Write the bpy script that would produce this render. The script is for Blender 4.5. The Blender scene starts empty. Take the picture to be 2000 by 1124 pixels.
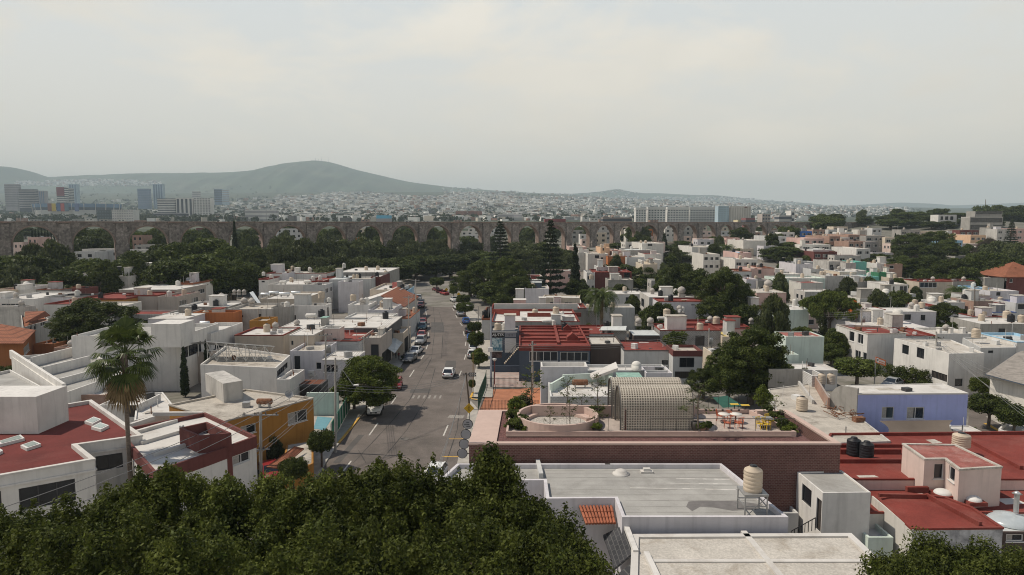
import bpy, math, random
import numpy as np
S = bpy.context.scene
COL = S.collection
R_ = math.radians
# ---------------------------------------------------------------- camera
F = 1333.0; PITCH = math.atan(126/F); CAMZ = 24.0
cd = bpy.data.cameras.new("camera"); cam = bpy.data.objects.new("camera", cd); COL.objects.link(cam)
cam.location = (0, 0, CAMZ); cam.rotation_euler = (math.pi/2-PITCH, 0, 0)
cd.sensor_width = 36; cd.lens = 36*F/2000; cd.clip_start = 0.5; cd.clip_end = 40000
S.camera = cam
# ---------------------------------------------------------------- sun, sky, exposure
SUN_EL, SUN_AZ = 56, 9          # sun stands on the left, a little beyond the street
sd = bpy.data.lights.new("sun", 'SUN'); sun = bpy.data.objects.new("sun", sd); COL.objects.link(sun)
sd.energy = 4.9; sd.angle = R_(0.6); sd.color = (1.0, 0.905, 0.77)
sv = (math.cos(R_(SUN_EL))*-math.cos(R_(SUN_AZ)), math.cos(R_(SUN_EL))*math.sin(R_(SUN_AZ)), math.sin(R_(SUN_EL)))
from mathutils import Vector
sun.rotation_euler = Vector(sv).to_track_quat('Z', 'Y').to_euler()
W = bpy.data.worlds.new("World"); S.world = W; W.use_nodes = True
nt = W.node_tree; nt.nodes.clear(); N = nt.nodes.new; LK = nt.links.new
out = N('ShaderNodeOutputWorld'); bg = N('ShaderNodeBackground'); bg.inputs[1].default_value = 0.1
sky = N('ShaderNodeTexSky'); sky.sky_type = 'NISHITA'; sky.sun_disc = False
sky.sun_elevation = R_(SUN_EL); sky.sun_rotation = math.atan2(sv[0], sv[1]); sky.dust_density = 3.0; sky.altitude = 1800
tc = N('ShaderNodeTexCoord'); mp = N('ShaderNodeMapping'); mp.inputs['Scale'].default_value = (2.2, 2.2, 5.5)
LK(tc.outputs['Generated'], mp.inputs[0])
def wnoise(scale, det, rough, dist=0.3):
 n = N('ShaderNodeTexNoise'); n.inputs['Scale'].default_value = scale; n.inputs['Detail'].default_value = det
 n.inputs['Roughness'].default_value = rough; n.inputs['Distortion'].default_value = dist
 LK(mp.outputs[0], n.inputs['Vector']); return n
n1 = wnoise(1.9, 10, .55)
cr = N('ShaderNodeValToRGB'); cr.color_ramp.elements[0].position = .43; cr.color_ramp.elements[1].position = .60
LK(n1.outputs['Fac'], cr.inputs[0])
n2 = wnoise(1.0, 6, .5)
cc = N('ShaderNodeValToRGB')                                   # thin cloud sheet: lit tops and greyer bellies
cc.color_ramp.elements[0].position = .33; cc.color_ramp.elements[0].color = (.70, .69, .66, 1)
cc.color_ramp.elements[1].position = .72; cc.color_ramp.elements[1].color = (.94, .91, .85, 1)
LK(n2.outputs['Fac'], cc.inputs[0])
sx = N('ShaderNodeSeparateXYZ'); LK(tc.outputs['Generated'], sx.inputs[0])
def ramp(stops):                                               # by height above the horizon: milky low sky, clear blue overhead
 r = N('ShaderNodeValToRGB'); e = r.color_ramp.elements; e[0].position, e[0].color = stops[0][0], (*stops[0][1], 1); e[1].position, e[1].color = stops[-1][0], (*stops[-1][1], 1)
 for p, c in stops[1:-1]: k = e.new(p); k.color = (*c, 1)
 LK(sx.outputs[2], r.inputs[0]); return r
milk = ramp([(0, (.90,)*3), (.40, (.82,)*3), (.62, (.0,)*3)])
hue = ramp([(0, (1.10, .97, .79)), (.14, (1.0, .935, .81)), (.30, (.90, .92, .89)), (.42, (.80, .89, .94))])
hs_ = N('ShaderNodeVectorMath'); hs_.operation = 'SCALE'; hs_.inputs['Scale'].default_value = 11.5; LK(hue.outputs[0], hs_.inputs[0])
hz = N('ShaderNodeMix'); hz.data_type = 'RGBA'; LK(milk.outputs[0], hz.inputs[0]); LK(hs_.outputs[0], hz.inputs[7]); LK(sky.outputs[0], hz.inputs[6])
sc_ = N('ShaderNodeMix'); sc_.data_type = 'RGBA'; sc_.blend_type = 'MULTIPLY'; sc_.inputs[0].default_value = 1
LK(cc.outputs[0], sc_.inputs[6]); sc_.inputs[7].default_value = (14.2, 13.1, 11.5, 1)
mx = N('ShaderNodeMix'); mx.data_type = 'RGBA'
mf = N('ShaderNodeMath'); mf.operation = 'MULTIPLY'; ml = N('ShaderNodeMath'); ml.operation = 'MULTIPLY'; ml.inputs[1].default_value = .72; LK(milk.outputs[0], ml.inputs[0]); LK(ml.outputs[0], mf.inputs[1]); LK(cr.outputs[0], mf.inputs[0])
LK(mf.outputs[0], mx.inputs[0]); LK(hz.outputs[2], mx.inputs[6]); LK(sc_.outputs[2], mx.inputs[7])
LK(mx.outputs[2], bg.inputs[0]); LK(bg.outputs[0], out.inputs[0])
S.view_settings.view_transform = 'Standard'; S.view_settings.look = 'None'; S.view_settings.exposure = -0.24
S.view_settings.gamma = 1.0
cy = S.cycles
cy.use_denoising = True
try: cy.denoiser = 'OPENIMAGEDENOISE'; cy.denoising_input_passes = 'RGB_ALBEDO_NORMAL'
except Exception: pass
cy.max_bounces = 5; cy.diffuse_bounces = 2; cy.glossy_bounces = 2; cy.transmission_bounces = 3; cy.volume_bounces = 0
cy.transparent_max_bounces = 8; cy.caustics_reflective = False; cy.caustics_refractive = False
cy.use_adaptive_sampling = True; cy.adaptive_threshold = 0.006; cy.filter_width = 1.05
# ---------------------------------------------------------------- geometry helpers
cp, sp = math.cos(PITCH), math.sin(PITCH)
def ray(px, py):
 a, b = (px-1000)/F, (562-py)/F
 return a, cp + b*sp, b*cp - sp
def P(px, py, z):
 a, b, c = ray(px, py); t = (z-CAMZ)/c; return (a*t, b*t, z)
def PY(px, py, Y):
 a, b, c = ray(px, py); t = Y/b; return (a*t, Y, CAMZ+c*t)
def sm(t): t = np.clip(t, 0, 1); return t*t*(3-2*t)
_ty = [0, 250, 300, 500, 800, 1200, 1600, 2200, 3000, 4000, 5000, 6000, 7000, 16000]
_tz = [0, 0, 2, 11, 20, 28, 38, 62, 112, 190, 262, 300, 310, 310]
_lq = [-.9, -.5, -.2, 0, .15, .4, .8]; _ll = [.93, .9, .95, .93, .75, .52, .42]
def G(X, Y):
 X = np.asarray(X, float); Y = np.asarray(Y, float)
 near = 11*sm((Y-185)/185)*sm((X+45)/95)
 near = near + 15*np.exp(-(((X-340)/120)**2+((Y-520)/110)**2))
 far = np.interp(Y, _ty, _tz); q = X/np.maximum(Y, 1); L = np.interp(q, _lq, _ll)
 far = np.where(far > 24, 24+(far-24)*L, far)
 s = (X+171)*-.561+(Y-230)*.828
 w = sm(s/260)
 return near*(1-w) + np.maximum(far, near*.9)*w
def g(x, y): return float(G(x, y))
def PG(px, py, h=0.0):                       # where the ray meets the surface h above the ground
 z = h
 for _ in range(12):
  p = P(px, py, min(z, CAMZ-.2)); z = .5*z+.5*(g(p[0], p[1])+h)
 p = P(px, py, min(z, CAMZ-.2)); return p
# ---------------------------------------------------------------- materials
MATS = {}
def mat(key, col, rough=.85, var=.12, scale=.6, streak=0.0, dirt=None, dirt_amt=0.0, spec=.25, metal=0.0, bump=0.0, fine=0.0, emit=None, orand=0.0):
 if key in MATS: return MATS[key]
 m = bpy.data.materials.new(key); m.use_nodes = True; t = m.node_tree; b = t.nodes['Principled BSDF']
 b.inputs['Roughness'].default_value = rough; b.inputs['Specular IOR Level'].default_value = spec; b.inputs['Metallic'].default_value = metal
 n = t.nodes.new; l = t.links.new
 geo = n('ShaderNodeNewGeometry')
 nz = n('ShaderNodeTexNoise'); nz.inputs['Scale'].default_value = scale; nz.inputs['Detail'].default_value = 8; nz.inputs['Roughness'].default_value = .62
 l(geo.outputs['Position'], nz.inputs['Vector'])
 rp = n('ShaderNodeMapRange'); rp.inputs[1].default_value = .3; rp.inputs[2].default_value = .7
 rp.inputs[3].default_value = 1-var; rp.inputs[4].default_value = 1+var; l(nz.outputs[0], rp.inputs[0])
 src = rp.outputs[0]
 if orand:
  oi = n('ShaderNodeObjectInfo'); r2 = n('ShaderNodeMapRange'); r2.inputs[3].default_value = 1-orand; r2.inputs[4].default_value = 1+orand
  l(oi.outputs['Random'], r2.inputs[0]); mm = n('ShaderNodeMath'); mm.operation = 'MULTIPLY'; l(src, mm.inputs[0]); l(r2.outputs[0], mm.inputs[1]); src = mm.outputs[0]
 mul = n('ShaderNodeVectorMath'); mul.operation = 'SCALE'; mul.inputs[0].default_value = col; l(src, mul.inputs['Scale'])
 cur = mul.outputs[0]
 def over(cur, fac, c):
  mxx = n('ShaderNodeMix'); mxx.data_type = 'RGBA'; l(fac, mxx.inputs[0]); l(cur, mxx.inputs[6]); mxx.inputs[7].default_value = (*c, 1); return mxx.outputs[2]
 dc = dirt or tuple(c*.42 for c in col)
 if streak:
  mpp = n('ShaderNodeMapping'); mpp.inputs['Scale'].default_value = (2.6, 2.6, .22); l(geo.outputs['Position'], mpp.inputs[0])
  ns = n('ShaderNodeTexNoise'); ns.inputs['Scale'].default_value = 1.0; ns.inputs['Detail'].default_value = 5; l(mpp.outputs[0], ns.inputs['Vector'])
  mr = n('ShaderNodeMapRange'); mr.inputs[1].default_value = .5; mr.inputs[2].default_value = .78; mr.inputs[3].default_value = 0; mr.inputs[4].default_value = streak
  l(ns.outputs[0], mr.inputs[0]); cur = over(cur, mr.outputs[0], dc)
 if dirt_amt:
  nd = n('ShaderNodeTexNoise'); nd.inputs['Scale'].default_value = scale*.55; nd.inputs['Detail'].default_value = 10; nd.inputs['Roughness'].default_value = .72; nd.inputs['Distortion'].default_value = .6
  mo = n('ShaderNodeVectorMath'); mo.operation = 'ADD'; mo.inputs[1].default_value = (31, 7, 3); l(geo.outputs['Position'], mo.inputs[0]); l(mo.outputs[0], nd.inputs['Vector'])
  mr = n('ShaderNodeMapRange'); mr.inputs[1].default_value = .5; mr.inputs[2].default_value = .66; mr.inputs[3].default_value = 0; mr.inputs[4].default_value = dirt_amt
  l(nd.outputs[0], mr.inputs[0]); cur = over(cur, mr.outputs[0], dc)
 if fine:
  nf = n('ShaderNodeTexNoise'); nf.inputs['Scale'].default_value = 9; nf.inputs['Detail'].default_value = 4; l(geo.outputs['Position'], nf.inputs['Vector'])
  mr = n('ShaderNodeMapRange'); mr.inputs[1].default_value = .35; mr.inputs[2].default_value = .65; mr.inputs[3].default_value = 1-fine; mr.inputs[4].default_value = 1+fine
  l(nf.outputs[0], mr.inputs[0]); v = n('ShaderNodeVectorMath'); v.operation = 'SCALE'; l(cur, v.inputs[0]); l(mr.outputs[0], v.inputs['Scale']); cur = v.outputs[0]
 l(cur, b.inputs['Base Color'])
 if bump:
  bp = n('ShaderNodeBump'); bp.inputs['Strength'].default_value = bump; bp.inputs['Distance'].default_value = .05; l(nz.outputs[0], bp.inputs['Height']); l(bp.outputs[0], b.inputs['Normal'])
 if emit: b.inputs['Emission Color'].default_value = (*emit, 1); b.inputs['Emission Strength'].default_value = 1
 MATS[key] = m; return m
def brickmat(key, c1, c2, mortar, bw=.24, bh=.07, ms=.012, dirt_amt=.25, squash=False):
 if key in MATS: return MATS[key]
 m = mat(key, c1, .9, .15, .5, dirt_amt=dirt_amt); t = m.node_tree; n = t.nodes.new; l = t.links.new
 b = t.nodes['Principled BSDF']; old = b.inputs['Base Color'].links[0].from_socket
 geo = n('ShaderNodeNewGeometry'); sx = n('ShaderNodeSeparateXYZ'); l(geo.outputs['Position'], sx.inputs[0])
 ad = n('ShaderNodeMath'); ad.operation = 'ADD'; l(sx.outputs[0], ad.inputs[0]); l(sx.outputs[1], ad.inputs[1])
 cb = n('ShaderNodeCombineXYZ'); l(ad.outputs[0], cb.inputs[0]); l(sx.outputs[2], cb.inputs[1])
 br = n('ShaderNodeTexBrick'); br.inputs['Scale'].default_value = 1; br.inputs['Brick Width'].default_value = bw; br.inputs['Row Height'].default_value = bh
 br.inputs['Mortar Size'].default_value = ms; br.inputs['Color1'].default_value = (1, 1, 1, 1); br.inputs['Color2'].default_value = tuple(y/x for x, y in zip(c1, c2))+(1,)
 br.inputs['Mortar'].default_value = tuple(y/x for x, y in zip(c1, mortar))+(1,); l(cb.outputs[0], br.inputs['Vector'])
 v = n('ShaderNodeVectorMath'); v.operation = 'MULTIPLY'; l(old, v.inputs[0]); l(br.outputs['Color'], v.inputs[1]); l(v.outputs[0], b.inputs['Base Color'])
 return m
def leafmat(key, col, col2, trans=.3, rough=.5):
 if key in MATS: return MATS[key]
 m = bpy.data.materials.new(key); m.use_nodes = True; t = m.node_tree; n = t.nodes.new; l = t.links.new
 b = t.nodes['Principled BSDF']; b.inputs['Roughness'].default_value = rough; b.inputs['Specular IOR Level'].default_value = .12
 geo = n('ShaderNodeNewGeometry'); nz = n('ShaderNodeTexNoise'); nz.inputs['Scale'].default_value = .8; nz.inputs['Detail'].default_value = 5
 l(geo.outputs['Position'], nz.inputs['Vector'])
 oi = n('ShaderNodeObjectInfo')
 ma = n('ShaderNodeMath'); ma.operation = 'MULTIPLY_ADD'; l(geo.outputs['Random Per Island'], ma.inputs[0]); ma.inputs[1].default_value = .55;
 mb = n('ShaderNodeMath'); mb.operation = 'MULTIPLY_ADD'; l(nz.outputs[0], mb.inputs[0]); mb.inputs[1].default_value = 1.7; mb.inputs[2].default_value = -.75
 l(mb.outputs[0], ma.inputs[2])
 mx_ = n('ShaderNodeMix'); mx_.data_type = 'RGBA'; mx_.clamp_factor = True; l(ma.outputs[0], mx_.inputs[0]); mx_.inputs[6].default_value = (*col, 1); mx_.inputs[7].default_value = (*col2, 1)
 r2 = n('ShaderNodeMapRange'); r2.inputs[3].default_value = .75; r2.inputs[4].default_value = 1.3; l(oi.outputs['Random'], r2.inputs[0])
 v = n('ShaderNodeVectorMath'); v.operation = 'SCALE'; l(mx_.outputs[2], v.inputs[0]); l(r2.outputs[0], v.inputs['Scale'])
 l(v.outputs[0], b.inputs['Base Color'])
 tr = n('ShaderNodeBsdfTranslucent'); l(v.outputs[0], tr.inputs[0]); ms = n('ShaderNodeMixShader'); ms.inputs[0].default_value = trans
 l(b.outputs[0], ms.inputs[1]); l(tr.outputs[0], ms.inputs[2]); l(ms.outputs[0], t.nodes['Material Output'].inputs[0])
 MATS[key] = m; return m
# ---------------------------------------------------------------- mesh builder
def tag(o, label=None, cat=None, group=None, kind=None):
 if label: o['label'] = label
 if cat: o['category'] = cat
 if group: o['group'] = group
 if kind: o['kind'] = kind
 return o
def empty(name, loc=(0, 0, 0), label=None, cat=None, group=None, rz=0.0):
 o = bpy.data.objects.new(name, None); COL.objects.link(o); o.location = loc; o.rotation_euler[2] = rz; o.empty_display_size = .1
 return tag(o, label, cat, group)
class MB:
 def __init__(s, m=None):
  s.v = []; s.f = []; s.mi = []; s.mats = []; s.cur = 0; s.smooth = set()
  if m: s.use(m)
 def use(s, m):
  if m not in s.mats: s.mats.append(m)
  s.cur = s.mats.index(m); return s
 def face(s, *pts, sm=False):
  i = len(s.v); s.v.extend(pts); s.f.append(tuple(range(i, i+len(pts)))); s.mi.append(s.cur)
  if sm: s.smooth.add(len(s.f)-1)
 def idx(s, vs, fs, sm=False):
  i = len(s.v); s.v.extend(vs)
  for f in fs:
   s.f.append(tuple(k+i for k in f)); s.mi.append(s.cur)
   if sm: s.smooth.add(len(s.f)-1)
 def box(s, c, d, rz=0.0, skip=()):            # centre of base, size
  x, y, z = c; a, b, h = d[0]/2, d[1]/2, d[2]; ca, sa = math.cos(rz), math.sin(rz)
  q = [(-a, -b), (a, -b), (a, b), (-a, b)]; q = [(x+u*ca-w*sa, y+u*sa+w*ca) for u, w in q]
  s.prism(q, z, z+h)
 def prism(s, poly, z0, z1, cap=True, bot=True):
  n = len(poly); vs = [(p[0], p[1], z0) for p in poly]+[(p[0], p[1], z1) for p in poly]
  fs = [(i, (i+1) % n, n+(i+1) % n, n+i) for i in range(n)]
  if cap: fs.append(tuple(range(n, 2*n)))
  if bot: fs.append(tuple(range(n-1, -1, -1)))
  s.idx(vs, fs)
 def bar(s, a, b, w, h=None):                 # square bar between points
  h = h or w; a = Vector(a); b = Vector(b); d = (b-a); L = d.length
  if L < 1e-6: return
  d /= L; u = d.cross(Vector((0, 0, 1)))
  if u.length < 1e-3: u = Vector((1, 0, 0))
  u.normalize(); k = u.cross(d)
  q = [(-w/2, -h/2), (w/2, -h/2), (w/2, h/2), (-w/2, h/2)]
  vs = [tuple(a+u*x+k*y) for x, y in q]+[tuple(b+u*x+k*y) for x, y in q]
  s.idx(vs, [(3, 2, 1, 0), (4, 5, 6, 7), (0, 1, 5, 4), (1, 2, 6, 5), (2, 3, 7, 6), (3, 0, 4, 7)])
 def tube(s, pts, r, n=6, caps=True):
  pts = [Vector(p) for p in pts]; rs = r if isinstance(r, (list, tuple)) else [r]*len(pts)
  vs = []; fs = []; u = None
  for i, p in enumerate(pts):
   d = (pts[min(i+1, len(pts)-1)]-pts[max(i-1, 0)]).normalized()
   if u is None:
    u = d.cross(Vector((0, 0, 1)));
    if u.length < 1e-3: u = Vector((1, 0, 0))
   u = (u-d*u.dot(d)).normalized(); k = d.cross(u)
   for j in range(n):
    t = 2*math.pi*j/n; vs.append(tuple(p+(u*math.cos(t)+k*math.sin(t))*rs[i]))
  for i in range(len(pts)-1):
   for j in range(n): a = i*n+j; b = i*n+(j+1) % n; fs.append((a, b, b+n, a+n))
  s.idx(vs, fs, True)
  if caps: s.idx(vs[:n][::-1], [tuple(range(n))]); s.idx(vs[-n:], [tuple(range(n))])
 def lathe(s, c, prof, n=14, ax='z', rz=0.0):  # prof: (r, z)
  vs = []; fs = []
  for r, z in prof:
   for j in range(n):
    t = 2*math.pi*j/n; x, y = r*math.cos(t), r*math.sin(t)
    if ax == 'z': q = (x, y, z)
    else: q = (z*math.cos(rz)-x*math.sin(rz), z*math.sin(rz)+x*math.cos(rz), y)
    vs.append((c[0]+q[0], c[1]+q[1], c[2]+q[2]))
  for i in range(len(prof)-1):
   for j in range(n): a = i*n+j; b = i*n+(j+1) % n; fs.append((a, b, b+n, a+n))
  s.idx(vs, fs, True)
  if prof[0][0] > 1e-3: s.idx(vs[:n][::-1], [tuple(range(n))])
  if prof[-1][0] > 1e-3: s.idx(vs[-n:], [tuple(range(n))])
 def build(s, name, parent=None, off=None, label=None):
  me = bpy.data.meshes.new(name)
  o = (0, 0, 0) if off is None else off
  if off is None and parent is not None and parent.get('_w'): o = tuple(parent.location)
  if parent is not None and off is None and parent.parent is not None: o = tuple(parent.parent.location)
  va = np.array(s.v, float).reshape(-1, 3)-np.array(o)
  me.from_pydata(va.tolist(), [], s.f)
  for m in s.mats: me.materials.append(m)
  me.polygons.foreach_set('material_index', s.mi)
  sm_ = np.zeros(len(s.f), bool); sm_[list(s.smooth)] = True; me.polygons.foreach_set('use_smooth', sm_)
  me.update()
  ob = bpy.data.objects.new(name, me); COL.objects.link(ob)
  if parent is not None: ob.parent = parent
  if label: ob['label'] = label
  return ob
def root(name, loc, label, cat, group=None):      # an Empty whose parts are built in world coordinates
 o = empty(name, loc, label, cat, group); o['_w'] = 1; return o
def copy_tree(o, parent=None):
 c = o.copy(); COL.objects.link(c)
 if parent is not None: c.parent = parent
 for ch in list(o.children): copy_tree(ch, c)
 return c
# ================================================================ SETTING
def grid_mesh(name, xs, ys, zf, m, kind='structure'):
 X, Y = np.meshgrid(xs, ys); Z = zf(X, Y); nx, ny = len(xs), len(ys)
 v = np.c_[X.ravel(), Y.ravel(), Z.ravel()]
 i = np.arange(ny-1)[:, None]*nx+np.arange(nx-1)[None]; f = np.stack([i, i+1, i+nx+1, i+nx], -1).reshape(-1, 4)
 me = bpy.data.meshes.new(name); me.from_pydata(v.tolist(), [], f.tolist()); me.materials.append(m)
 me.polygons.foreach_set('use_smooth', np.ones(len(f), bool)); me.update()
 o = bpy.data.objects.new(name, me); COL.objects.link(o); o['kind'] = kind; return o
def groundmat():
 m = mat('ground_soil', (.20, .185, .165), .95, .3, .12, dirt=(.07, .075, .045), dirt_amt=.9); t = m.node_tree; n = t.nodes.new; l = t.links.new
 b = t.nodes['Principled BSDF']; old = b.inputs['Base Color'].links[0].from_socket
 geo = n('ShaderNodeNewGeometry'); sx = n('ShaderNodeSeparateXYZ'); l(geo.outputs['Position'], sx.inputs[0])
 mr = n('ShaderNodeMapRange'); mr.inputs[1].default_value = 330; mr.inputs[2].default_value = 700; l(sx.outputs[1], mr.inputs[0])
 nz = n('ShaderNodeTexNoise'); nz.inputs['Scale'].default_value = .011; nz.inputs['Detail'].default_value = 9; nz.inputs['Roughness'].default_value = .7; l(geo.outputs['Position'], nz.inputs['Vector'])
 cr = n('ShaderNodeValToRGB'); e = cr.color_ramp.elements
 e[0].position = .42; e[0].color = (.03, .042, .022, 1); e[1].position = .74; e[1].color = (.20, .19, .16, 1)
 e2 = e.new(.56); e2.color = (.06, .07, .042, 1); l(nz.outputs[0], cr.inputs[0])
 mx = n('ShaderNodeMix'); mx.data_type = 'RGBA'; l(mr.outputs[0], mx.inputs[0]); l(old, mx.inputs[6]); l(cr.outputs[0], mx.inputs[7]); l(mx.outputs[2], b.inputs['Base Color'])
 return m
xs = np.concatenate([np.linspace(-9000, -1200, 40), np.linspace(-1150, -420, 22), np.linspace(-400, 500, 76), np.linspace(540, 1250, 20), np.linspace(1450, 9000, 38)])
ys = np.concatenate([np.linspace(-150, 140, 20), np.linspace(150, 700, 68), np.linspace(730, 2000, 36), np.linspace(2100, 6600, 36), np.linspace(6900, 12500, 12)])
grid_mesh('ground', xs, ys, G, groundmat())
# hills: ridges with a real slope to the plain, the crest line as in the photograph
hillm = mat('hill_scrub', (.055, .075, .04), .95, .45, .004, dirt=(.13, .12, .075), dirt_amt=.55)
def hill(name, prof, Yr, depth, seed, rough=1.0):
 rng = np.random.RandomState(seed); px = np.array([p[0] for p in prof], float); py = np.array([p[1] for p in prof], float)
 xs = np.linspace(px[0], px[-1], 260); y = np.interp(xs, px, py)
 k = np.exp(-np.linspace(-2, 2, 9)**2); k /= k.sum(); y = np.convolve(np.pad(y, 4, 'edge'), k, 'valid')
 jit = sum(rng.randn()*np.sin(xs*f/97+rng.rand()*7)/f**.9 for f in (3, 5, 9, 15, 23, 37, 61))*.32*rough
 top = np.array([PY(a, b, Yr)[2] for a, b in zip(xs, y+jit)])
 ts = np.linspace(-1.25, 1, 44); V = []
 for j, t in enumerate(ts):
  Y = Yr+t*depth if t < 0 else Yr+t*depth*1.3
  fall = 1-sm(abs(t)/1.25) if t < 0 else 1-sm(abs(t))
  fall = fall**.9
  gul = sum(np.sin(xs*f/150+t*g_*3+ph) for f, g_, ph in ((7, 2, 1), (13, -1.5, 2), (23, 1, .4), (41, -2, 5)))*.018*(1-fall)*fall*4
  z = 60+(top-60)*np.clip(fall+gul*(t != 0), 0, 1)
  V.append(np.c_[(xs-1000)/F*Yr*(1+.15*t*depth/Yr), np.full_like(xs, Y), z])
 V = np.concatenate(V); nx, ny = len(xs), len(ts)
 i = np.arange(ny-1)[:, None]*nx+np.arange(nx-1)[None]; f = np.stack([i, i+1, i+nx+1, i+nx], -1).reshape(-1, 4)
 me = bpy.data.meshes.new(name); me.from_pydata(V.tolist(), [], f.tolist()); me.materials.append(hillm); me.polygons.foreach_set('use_smooth', np.ones(len(f), bool)); me.update()
 o = bpy.data.objects.new(name, me); COL.objects.link(o); o['kind'] = 'structure'; return o
hill('mountain', [(-500, 380), (-200, 365), (100, 350), (200, 344), (320, 340), (460, 339), (510, 336), (560, 325), (600, 317), (640, 315), (670, 323), (700, 333), (740, 342), (800, 356), (880, 367), (960, 373), (1040, 378), (1120, 382), (1250, 392), (1400, 402)], 7600, 2300, 3)
hill('hill_ridge', [(-700, 345), (-300, 335), (-100, 328), (0, 326), (30, 326), (55, 332), (80, 341), (105, 352), (140, 364), (200, 380), (260, 400)], 6600, 1400, 5)
hill('hill_ridge', [(900, 396), (1000, 384), (1060, 379), (1120, 379), (1170, 375), (1195, 371), (1205, 370), (1220, 374), (1250, 378), (1280, 378), (1330, 381), (1390, 382), (1440, 388), (1500, 393), (1560, 397), (1600, 402), (1700, 412)], 9000, 1700, 8, 1.6)
hill('hill_ridge', [(1480, 412), (1590, 405), (1680, 400), (1750, 396), (1800, 398), (1850, 402), (1900, 400), (1950, 398), (2000, 396), (2200, 392), (2600, 400)], 10300, 1500, 9)
# street, pavements, markings (flat ground here)
def ribbon(name, L, Rr, z, m, kind='structure', parent=None):
 b = MB(m); Lw = [P(x, y, 0) for x, y in L]; Rw = [P(x, y, 0) for x, y in Rr]
 for i in range(len(L)-1):
  b.face((Lw[i][0], Lw[i][1], z), (Rw[i][0], Rw[i][1], z), (Rw[i+1][0], Rw[i+1][1], z), (Lw[i+1][0], Lw[i+1][1], z))
 o = b.build(name); o['kind'] = kind; return o
asph = mat('asphalt', (.145, .125, .112), .93, .2, .3, dirt=(.09, .08, .072), dirt_amt=.7, fine=.14, spec=.15)
ROWS = [1240, 1100, 1000, 924, 881, 827, 770, 716, 675, 645, 622, 600, 579, 566, 556, 549]
LC = [482, 545, 590, 625, 652, 696, 739, 783, 809, 814, 815, 812, 806, 799, 791, 783]   # left kerb
RC = [985, 955, 938, 915, 917, 916, 921, 930, 931, 928, 916, 897, 876, 856, 838, 822]   # right kerb / building line
Lp = list(zip(LC, ROWS)); Rp = list(zip(RC, ROWS))
ribbon('road', Lp, Rp, .02, asph)
cross = ribbon('side_street', [(700, 549), (700, 540)], [(980, 549), (980, 540)], .016, asph)
concm = mat('pavement_concrete', (.38, .355, .315), .92, .16, .8, dirt=(.2, .185, .16), dirt_amt=.5, fine=.06)
kerbm = mat('kerb_stone', (.42, .40, .36), .9, .15, 1.2, dirt_amt=.4)
yelm = mat('yellow_paint', (.62, .36, .06), .8, .2, 2, dirt_amt=.45); whim = mat('white_road_paint', (.50, .48, .44), .85, .15, 3, dirt=(.2, .18, .165), dirt_amt=.7)
def walk(name, edge, width, z1=.14, sgn=-1):      # a pavement slab beside the kerb line with a real step
 b = MB(concm); E_ = [P(x, y, 0) for x, y in edge]
 for i in range(len(E_)-1):
  a, c = E_[i], E_[i+1]; w = width; w2 = width
  a2 = (a[0]+sgn*w, a[1]); c2 = (c[0]+sgn*w2, c[1])
  q = [(a[0], a[1]), (c[0], c[1]), (c2[0], c2[1]), (a2[0], a2[1])]
  if sgn > 0: q = q[::-1]
  b.use(concm); b.idx([(*p, z1) for p in q], [(0, 1, 2, 3)])
  b.use(kerbm); b.face((a[0], a[1], 0), (a[0], a[1], z1), (c[0], c[1], z1), (c[0], c[1], 0))
  k = .18; b.idx([(a[0], a[1], z1+.005), (c[0], c[1], z1+.005), (c[0]+sgn*k, c[1], z1+.005), (a[0]+sgn*k, a[1], z1+.005)], [(0, 1, 2, 3)])
 o = b.build(name); o['kind'] = 'structure'
walk('pavement', Lp, 2.7, sgn=-1)
walk('pavement', [(919, 778), (921, 770), (930, 716), (931, 675), (928, 645), (916, 622), (897, 600), (876, 579), (856, 566), (838, 556)], 3.0, sgn=1)
b = MB(yelm)
def strip(b, a, c, w, z):
 a, c = Vector(P(*a, 0)), Vector(P(*c, 0)); d = (c-a).normalized(); u = Vector((-d.y, d.x, 0))*w/2
 b.face(*[(p.x, p.y, z) for p in (a-u, c-u, c+u, a+u)])
for a, c in [((876, 858), (912, 858)), ((863, 892.5), (905, 893))]: strip(b, a, c, .16, .028)
for i in range(12):                                   # yellow kerb in front of the fence
 y0 = 868-i*4.2; y1 = 868-(i+1)*4.2; x0 = np.interp(y0, ROWS[::-1], LC[::-1]); x1 = np.interp(y1, ROWS[::-1], LC[::-1])
 A, C = P(x0, y0, 0), P(x1, y1, 0); b.face((A[0]-.02, A[1], .152), (C[0]-.02, C[1], .152), (C[0]-.22, C[1], .152), (A[0]-.22, A[1], .152))
 b.face((A[0]+.012, A[1], .03), (A[0]+.012, A[1], .148), (C[0]+.012, C[1], .148), (C[0]+.012, C[1], .03))
for a, c in [((920, 781), (932, 783)), ((919, 779), (924, 768))]: strip(b, a, c, .3, .16)
o = b.build('road_marking_yellow'); o['kind'] = 'structure'
b = MB(whim)
for x, y, x2, y2 in [(662, 932, 686, 901), (721, 851, 738, 827), (764, 790, 775, 774), (800, 737, 809, 723), (822, 702, 828, 694), (832, 683, 836, 672), (836, 659, 837, 650), (836, 640, 836, 631), (833, 617, 831, 604),
     (840, 911, 843, 905), (866, 852, 875, 831), (896, 737, 901, 725), (907, 703, 910, 693), (909, 676, 910, 668), (907, 657, 905, 648), (903, 637, 898, 631), (893, 622, 890, 616), (887, 608, 884, 603), (880, 597, 877, 592), (871, 586, 866, 581), (822, 930, 832, 918)]:
 strip(b, (x, y), (x2, y2), .17, .028)
b2 = MB(mat('worn_paint', (.27, .25, .225), .9, .3, 6, dirt=(.16, .145, .13), dirt_amt=.8))
for i in range(6):
 x = 806+i*10.5; strip(b2, (x, 779), (x+3, 773), .28, .027)
strip(b2, (876, 814), (906, 815), 1.3, .026); o = b2.build('worn_crossing'); o['kind'] = 'structure'
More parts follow.
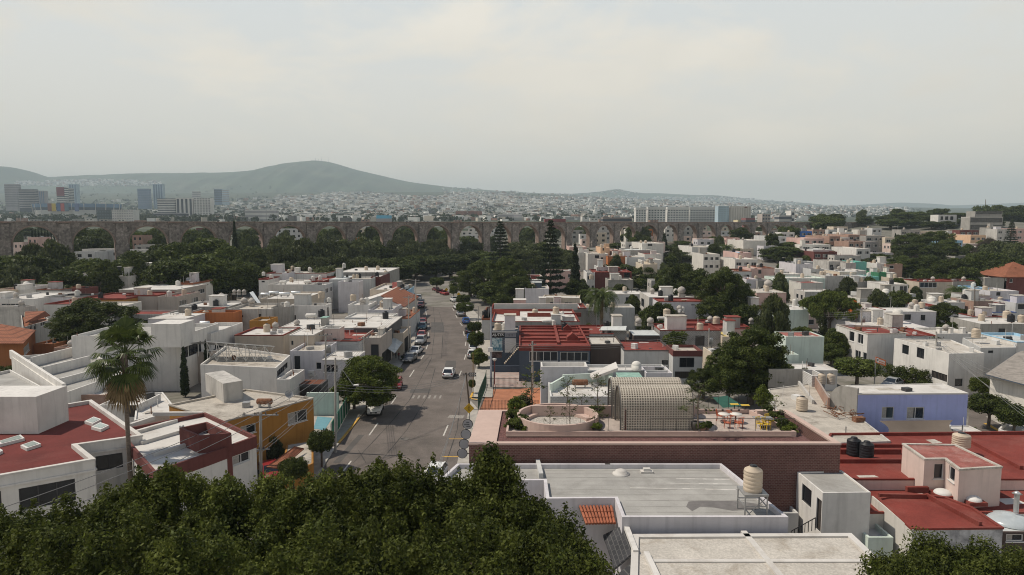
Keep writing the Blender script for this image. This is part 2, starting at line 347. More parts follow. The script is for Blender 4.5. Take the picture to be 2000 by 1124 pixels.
o = b.build('road_marking_white'); o['kind'] = 'structure'
tarm = mat('tar_seam', (.045, .042, .04), .8, .2, 2)
b = MB(tarm)
for L in [[(690, 905), (760, 830), (800, 782), (843, 700), (850, 640), (846, 600)], [(745, 900), (795, 840), (835, 775), (850, 720)], [(868, 915), (893, 840), (900, 770)], [(730, 870), (790, 862), (840, 850)], [(838, 690), (880, 692), (906, 690)], [(846, 650), (880, 651)], [(770, 765), (830, 767)], [(862, 700), (866, 640), (858, 610)], [(700, 880), (715, 905)], [(815, 720), (845, 690)]]:
 for i in range(len(L)-1):
  for k in range(4):
   f0, f1 = k/4, (k+1)/4; q = lambda t: (L[i][0]+(L[i+1][0]-L[i][0])*t, L[i][1]+(L[i+1][1]-L[i][1])*t); strip(b, q(f0), q(f1), .05+.03*((k*7+i) % 3), .0245)
o = b.build('road_seams'); o['kind'] = 'structure'
pat = mat('asphalt_patch', (.095, .088, .083), .95, .15, .6)
b = MB(pat)
for q in [[(650, 905), (700, 850), (712, 850), (664, 905)], [(842, 650), (868, 650), (866, 630), (842, 630)], [(800, 768), (840, 768), (842, 760), (803, 760)], [(868, 720), (890, 720), (891, 705), (871, 705)]]:
 b.face(*[(*P(x, y, 0)[:2], .0225) for x, y in q])
o = b.build('road_patches'); o['kind'] = 'structure'
# ---------------------------------------------------------------- aqueduct
def stonemat():
 m = mat('aqueduct_stone', (.225, .198, .178), .95, .3, .35, streak=.5, dirt=(.075, .065, .062), dirt_amt=.55, fine=.18, bump=.4); t = m.node_tree; n = t.nodes.new; l = t.links.new
 b = t.nodes['Principled BSDF']; old = b.inputs['Base Color'].links[0].from_socket
 geo = n('ShaderNodeNewGeometry'); vo = n('ShaderNodeTexVoronoi'); vo.inputs['Scale'].default_value = 1.5; l(geo.outputs['Position'], vo.inputs['Vector'])
 r = n('ShaderNodeSeparateColor'); l(vo.outputs['Color'], r.inputs[0])
 mr = n('ShaderNodeMapRange'); mr.inputs[3].default_value = .68; mr.inputs[4].default_value = 1.35; l(r.outputs[0], mr.inputs[0])
 v = n('ShaderNodeVectorMath'); v.operation = 'SCALE'; l(old, v.inputs[0]); l(mr.outputs[0], v.inputs['Scale']); l(v.outputs[0], b.inputs['Base Color']); return m
stone = stonemat(); pink = mat('aqueduct_dressed_stone', (.25, .185, .155), .9, .2, .8, streak=.4, dirt_amt=.3)
AX, AY = -171.2, 230.4; DX, DY = 14.32, 9.706; PIT = math.hypot(DX, DY); AANG = math.atan2(DY, DX); ATOP = 24.6
aq = empty('aqueduct', (AX, AY, 0), 'long old stone aqueduct with a row of tall arches crossing behind the trees', 'aqueduct')
aq.rotation_euler[2] = AANG
def arch_mesh():
 rad = 6.3; H = ATOP-.35; sp_z = H-1.5-rad; T = 1.35; half = PIT/2; n = 20
 body = MB(stone); rim = MB(pink)
 arc = [(rad*math.cos(math.pi*i/n), sp_z+rad*math.sin(math.pi*i/n)) for i in range(n+1)]       # right to left
 zb = -6
 for sgn in (-1, 1):
  y = sgn*T; q = lambda x, z: (x, y, z)
  def fc(*p):
   body.face(*(p if sgn < 0 else p[::-1]))
  for i in range(n):
   (x1, z1), (x0, z0) = arc[i], arc[i+1]
   fc(q(x0, z0), q(x1, z1), q(x1, H), q(x0, H))
  for s in (-1, 1):
   xo = s*half; xi = s*rad; a, c = (xo, xi) if s < 0 else (xi, xo)
   fc(q(a, sp_z), q(c, sp_z), q(c, H), q(a, H)); ft = s*(rad-.0)
   fc(q(a, zb), q(c, zb), q(c, sp_z), q(a, sp_z))
 for i in range(n):
  (x1, z1), (x0, z0) = arc[i], arc[i+1]; rim.face((x0, T, z0), (x1, T, z1), (x1, -T, z1), (x0, -T, z0))
  e = 1.075; f_ = lambda x, z: (x*e, sp_z+(z-sp_z)*e)
  for sgn in (-1, 1):
   y = sgn*(T+.06); A = [(x0, y, z0), (x1, y, z1), (f_(x1, z1)[0], y, f_(x1, z1)[1]), (f_(x0, z0)[0], y, f_(x0, z0)[1])]
   rim.face(*(A if sgn < 0 else A[::-1])); rim.face((x0, sgn*T, z0), (x1, sgn*T, z1), (x1, y, z1), (x0, y, z0))
   rim.face((f_(x0, z0)[0], y, f_(x0, z0)[1]), (f_(x1, z1)[0], y, f_(x1, z1)[1]), (f_(x1, z1)[0], sgn*T, f_(x1, z1)[1]), (f_(x0, z0)[0], sgn*T, f_(x0, z0)[1]))
 for s in (-1, 1): x = s*rad; rim.face((x, -T, zb), (x, T, zb), (x, T, sp_z), (x, -T, sp_z))
 # tapered buttress on the pier to the left of the arch (shared pier, so only one side)
 for sgn in (-1, 1):
  w0, w1 = 2.15, 1.75; p0, p1 = 2.0, .75; x = -half; zt = H-.5
  A = [(x-w0, sgn*T, zb), (x+w0, sgn*T, zb), (x+w0, sgn*(T+p0), zb), (x-w0, sgn*(T+p0), zb)]; B = [(x-w1, sgn*T, zt), (x+w1, sgn*T, zt), (x+w1, sgn*(T+p1), zt), (x-w1, sgn*(T+p1), zt)]
  body.idx(A+B, [(0, 1, 5, 4), (1, 2, 6, 5), (2, 3, 7, 6), (3, 0, 4, 7), (4, 5, 6, 7)])
 return body, rim
body, rim = arch_mesh(); a0 = None
for k in range(-7, 27):
 if a0 is None:
  a0 = body.build('arch', aq, off=(0, 0, 0)); r0 = rim.build('arch_ring', a0, off=(0, 0, 0)); a = a0
 else:
  a = a0.copy(); COL.objects.link(a); a.parent = aq; r = r0.copy(); COL.objects.link(r); r.parent = a
 a.location = ((k+.5)*PIT, 0, 0)
b = MB(stone); T = 1.35; x0, x1 = 27*PIT-PIT/2+PIT/2, 34.5*PIT
b.box(((x0+x1)/2, 0, -6), (x1-x0, 2*T, 6+ATOP-.35));
for k in range(27, 35): b.box((k*PIT, 0, -6), (3.2, 2*T+1.4, 6+ATOP-1.2))
b.build('end_wall', aq, off=(0, 0, 0))
b = MB(pink); x0 = -7*PIT; b.box(((x0+x1)/2, 0, ATOP-.35), (x1-x0, 2*T+.25, .32));
rng = random.Random(4)
for k in range(-7, 35):
 b.box((k*PIT, 0, ATOP-.62), (3.9, 2*T+1.9, .27))
b.build('coping', aq, off=(0, 0, 0))
# ================================================================ VEGETATION
GREEN = leafmat('leaf_dark', (.026, .040, .010), (.115, .14, .032))
GREEN2 = leafmat('leaf_mid', (.036, .053, .012), (.14, .165, .038))
GREY = leafmat('leaf_greyish', (.042, .054, .023), (.13, .148, .06))
LIME = leafmat('leaf_bright', (.055, .080, .012), (.16, .19, .032))
CON = leafmat('needles', (.016, .026, .013), (.042, .056, .026), .15)
PALM = leafmat('palm_leaf', (.03, .05, .012), (.12, .15, .04), .2, .4)
DRY = leafmat('dry_leaf', (.11, .075, .035), (.26, .19, .10), .2, .7)
BROWN = leafmat('twig_brown', (.05, .042, .032), (.10, .085, .065), .1, .8)
RED = leafmat('red_leaf', (.09, .03, .015), (.20, .07, .03), .2, .7)
FLOWER = leafmat('flower_orange', (.45, .10, .02), (.6, .2, .04), .2, .7)
MAGENTA = leafmat('flower_magenta', (.22, .03, .16), (.35, .06, .25), .2, .7)
bark = mat('bark', (.13, .105, .085), .95, .3, 3, streak=.4)
palmbark = mat('palm_bark', (.16, .13, .105), .95, .3, 4, fine=.2)
def leaves(name, clumps, n, size, seed, ms, parent, up=.35, droop=0., asp=1.7, core=.18, shell=(.72, 1.08), jit=.75):
 rs = np.random.RandomState(seed); C = np.array(clumps, float)
 wt = C[:, 3]*C[:, 4]+C[:, 3]*C[:, 5]; k = rs.choice(len(C), n, p=wt/wt.sum())
 d = rs.randn(n, 3); d[:, 2] += up; d /= np.linalg.norm(d, axis=1)[:, None]
 iscore = rs.rand(n) < core
 rr = np.where(iscore, .55*rs.rand(n)**.5, shell[0]+(shell[1]-shell[0])*rs.rand(n))[:, None]
 p = C[k, :3]+d*C[k, 3:6]*rr
 if droop: p[:, 2] -= droop*rs.rand(n)**2
 nn = d+rs.randn(n, 3)*jit; nn /= np.linalg.norm(nn, axis=1)[:, None]
 a = np.cross(nn, rs.randn(n, 3)); a /= np.linalg.norm(a, axis=1)[:, None]
 if droop: a[:, 2] -= 1.2; a /= np.linalg.norm(a, axis=1)[:, None]
 b = np.cross(nn, a); b /= np.maximum(np.linalg.norm(b, axis=1), 1e-6)[:, None]
 s = size*(.6+.8*rs.rand(n))*np.where(iscore, 2.1, 1); s = s[:, None]
 V = np.stack([p-a*s*asp/2, p+b*s/2-nn*s*.12, p+a*s*asp/2, p-b*s/2-nn*s*.12], 1).reshape(-1, 3)
 f = np.arange(4*n).reshape(-1, 4)
 me = bpy.data.meshes.new(name); me.vertices.add(4*n); me.vertices.foreach_set('co', V.ravel()); me.loops.add(4*n); me.loops.foreach_set('vertex_index', f.ravel().astype(np.int32))
 me.polygons.add(n); me.polygons.foreach_set('loop_start', np.arange(0, 4*n, 4, dtype=np.int32));
 for m in ms: me.materials.append(m)
 if len(ms) > 1: me.polygons.foreach_set('material_index', rs.choice(len(ms), n, p=np.array([.9]+[.1/(len(ms)-1)]*(len(ms)-1))).astype(np.int32))
 me.update(calc_edges=True); me.validate()
 o = bpy.data.objects.new(name, me); COL.objects.link(o); o.parent = parent; return o
def crown_clumps(seed, n, R, z0, z1, flat=.5, rmin=.22, rmax=.38, hollow=.45):
 rs = np.random.RandomState(seed); out = []
 zc = z0+(z1-z0)*.42; H = (z1-z0)
 for i in range(n):
  t = rs.rand()*2*math.pi; u = rs.uniform(-.75, 1); rad = math.sqrt(max(0, 1-u*u))*rs.uniform(hollow, 1)**.5
  r = R*rs.uniform(rmin, rmax)
  x, y = math.cos(t)*rad*(R-r*.8), math.sin(t)*rad*(R-r*.8)
  z = zc+u*(H*.56 if u > 0 else H*.40)-(r*.75*flat if u > .5 else 0)
  wob = 1+.22*math.sin(3*t+seed)+.12*math.sin(7*t+2*seed)
  out.append((x*wob, y*wob, z, r*rs.uniform(.9, 1.3), r*rs.uniform(.9, 1.3), r*rs.uniform(.6, .95)))
 return out
def trunk(parent, h, r, clumps, seed, nb=7, m=None, split=.55):
 rs = random.Random(seed); b = MB(m or bark)
 lean = (rs.uniform(-.3, .3), rs.uniform(-.3, .3))
 b.tube([(0, 0, -.4), (lean[0]*.3, lean[1]*.3, h*split*.5), (lean[0], lean[1], h*split)], [r*1.25, r, r*.8], 8)
 for c in rs.sample(clumps, min(nb, len(clumps))):
  m_ = ((lean[0]+c[0])/2+rs.uniform(-.3, .3), (lean[1]+c[1])/2, h*split+(c[2]-h*split)*.62)
  b.tube([(lean[0]*.8, lean[1]*.8, h*split*.9), m_, c[:3]], [r*.55, r*.34, r*.1], 5)
 return b.build('trunk', parent, off=(0, 0, 0))
PROTO = {}; NAMES = {}
def proto(kind):
 if kind in PROTO: return PROTO[kind]
 o = empty('tree'); k, v = kind[:-1], int(kind[-1]); sd = v*17+len(k)
 H, Wd = 9.0, 8.0; nm = 'tree'
 if k == 'round':
  cl = crown_clumps(sd, 46, 4.0, 1.8, 9, .5, .2, .36); leaves('crown', cl, 9500, .27, sd, [[GREEN], [GREEN2, LIME], [GREEN, GREEN2]][v % 3], o); trunk(o, 9, .3, cl, sd)
 elif k == 'big':
  cl = crown_clumps(sd, 95, 4.0, 1.2, 9, .4, .11, .24, .3); leaves('crown', cl, 26000, .13, sd, [[GREEN, GREEN2], [LIME, GREEN2], [GREEN]][v % 3], o); trunk(o, 9, .3, cl, sd, 10)
 elif k == 'loose':
  cl = crown_clumps(sd, 40, 4.0, 1.0, 9, .2, .16, .3, .3); leaves('crown', cl, 9000, .24, sd, [[GREY], [GREY, GREEN2]][v % 2], o, droop=1.5, asp=2.4); trunk(o, 9, .28, cl, sd)
 elif k == 'cypress':
  H, Wd = 12, 2.2; nm = 'cypress_tree'
  cl = [(.12*math.sin(i*2.1), .12*math.cos(i*1.7), 1+i*.55, (1.0 if i > 2 else .7)*(1-(i/20)**1.8)*1.0+.08, (1-(i/20)**1.8)+.08, .7) for i in range(20)]
  leaves('crown', cl, 7000, .16, sd, [CON, GREEN], o, up=.2, asp=2.6); b = MB(bark); b.tube([(0, 0, -.3), (0, 0, 3)], [.16, .1], 6); b.build('trunk', o, off=(0, 0, 0))
 elif k == 'conifer':
  H, Wd = 20, 8; nm = 'conifer_tree'; cl = []; rs = random.Random(sd); b = MB(bark); b.tube([(0, 0, -.4), (0, 0, 19.6)], [.32, .05], 7)
  z = 1.8;
  while z < 19.6:
   R = 4.0*(1-(z/20.2))**.8+.15; nb = 8 if R > 1 else 5; ph = rs.random()*6
   for j in range(nb):
    t = ph+j*2*math.pi/nb; b.tube([(0, 0, z), (R*.6*math.cos(t), R*.6*math.sin(t), z-.05), (R*math.cos(t), R*math.sin(t), z+.25)], [.07, .05, .02], 4, False)
    for q in (.35, .62, .88): cl.append((R*q*math.cos(t), R*q*math.sin(t), z+.12*q, R*.2+.1, R*.2+.1, .16))
   z += .55+R*.27
  leaves('crown', cl, 11000, .17, sd, [CON], o, up=0, asp=3, core=.3); b.build('trunk', o, off=(0, 0, 0))
 elif k == 'pinecone':                               # a dense narrow conical conifer
  H, Wd = 14, 5; nm = 'conifer_tree'; rs = random.Random(sd)
  cl = [(math.cos(i*2.4)*(2.2*(1-i/60))*.7, math.sin(i*2.4)*(2.2*(1-i/60))*.7, 1.2+i*.205, .9*(1-i/75)+.1, .9*(1-i/75)+.1, .7) for i in range(60)]
  leaves('crown', cl, 8000, .2, sd, [CON, GREEN], o); b = MB(bark); b.tube([(0, 0, -.3), (0, 0, 13)], [.25, .04], 6); b.build('trunk', o, off=(0, 0, 0))
 elif k == 'umbrella':
  H, Wd = 9, 14; rs = random.Random(sd); cl = []
  for i in range(75):
   t = rs.random()*6.28; q = rs.random()**.5; cl.append((7*q*math.cos(t)*.92, 7*q*math.sin(t)*.92, 8.1-2.6*q*q+rs.uniform(-.8, .5), 1.1, 1.1, .5))
  leaves('crown', cl, 15000, .22, sd, [GREEN2, GREEN], o, droop=.5, asp=2); trunk(o, 9, .34, cl, sd, 12, split=.36)
  leaves('flower_spray', [(x, y, z+.4, .5, .5, .3) for x, y, z, *_ in cl[:5]], 160, .2, sd, [FLOWER], o)
 elif k == 'bare':
  H, Wd = 6, 12; rs = random.Random(sd); cl = []; b = MB(BROWN)
  for i in range(60):
   t = rs.random()*6.28; q = rs.random()**.5; cl.append((5.6*q*math.cos(t), 5.6*q*math.sin(t), 5.2-2.6*q*q+rs.uniform(-.5, .4), .9, .9, .5))
  leaves('crown', cl, 9000, .05, sd, [BROWN], o, asp=14, jit=1.5); trunk(o, 6, .3, cl, sd, 16, split=.3)
 elif k == 'clip':
  H, Wd = 3.6, 3.0; nm = 'clipped_tree'; cl = []; rs = random.Random(sd)
  for i in range(46):
   t = i*2.4; u = -1+2*(i+.5)/46; rad = (1-abs(u)**4)**.25; cl.append((rad*1.2*math.cos(t)*(.75+.25*rs.random()), rad*1.2*math.sin(t)*(.75+.25*rs.random()), 2.65+u*.72, .42, .42, .3))
  leaves('crown', cl, 6500, .095, sd, [[GREEN2, LIME], [GREEN, GREEN2], [LIME]][v % 3], o, up=.1); b = MB(bark); b.tube([(0, 0, -.1), (.05, 0, 1.2), (0, 0, 2.5)], [.14, .11, .1], 7)
  for t in (0, 2, 4): b.tube([(0, 0, 1.5), (.7*math.cos(t), .7*math.sin(t), 2.4)], [.07, .04], 5)
  b.build('trunk', o, off=(0, 0, 0))
 elif k == 'bush':
  H, Wd = 2.2, 2.6; nm = 'bush'; cl = crown_clumps(sd, 22, 1.3, .0, 2.1, .4, .22, .42); leaves('foliage', cl, 2600, .13, sd, [[GREEN2], [GREEN, GREY], [LIME, GREEN2]][v % 3], o)
  b = MB(bark); [b.tube([(0, 0, -.1), c[:3]], [.05, .02], 4) for c in cl[:6]]; b.build('stem', o, off=(0, 0, 0))
 elif k == 'spindly':                                 # thin potted sapling: sparse leaves on upright twigs
  H, Wd = 3.0, 1.6; nm = 'sapling'; rs = random.Random(sd); cl = []; b = MB(bark)
  b.tube([(0, 0, 0), (.05, .02, 1.4), (.0, .05, 2.9)], [.04, .03, .01], 5)
  for i in range(9):
   z = .7+i*.24; t = i*2.4; e = (.6*math.cos(t)*(1-i/16), .6*math.sin(t)*(1-i/16), z+.55); b.tube([(0, 0, z), e], [.02, .008], 4, False); cl.append((*e, .32, .32, .3))
  leaves('foliage', cl, 230, .08, sd, [[GREEN2, DRY], [GREY, LIME]][v % 2], o, core=.0, shell=(.2, 1.1)); b.build('stem', o, off=(0, 0, 0))
 elif k == 'fpalm':                                  # feather palm with arching fronds
  H, Wd = 9.5, 9; nm = 'palm_tree'; rs = random.Random(sd); b = MB(palmbark); b.tube([(0, 0, -.3), (.1, 0, 3), (0, 0, 6.1)], [.42, .34, .38], 9); b.build('trunk', o, off=(0, 0, 0))
  fr = MB(PALM); dr = MB(DRY)
  for i in range(64):
   t = i*2.4+rs.random()*.3; e0 = rs.uniform(-.55, 1.25); Lf = rs.uniform(3.6, 4.8)*(1 if e0 < .9 else .9); m_ = fr if e0 > -.3 else dr; pts = []; a = e0; x = z = 0
   for s in range(11): pts.append((.15+x, 6.2+z)); x += math.cos(a)*Lf/10; z += math.sin(a)*Lf/10; a -= .17+.05*s/10
   ca, sa = math.cos(t), math.sin(t); W3 = [Vector((r*ca, r*sa, z_)) for r, z_ in pts]; side = Vector((-sa, ca, 0))
   m_.tube(W3, [.05-.004*s for s in range(11)], 4, False)
   for s in range(1, 11):
    for hh in (0, .5):
     A = W3[s-1].lerp(W3[s], hh); d = (W3[s]-W3[s-1]).normalized(); ll = .95*(1-((s-4)/8)**2)*rs.uniform(.8, 1.1)
     for sg in (-1, 1):
      tip = A+side*sg*ll*.8+d*ll*.45-Vector((0, 0, ll*.42)); w_ = d*.055
      m_.face(tuple(A-w_), tuple(A+w_), tuple(tip))
  fr.build('fronds', o, off=(0, 0, 0)); dr.build('dead_fronds', o, off=(0, 0, 0))
 elif k == 'fan':                                    # fan palm, dead skirt below
  H, Wd = 13.5, 5.4; nm = 'palm_tree'; rs = random.Random(sd); b = MB(palmbark)
  b.tube([(0, 0, -.3), (0, 0, 1), (-.05, 0, 6), (.0, 0, 9.4), (0, 0, 11)], [.3, .22, .17, .2, .3], 10); b.build('trunk', o, off=(0, 0, 0))
  fr = MB(PALM); dr = MB(DRY)
  for i in range(66):
   dead = i >= 44; t = i*2.4+rs.random()*.5; e = rs.uniform(-1.35, -.75) if dead else rs.uniform(-.65, 1.45); Lp = rs.uniform(1.1, 1.9)*(.75 if dead else 1); m_ = dr if dead else fr
   z0 = rs.uniform(9.8, 10.7) if dead else 10.9; d = Vector((math.cos(t)*math.cos(e), math.sin(t)*math.cos(e), math.sin(e))); A = Vector((0, 0, z0)); B = A+d*Lp
   m_.tube([A, B], [.035, .02], 4, False); side = d.cross(Vector((0, 0, 1))).normalized(); upv = side.cross(d); Rf = rs.uniform(1.05, 1.5)
   for j in range(17):
    q = -1.5+3.0*j/16; dd = (d*math.cos(q)+side*math.sin(q)).normalized(); fold = upv*(-.18*abs(q)); w_ = (-d*math.sin(q)+side*math.cos(q))*.075
    M_ = B+dd*Rf*.6+fold*.3; T_ = B+dd*Rf*(.95+.1*rs.random())+fold*.5-Vector((0, 0, rs.uniform(.25, .6)*(1.3 if dead else 1)))
    m_.face(tuple(B), tuple(M_-w_), tuple(M_+w_)); m_.face(tuple(M_-w_), tuple(T_), tuple(M_+w_))
  fr.build('fronds', o, off=(0, 0, 0)); dr.build('dead_fronds', o, off=(0, 0, 0))
 o.name = nm; PROTO[kind] = o; o['_H'] = H; o['_W'] = Wd; o['_used'] = 0; return o
TREES = {}
def T(kind, px, top, wpx, Y=None, base=None, label='', group=None, cat='tree', rz=None, zb=None, dz=0):
 o = proto(kind)
 if base is not None and zb is None: p = PG(px, base); Y = p[1]; z0 = p[2]
 elif zb is not None: p = P(px, base, zb) if Y is None else PY(px, base, Y); Y = p[1]; z0 = zb
 else: p = PY(px, top, Y); z0 = g(p[0], Y)
 x = PY(px, top, Y); h = max(.5, x[2]-z0); w = wpx*Y/F
 c = o if not o['_used'] else copy_tree(o); o['_used'] = 1
 c.location = (x[0], Y, z0+dz); c.scale = (w/o['_W'], w/o['_W'], h/o['_H']); c.rotation_euler[2] = rz if rz is not None else (px*7.13+top*1.7) % 6.28
 tag(c, label, cat, group)
 if group is None and 'group' in c: del c['group']
 return c
DARK = 'dark green round tree in the dense tree belt before the aqueduct'; GB = 'trees of the belt in front of the aqueduct'
WIL = 'grey-green drooping tree in the dense tree belt before the aqueduct'; MIDG = 'brighter green leafy tree in the tree belt before the aqueduct'
for k, px, top, w, Y in [
 ('round0', 12, 497, 120, 205), ('round2', 62, 500, 105, 195), ('loose1', 100, 474, 84, 225), ('loose1', 60, 480, 80, 228), ('round0', 128, 496, 70, 226), ('round1', 205, 512, 62, 195), ('round0', 170, 503, 100, 205), ('round0', 232, 505, 95, 215), ('round0', 270, 488, 92, 232), ('round2', 318, 478, 82, 232), ('round1', 262, 504, 60, 205),
 ('round0', 352, 470, 100, 225), ('round2', 405, 466, 110, 235), ('round0', 440, 478, 80, 230), ('round2', 330, 510, 120, 190), ('round2', 392, 497, 110, 200), ('round0', 455, 505, 90, 205), ('round2', 490, 482, 60, 255), ('round1', 508, 490, 50, 250), ('loose0', 40, 515, 100, 188), ('round0', 130, 525, 90, 185),
 ('loose0', 548, 458, 86, 262), ('loose1', 590, 470, 90, 255), ('loose0', 630, 464, 92, 272), ('loose1', 560, 490, 90, 235), ('loose0', 610, 500, 100, 225), ('loose1', 668, 472, 80, 285), ('loose0', 702, 462, 84, 290), ('round0', 730, 470, 70, 295), ('loose1', 665, 500, 100, 240), ('loose0', 712, 500, 96, 255), ('loose0', 640, 520, 90, 215),
 ('loose1', 765, 474, 80, 300), ('loose0', 800, 468, 86, 300), ('round0', 770, 503, 100, 265), ('round2', 812, 500, 84, 285), ('loose1', 838, 472, 70, 312), ('loose0', 868, 465, 64, 330), ('round0', 880, 495, 90, 285), ('loose0', 920, 470, 72, 330), ('round0', 930, 488, 80, 295), ('round2', 850, 500, 70, 290), ('round0', 965, 490, 80, 285), ('round0', 1000, 498, 70, 270),
 ('loose0', 1020, 470, 80, 300), ('loose1', 1060, 476, 86, 290), ('loose0', 1090, 480, 70, 280), ('loose1', 1035, 492, 90, 255), ('round2', 1005, 475, 50, 320), ('round0', 745, 530, 70, 245), ('round0', 700, 530, 60, 235), ('loose1', 1105, 500, 60, 250), ('round0', 530, 520, 70, 215), ('round0', 500, 520, 60, 215)]:
 T(k, px, top, w, Y, label={'r0': DARK, 'r2': DARK, 'r1': MIDG, 'l0': WIL, 'l1': WIL}[k[0]+k[-1]], group=GB)
DS = 'big dark tree of the clump on the right of the street end'; GS = 'dark trees right of the street end'
for k, px, top, w, b_ in [('big0', 950, 512, 110, 592), ('big2', 990, 505, 100, 600), ('big0', 918, 528, 80, 580), ('big2', 1010, 540, 80, 606), ('round0', 970, 545, 90, 602)]: T(k, px, top, w, base=b_, label=DS, group=GS)
T('conifer1', 977, 429, 62, 255, label='tall tiered conifer rising above the aqueduct top near the street end')
T('conifer2', 1076, 426, 68, base=598, label='tallest dark tiered conifer standing among roofs right of centre')
T('pinecone1', 457, 430, 26, 262, label='dark conical conifer standing against the aqueduct on the left')
T('cypress1', 1124, 474, 23, base=592, label='tall slim cypress right of the tallest conifer')
T('cypress1', 357, 672, 17, base=776, label='slim dark cypress in front of the tall white house wall')
T('cypress1', 402, 665, 19, base=776, label='slim dark cypress left of the house with the solar panels')
T('cypress1', 1298, 455, 13, 345, label='narrow dark cypress rising before the aqueduct right of centre')
T('cypress1', 1180, 493, 9, 290, label='very thin dark cypress beside a white house below the aqueduct')
T('cypress1', 640, 454, 8, 345, label='thin cypress seen through an arch left of centre')
T('cypress1', 847, 446, 9, 375, label='dark thin cypress seen through an arch near the centre')
T('pinecone1', 716, 443, 14, 360, label='small dark conical tree before a beige block seen through an arch')
T('fpalm1', 863, 448, 20, 372, label='small bushy palm seen through an arch near the centre')
for i in range(8): T('cypress1', 62+i*6.2, 445+(i*37 % 9), 7.5, 300+5*(i % 3), label='dark cypress in the row seen through the leftmost arch', group='cypresses behind the leftmost arch')
# trees and houses seen beyond the aqueduct
GA = 'trees seen beyond the aqueduct'; LA = 'green tree seen through an arch of the aqueduct'
for k, px, top, w, Y in [('round1', 160, 446, 55, 330), ('round0', 190, 446, 60, 340), ('loose0', 215, 452, 50, 330), ('round2', 175, 462, 80, 305), ('round0', 275, 452, 50, 350), ('round1', 300, 450, 56, 350), ('round0', 310, 458, 46, 330), ('round2', 372, 449, 50, 360), ('round0', 400, 452, 50, 350), ('round0', 480, 447, 44, 380), ('loose1', 560, 453, 46, 370), ('round0', 490, 456, 40, 350),
 ('round0', 630, 446, 50, 380), ('round2', 655, 447, 50, 390), ('loose0', 645, 456, 70, 360), ('round0', 698, 450, 30, 400), ('round0', 740, 458, 40, 380), ('round0', 780, 446, 44, 420), ('round2', 800, 447, 40, 420), ('loose1', 790, 455, 60, 390), ('round0', 842, 444, 50, 430), ('round1', 870, 450, 30, 420), ('round0', 915, 460, 50, 410), ('round0', 955, 460, 34, 420), ('round0', 1025, 443, 38, 460), ('round2', 1035, 447, 36, 450), ('round0', 1130, 444, 26, 520), ('round0', 1222, 457, 30, 450), ('round0', 1265, 441, 26, 560), ('round0', 1085, 446, 24, 500)]:
 T(k, px, top, w, Y, label=LA, group=GA)
# right side, from the aqueduct to the hill
RT = 'dark leafy tree among the roofs of the crowded right side'; GR = 'trees among the right hand roofs'
for k, px, top, w, Y in [('round0', 1208, 474, 50, 340), ('round2', 1310, 480, 60, 330), ('round0', 1330, 470, 40, 345), ('loose0', 1320, 492, 90, 300), ('round0', 1225, 516, 50, 250), ('round0', 1262, 520, 50, 235), ('round1', 1250, 545, 40, 225), ('round0', 1200, 535, 40, 240), ('round0', 1480, 476, 40, 345), ('round2', 1500, 474, 46, 330), ('round0', 1538, 472, 60, 325), ('round2', 1525, 482, 90, 300), ('round0', 1560, 485, 50, 310), ('round2', 1552, 458, 24, 380), ('round1', 1575, 500, 30, 290), ('round0', 1617, 486, 40, 310), ('round2', 1640, 482, 36, 320), ('round0', 1660, 480, 36, 330), ('round1', 1690, 512, 40, 270), ('round0', 1715, 495, 46, 290), ('loose1', 1700, 505, 60, 280), ('round0', 1615, 500, 40, 290), ('round0', 1680, 495, 30, 300)]:
 T(k, px, top, w, Y, label=RT, group=GR)
T('big2', 1340, 515, 105, base=618, label='large dark tree left of the pair on the right middle', ); T('big0', 1412, 522, 100, base=640, label='large dark round tree standing above the red roofed pale wall')
T('big0', 1376, 528, 110, base=626, label='dark broad tree joining two large ones on the right middle'); T('big2', 1442, 545, 76, base=636, label='dark tree on the right shoulder of the large round one'); T('round0', 1400, 570, 90, base=634, label='low dark foliage tree under the two large trees'); T('round0', 1468, 690, 120, base=786, label='low dark tree filling under the dense one behind the terrace'); T('round2', 1510, 690, 70, base=786, label='dark low tree right under the dense one behind the terrace')
T('big2', 1300, 545, 60, base=600, label='dark tree left of the two large trees on the right middle')
T('fpalm1', 1420, 470, 44, 300, label='palm with drooping fronds between roofs below the aqueduct'); T('fpalm1', 1437, 478, 34, 290, label='shorter palm just right of another palm below the aqueduct')
T('fpalm1', 1512, 536, 40, base=590, label='small palm behind a grey roof on the right'); T('fpalm1', 1872, 545, 60, base=615, label='palm with dark fronds among right side roofs')
HB = 'dark tree on the wooded rise at the right edge'; GH = 'trees on the rise at the right'
for k, px, top, w, Y in [('round0', 1603, 417, 40, 500), ('round2', 1632, 418, 44, 500), ('round0', 1618, 422, 60, 480), ('round0', 1690, 424, 34, 520), ('loose0', 1685, 409, 26, 560), ('round0', 1730, 420, 40, 520), ('round2', 1752, 408, 30, 560), ('round0', 1765, 414, 50, 530), ('round0', 1790, 413, 50, 540), ('round2', 1740, 428, 60, 480), ('round0', 1780, 428, 66, 480), ('round2', 1815, 420, 50, 500), ('round0', 1836, 407, 46, 560), ('round2', 1870, 416, 50, 520), ('round0', 1880, 428, 50, 470), ('round0', 1920, 400, 46, 600), ('round2', 1950, 401, 40, 600), ('round0', 1980, 402, 56, 560), ('round2', 1975, 415, 60, 520), ('round0', 1930, 430, 50, 470), ('round0', 1998, 400, 50, 560), ('loose1', 1850, 432, 40, 460), ('round0', 1820, 432, 40, 460), ('round2', 1912, 425, 34, 455), ('loose0', 1944, 428, 34, 455)]:
 T(k, px, top, w, Y, label=HB, group=GH)
BR = 'tall dense dark tree of the large clump on the right'; GBR = 'large dark trees on the right'
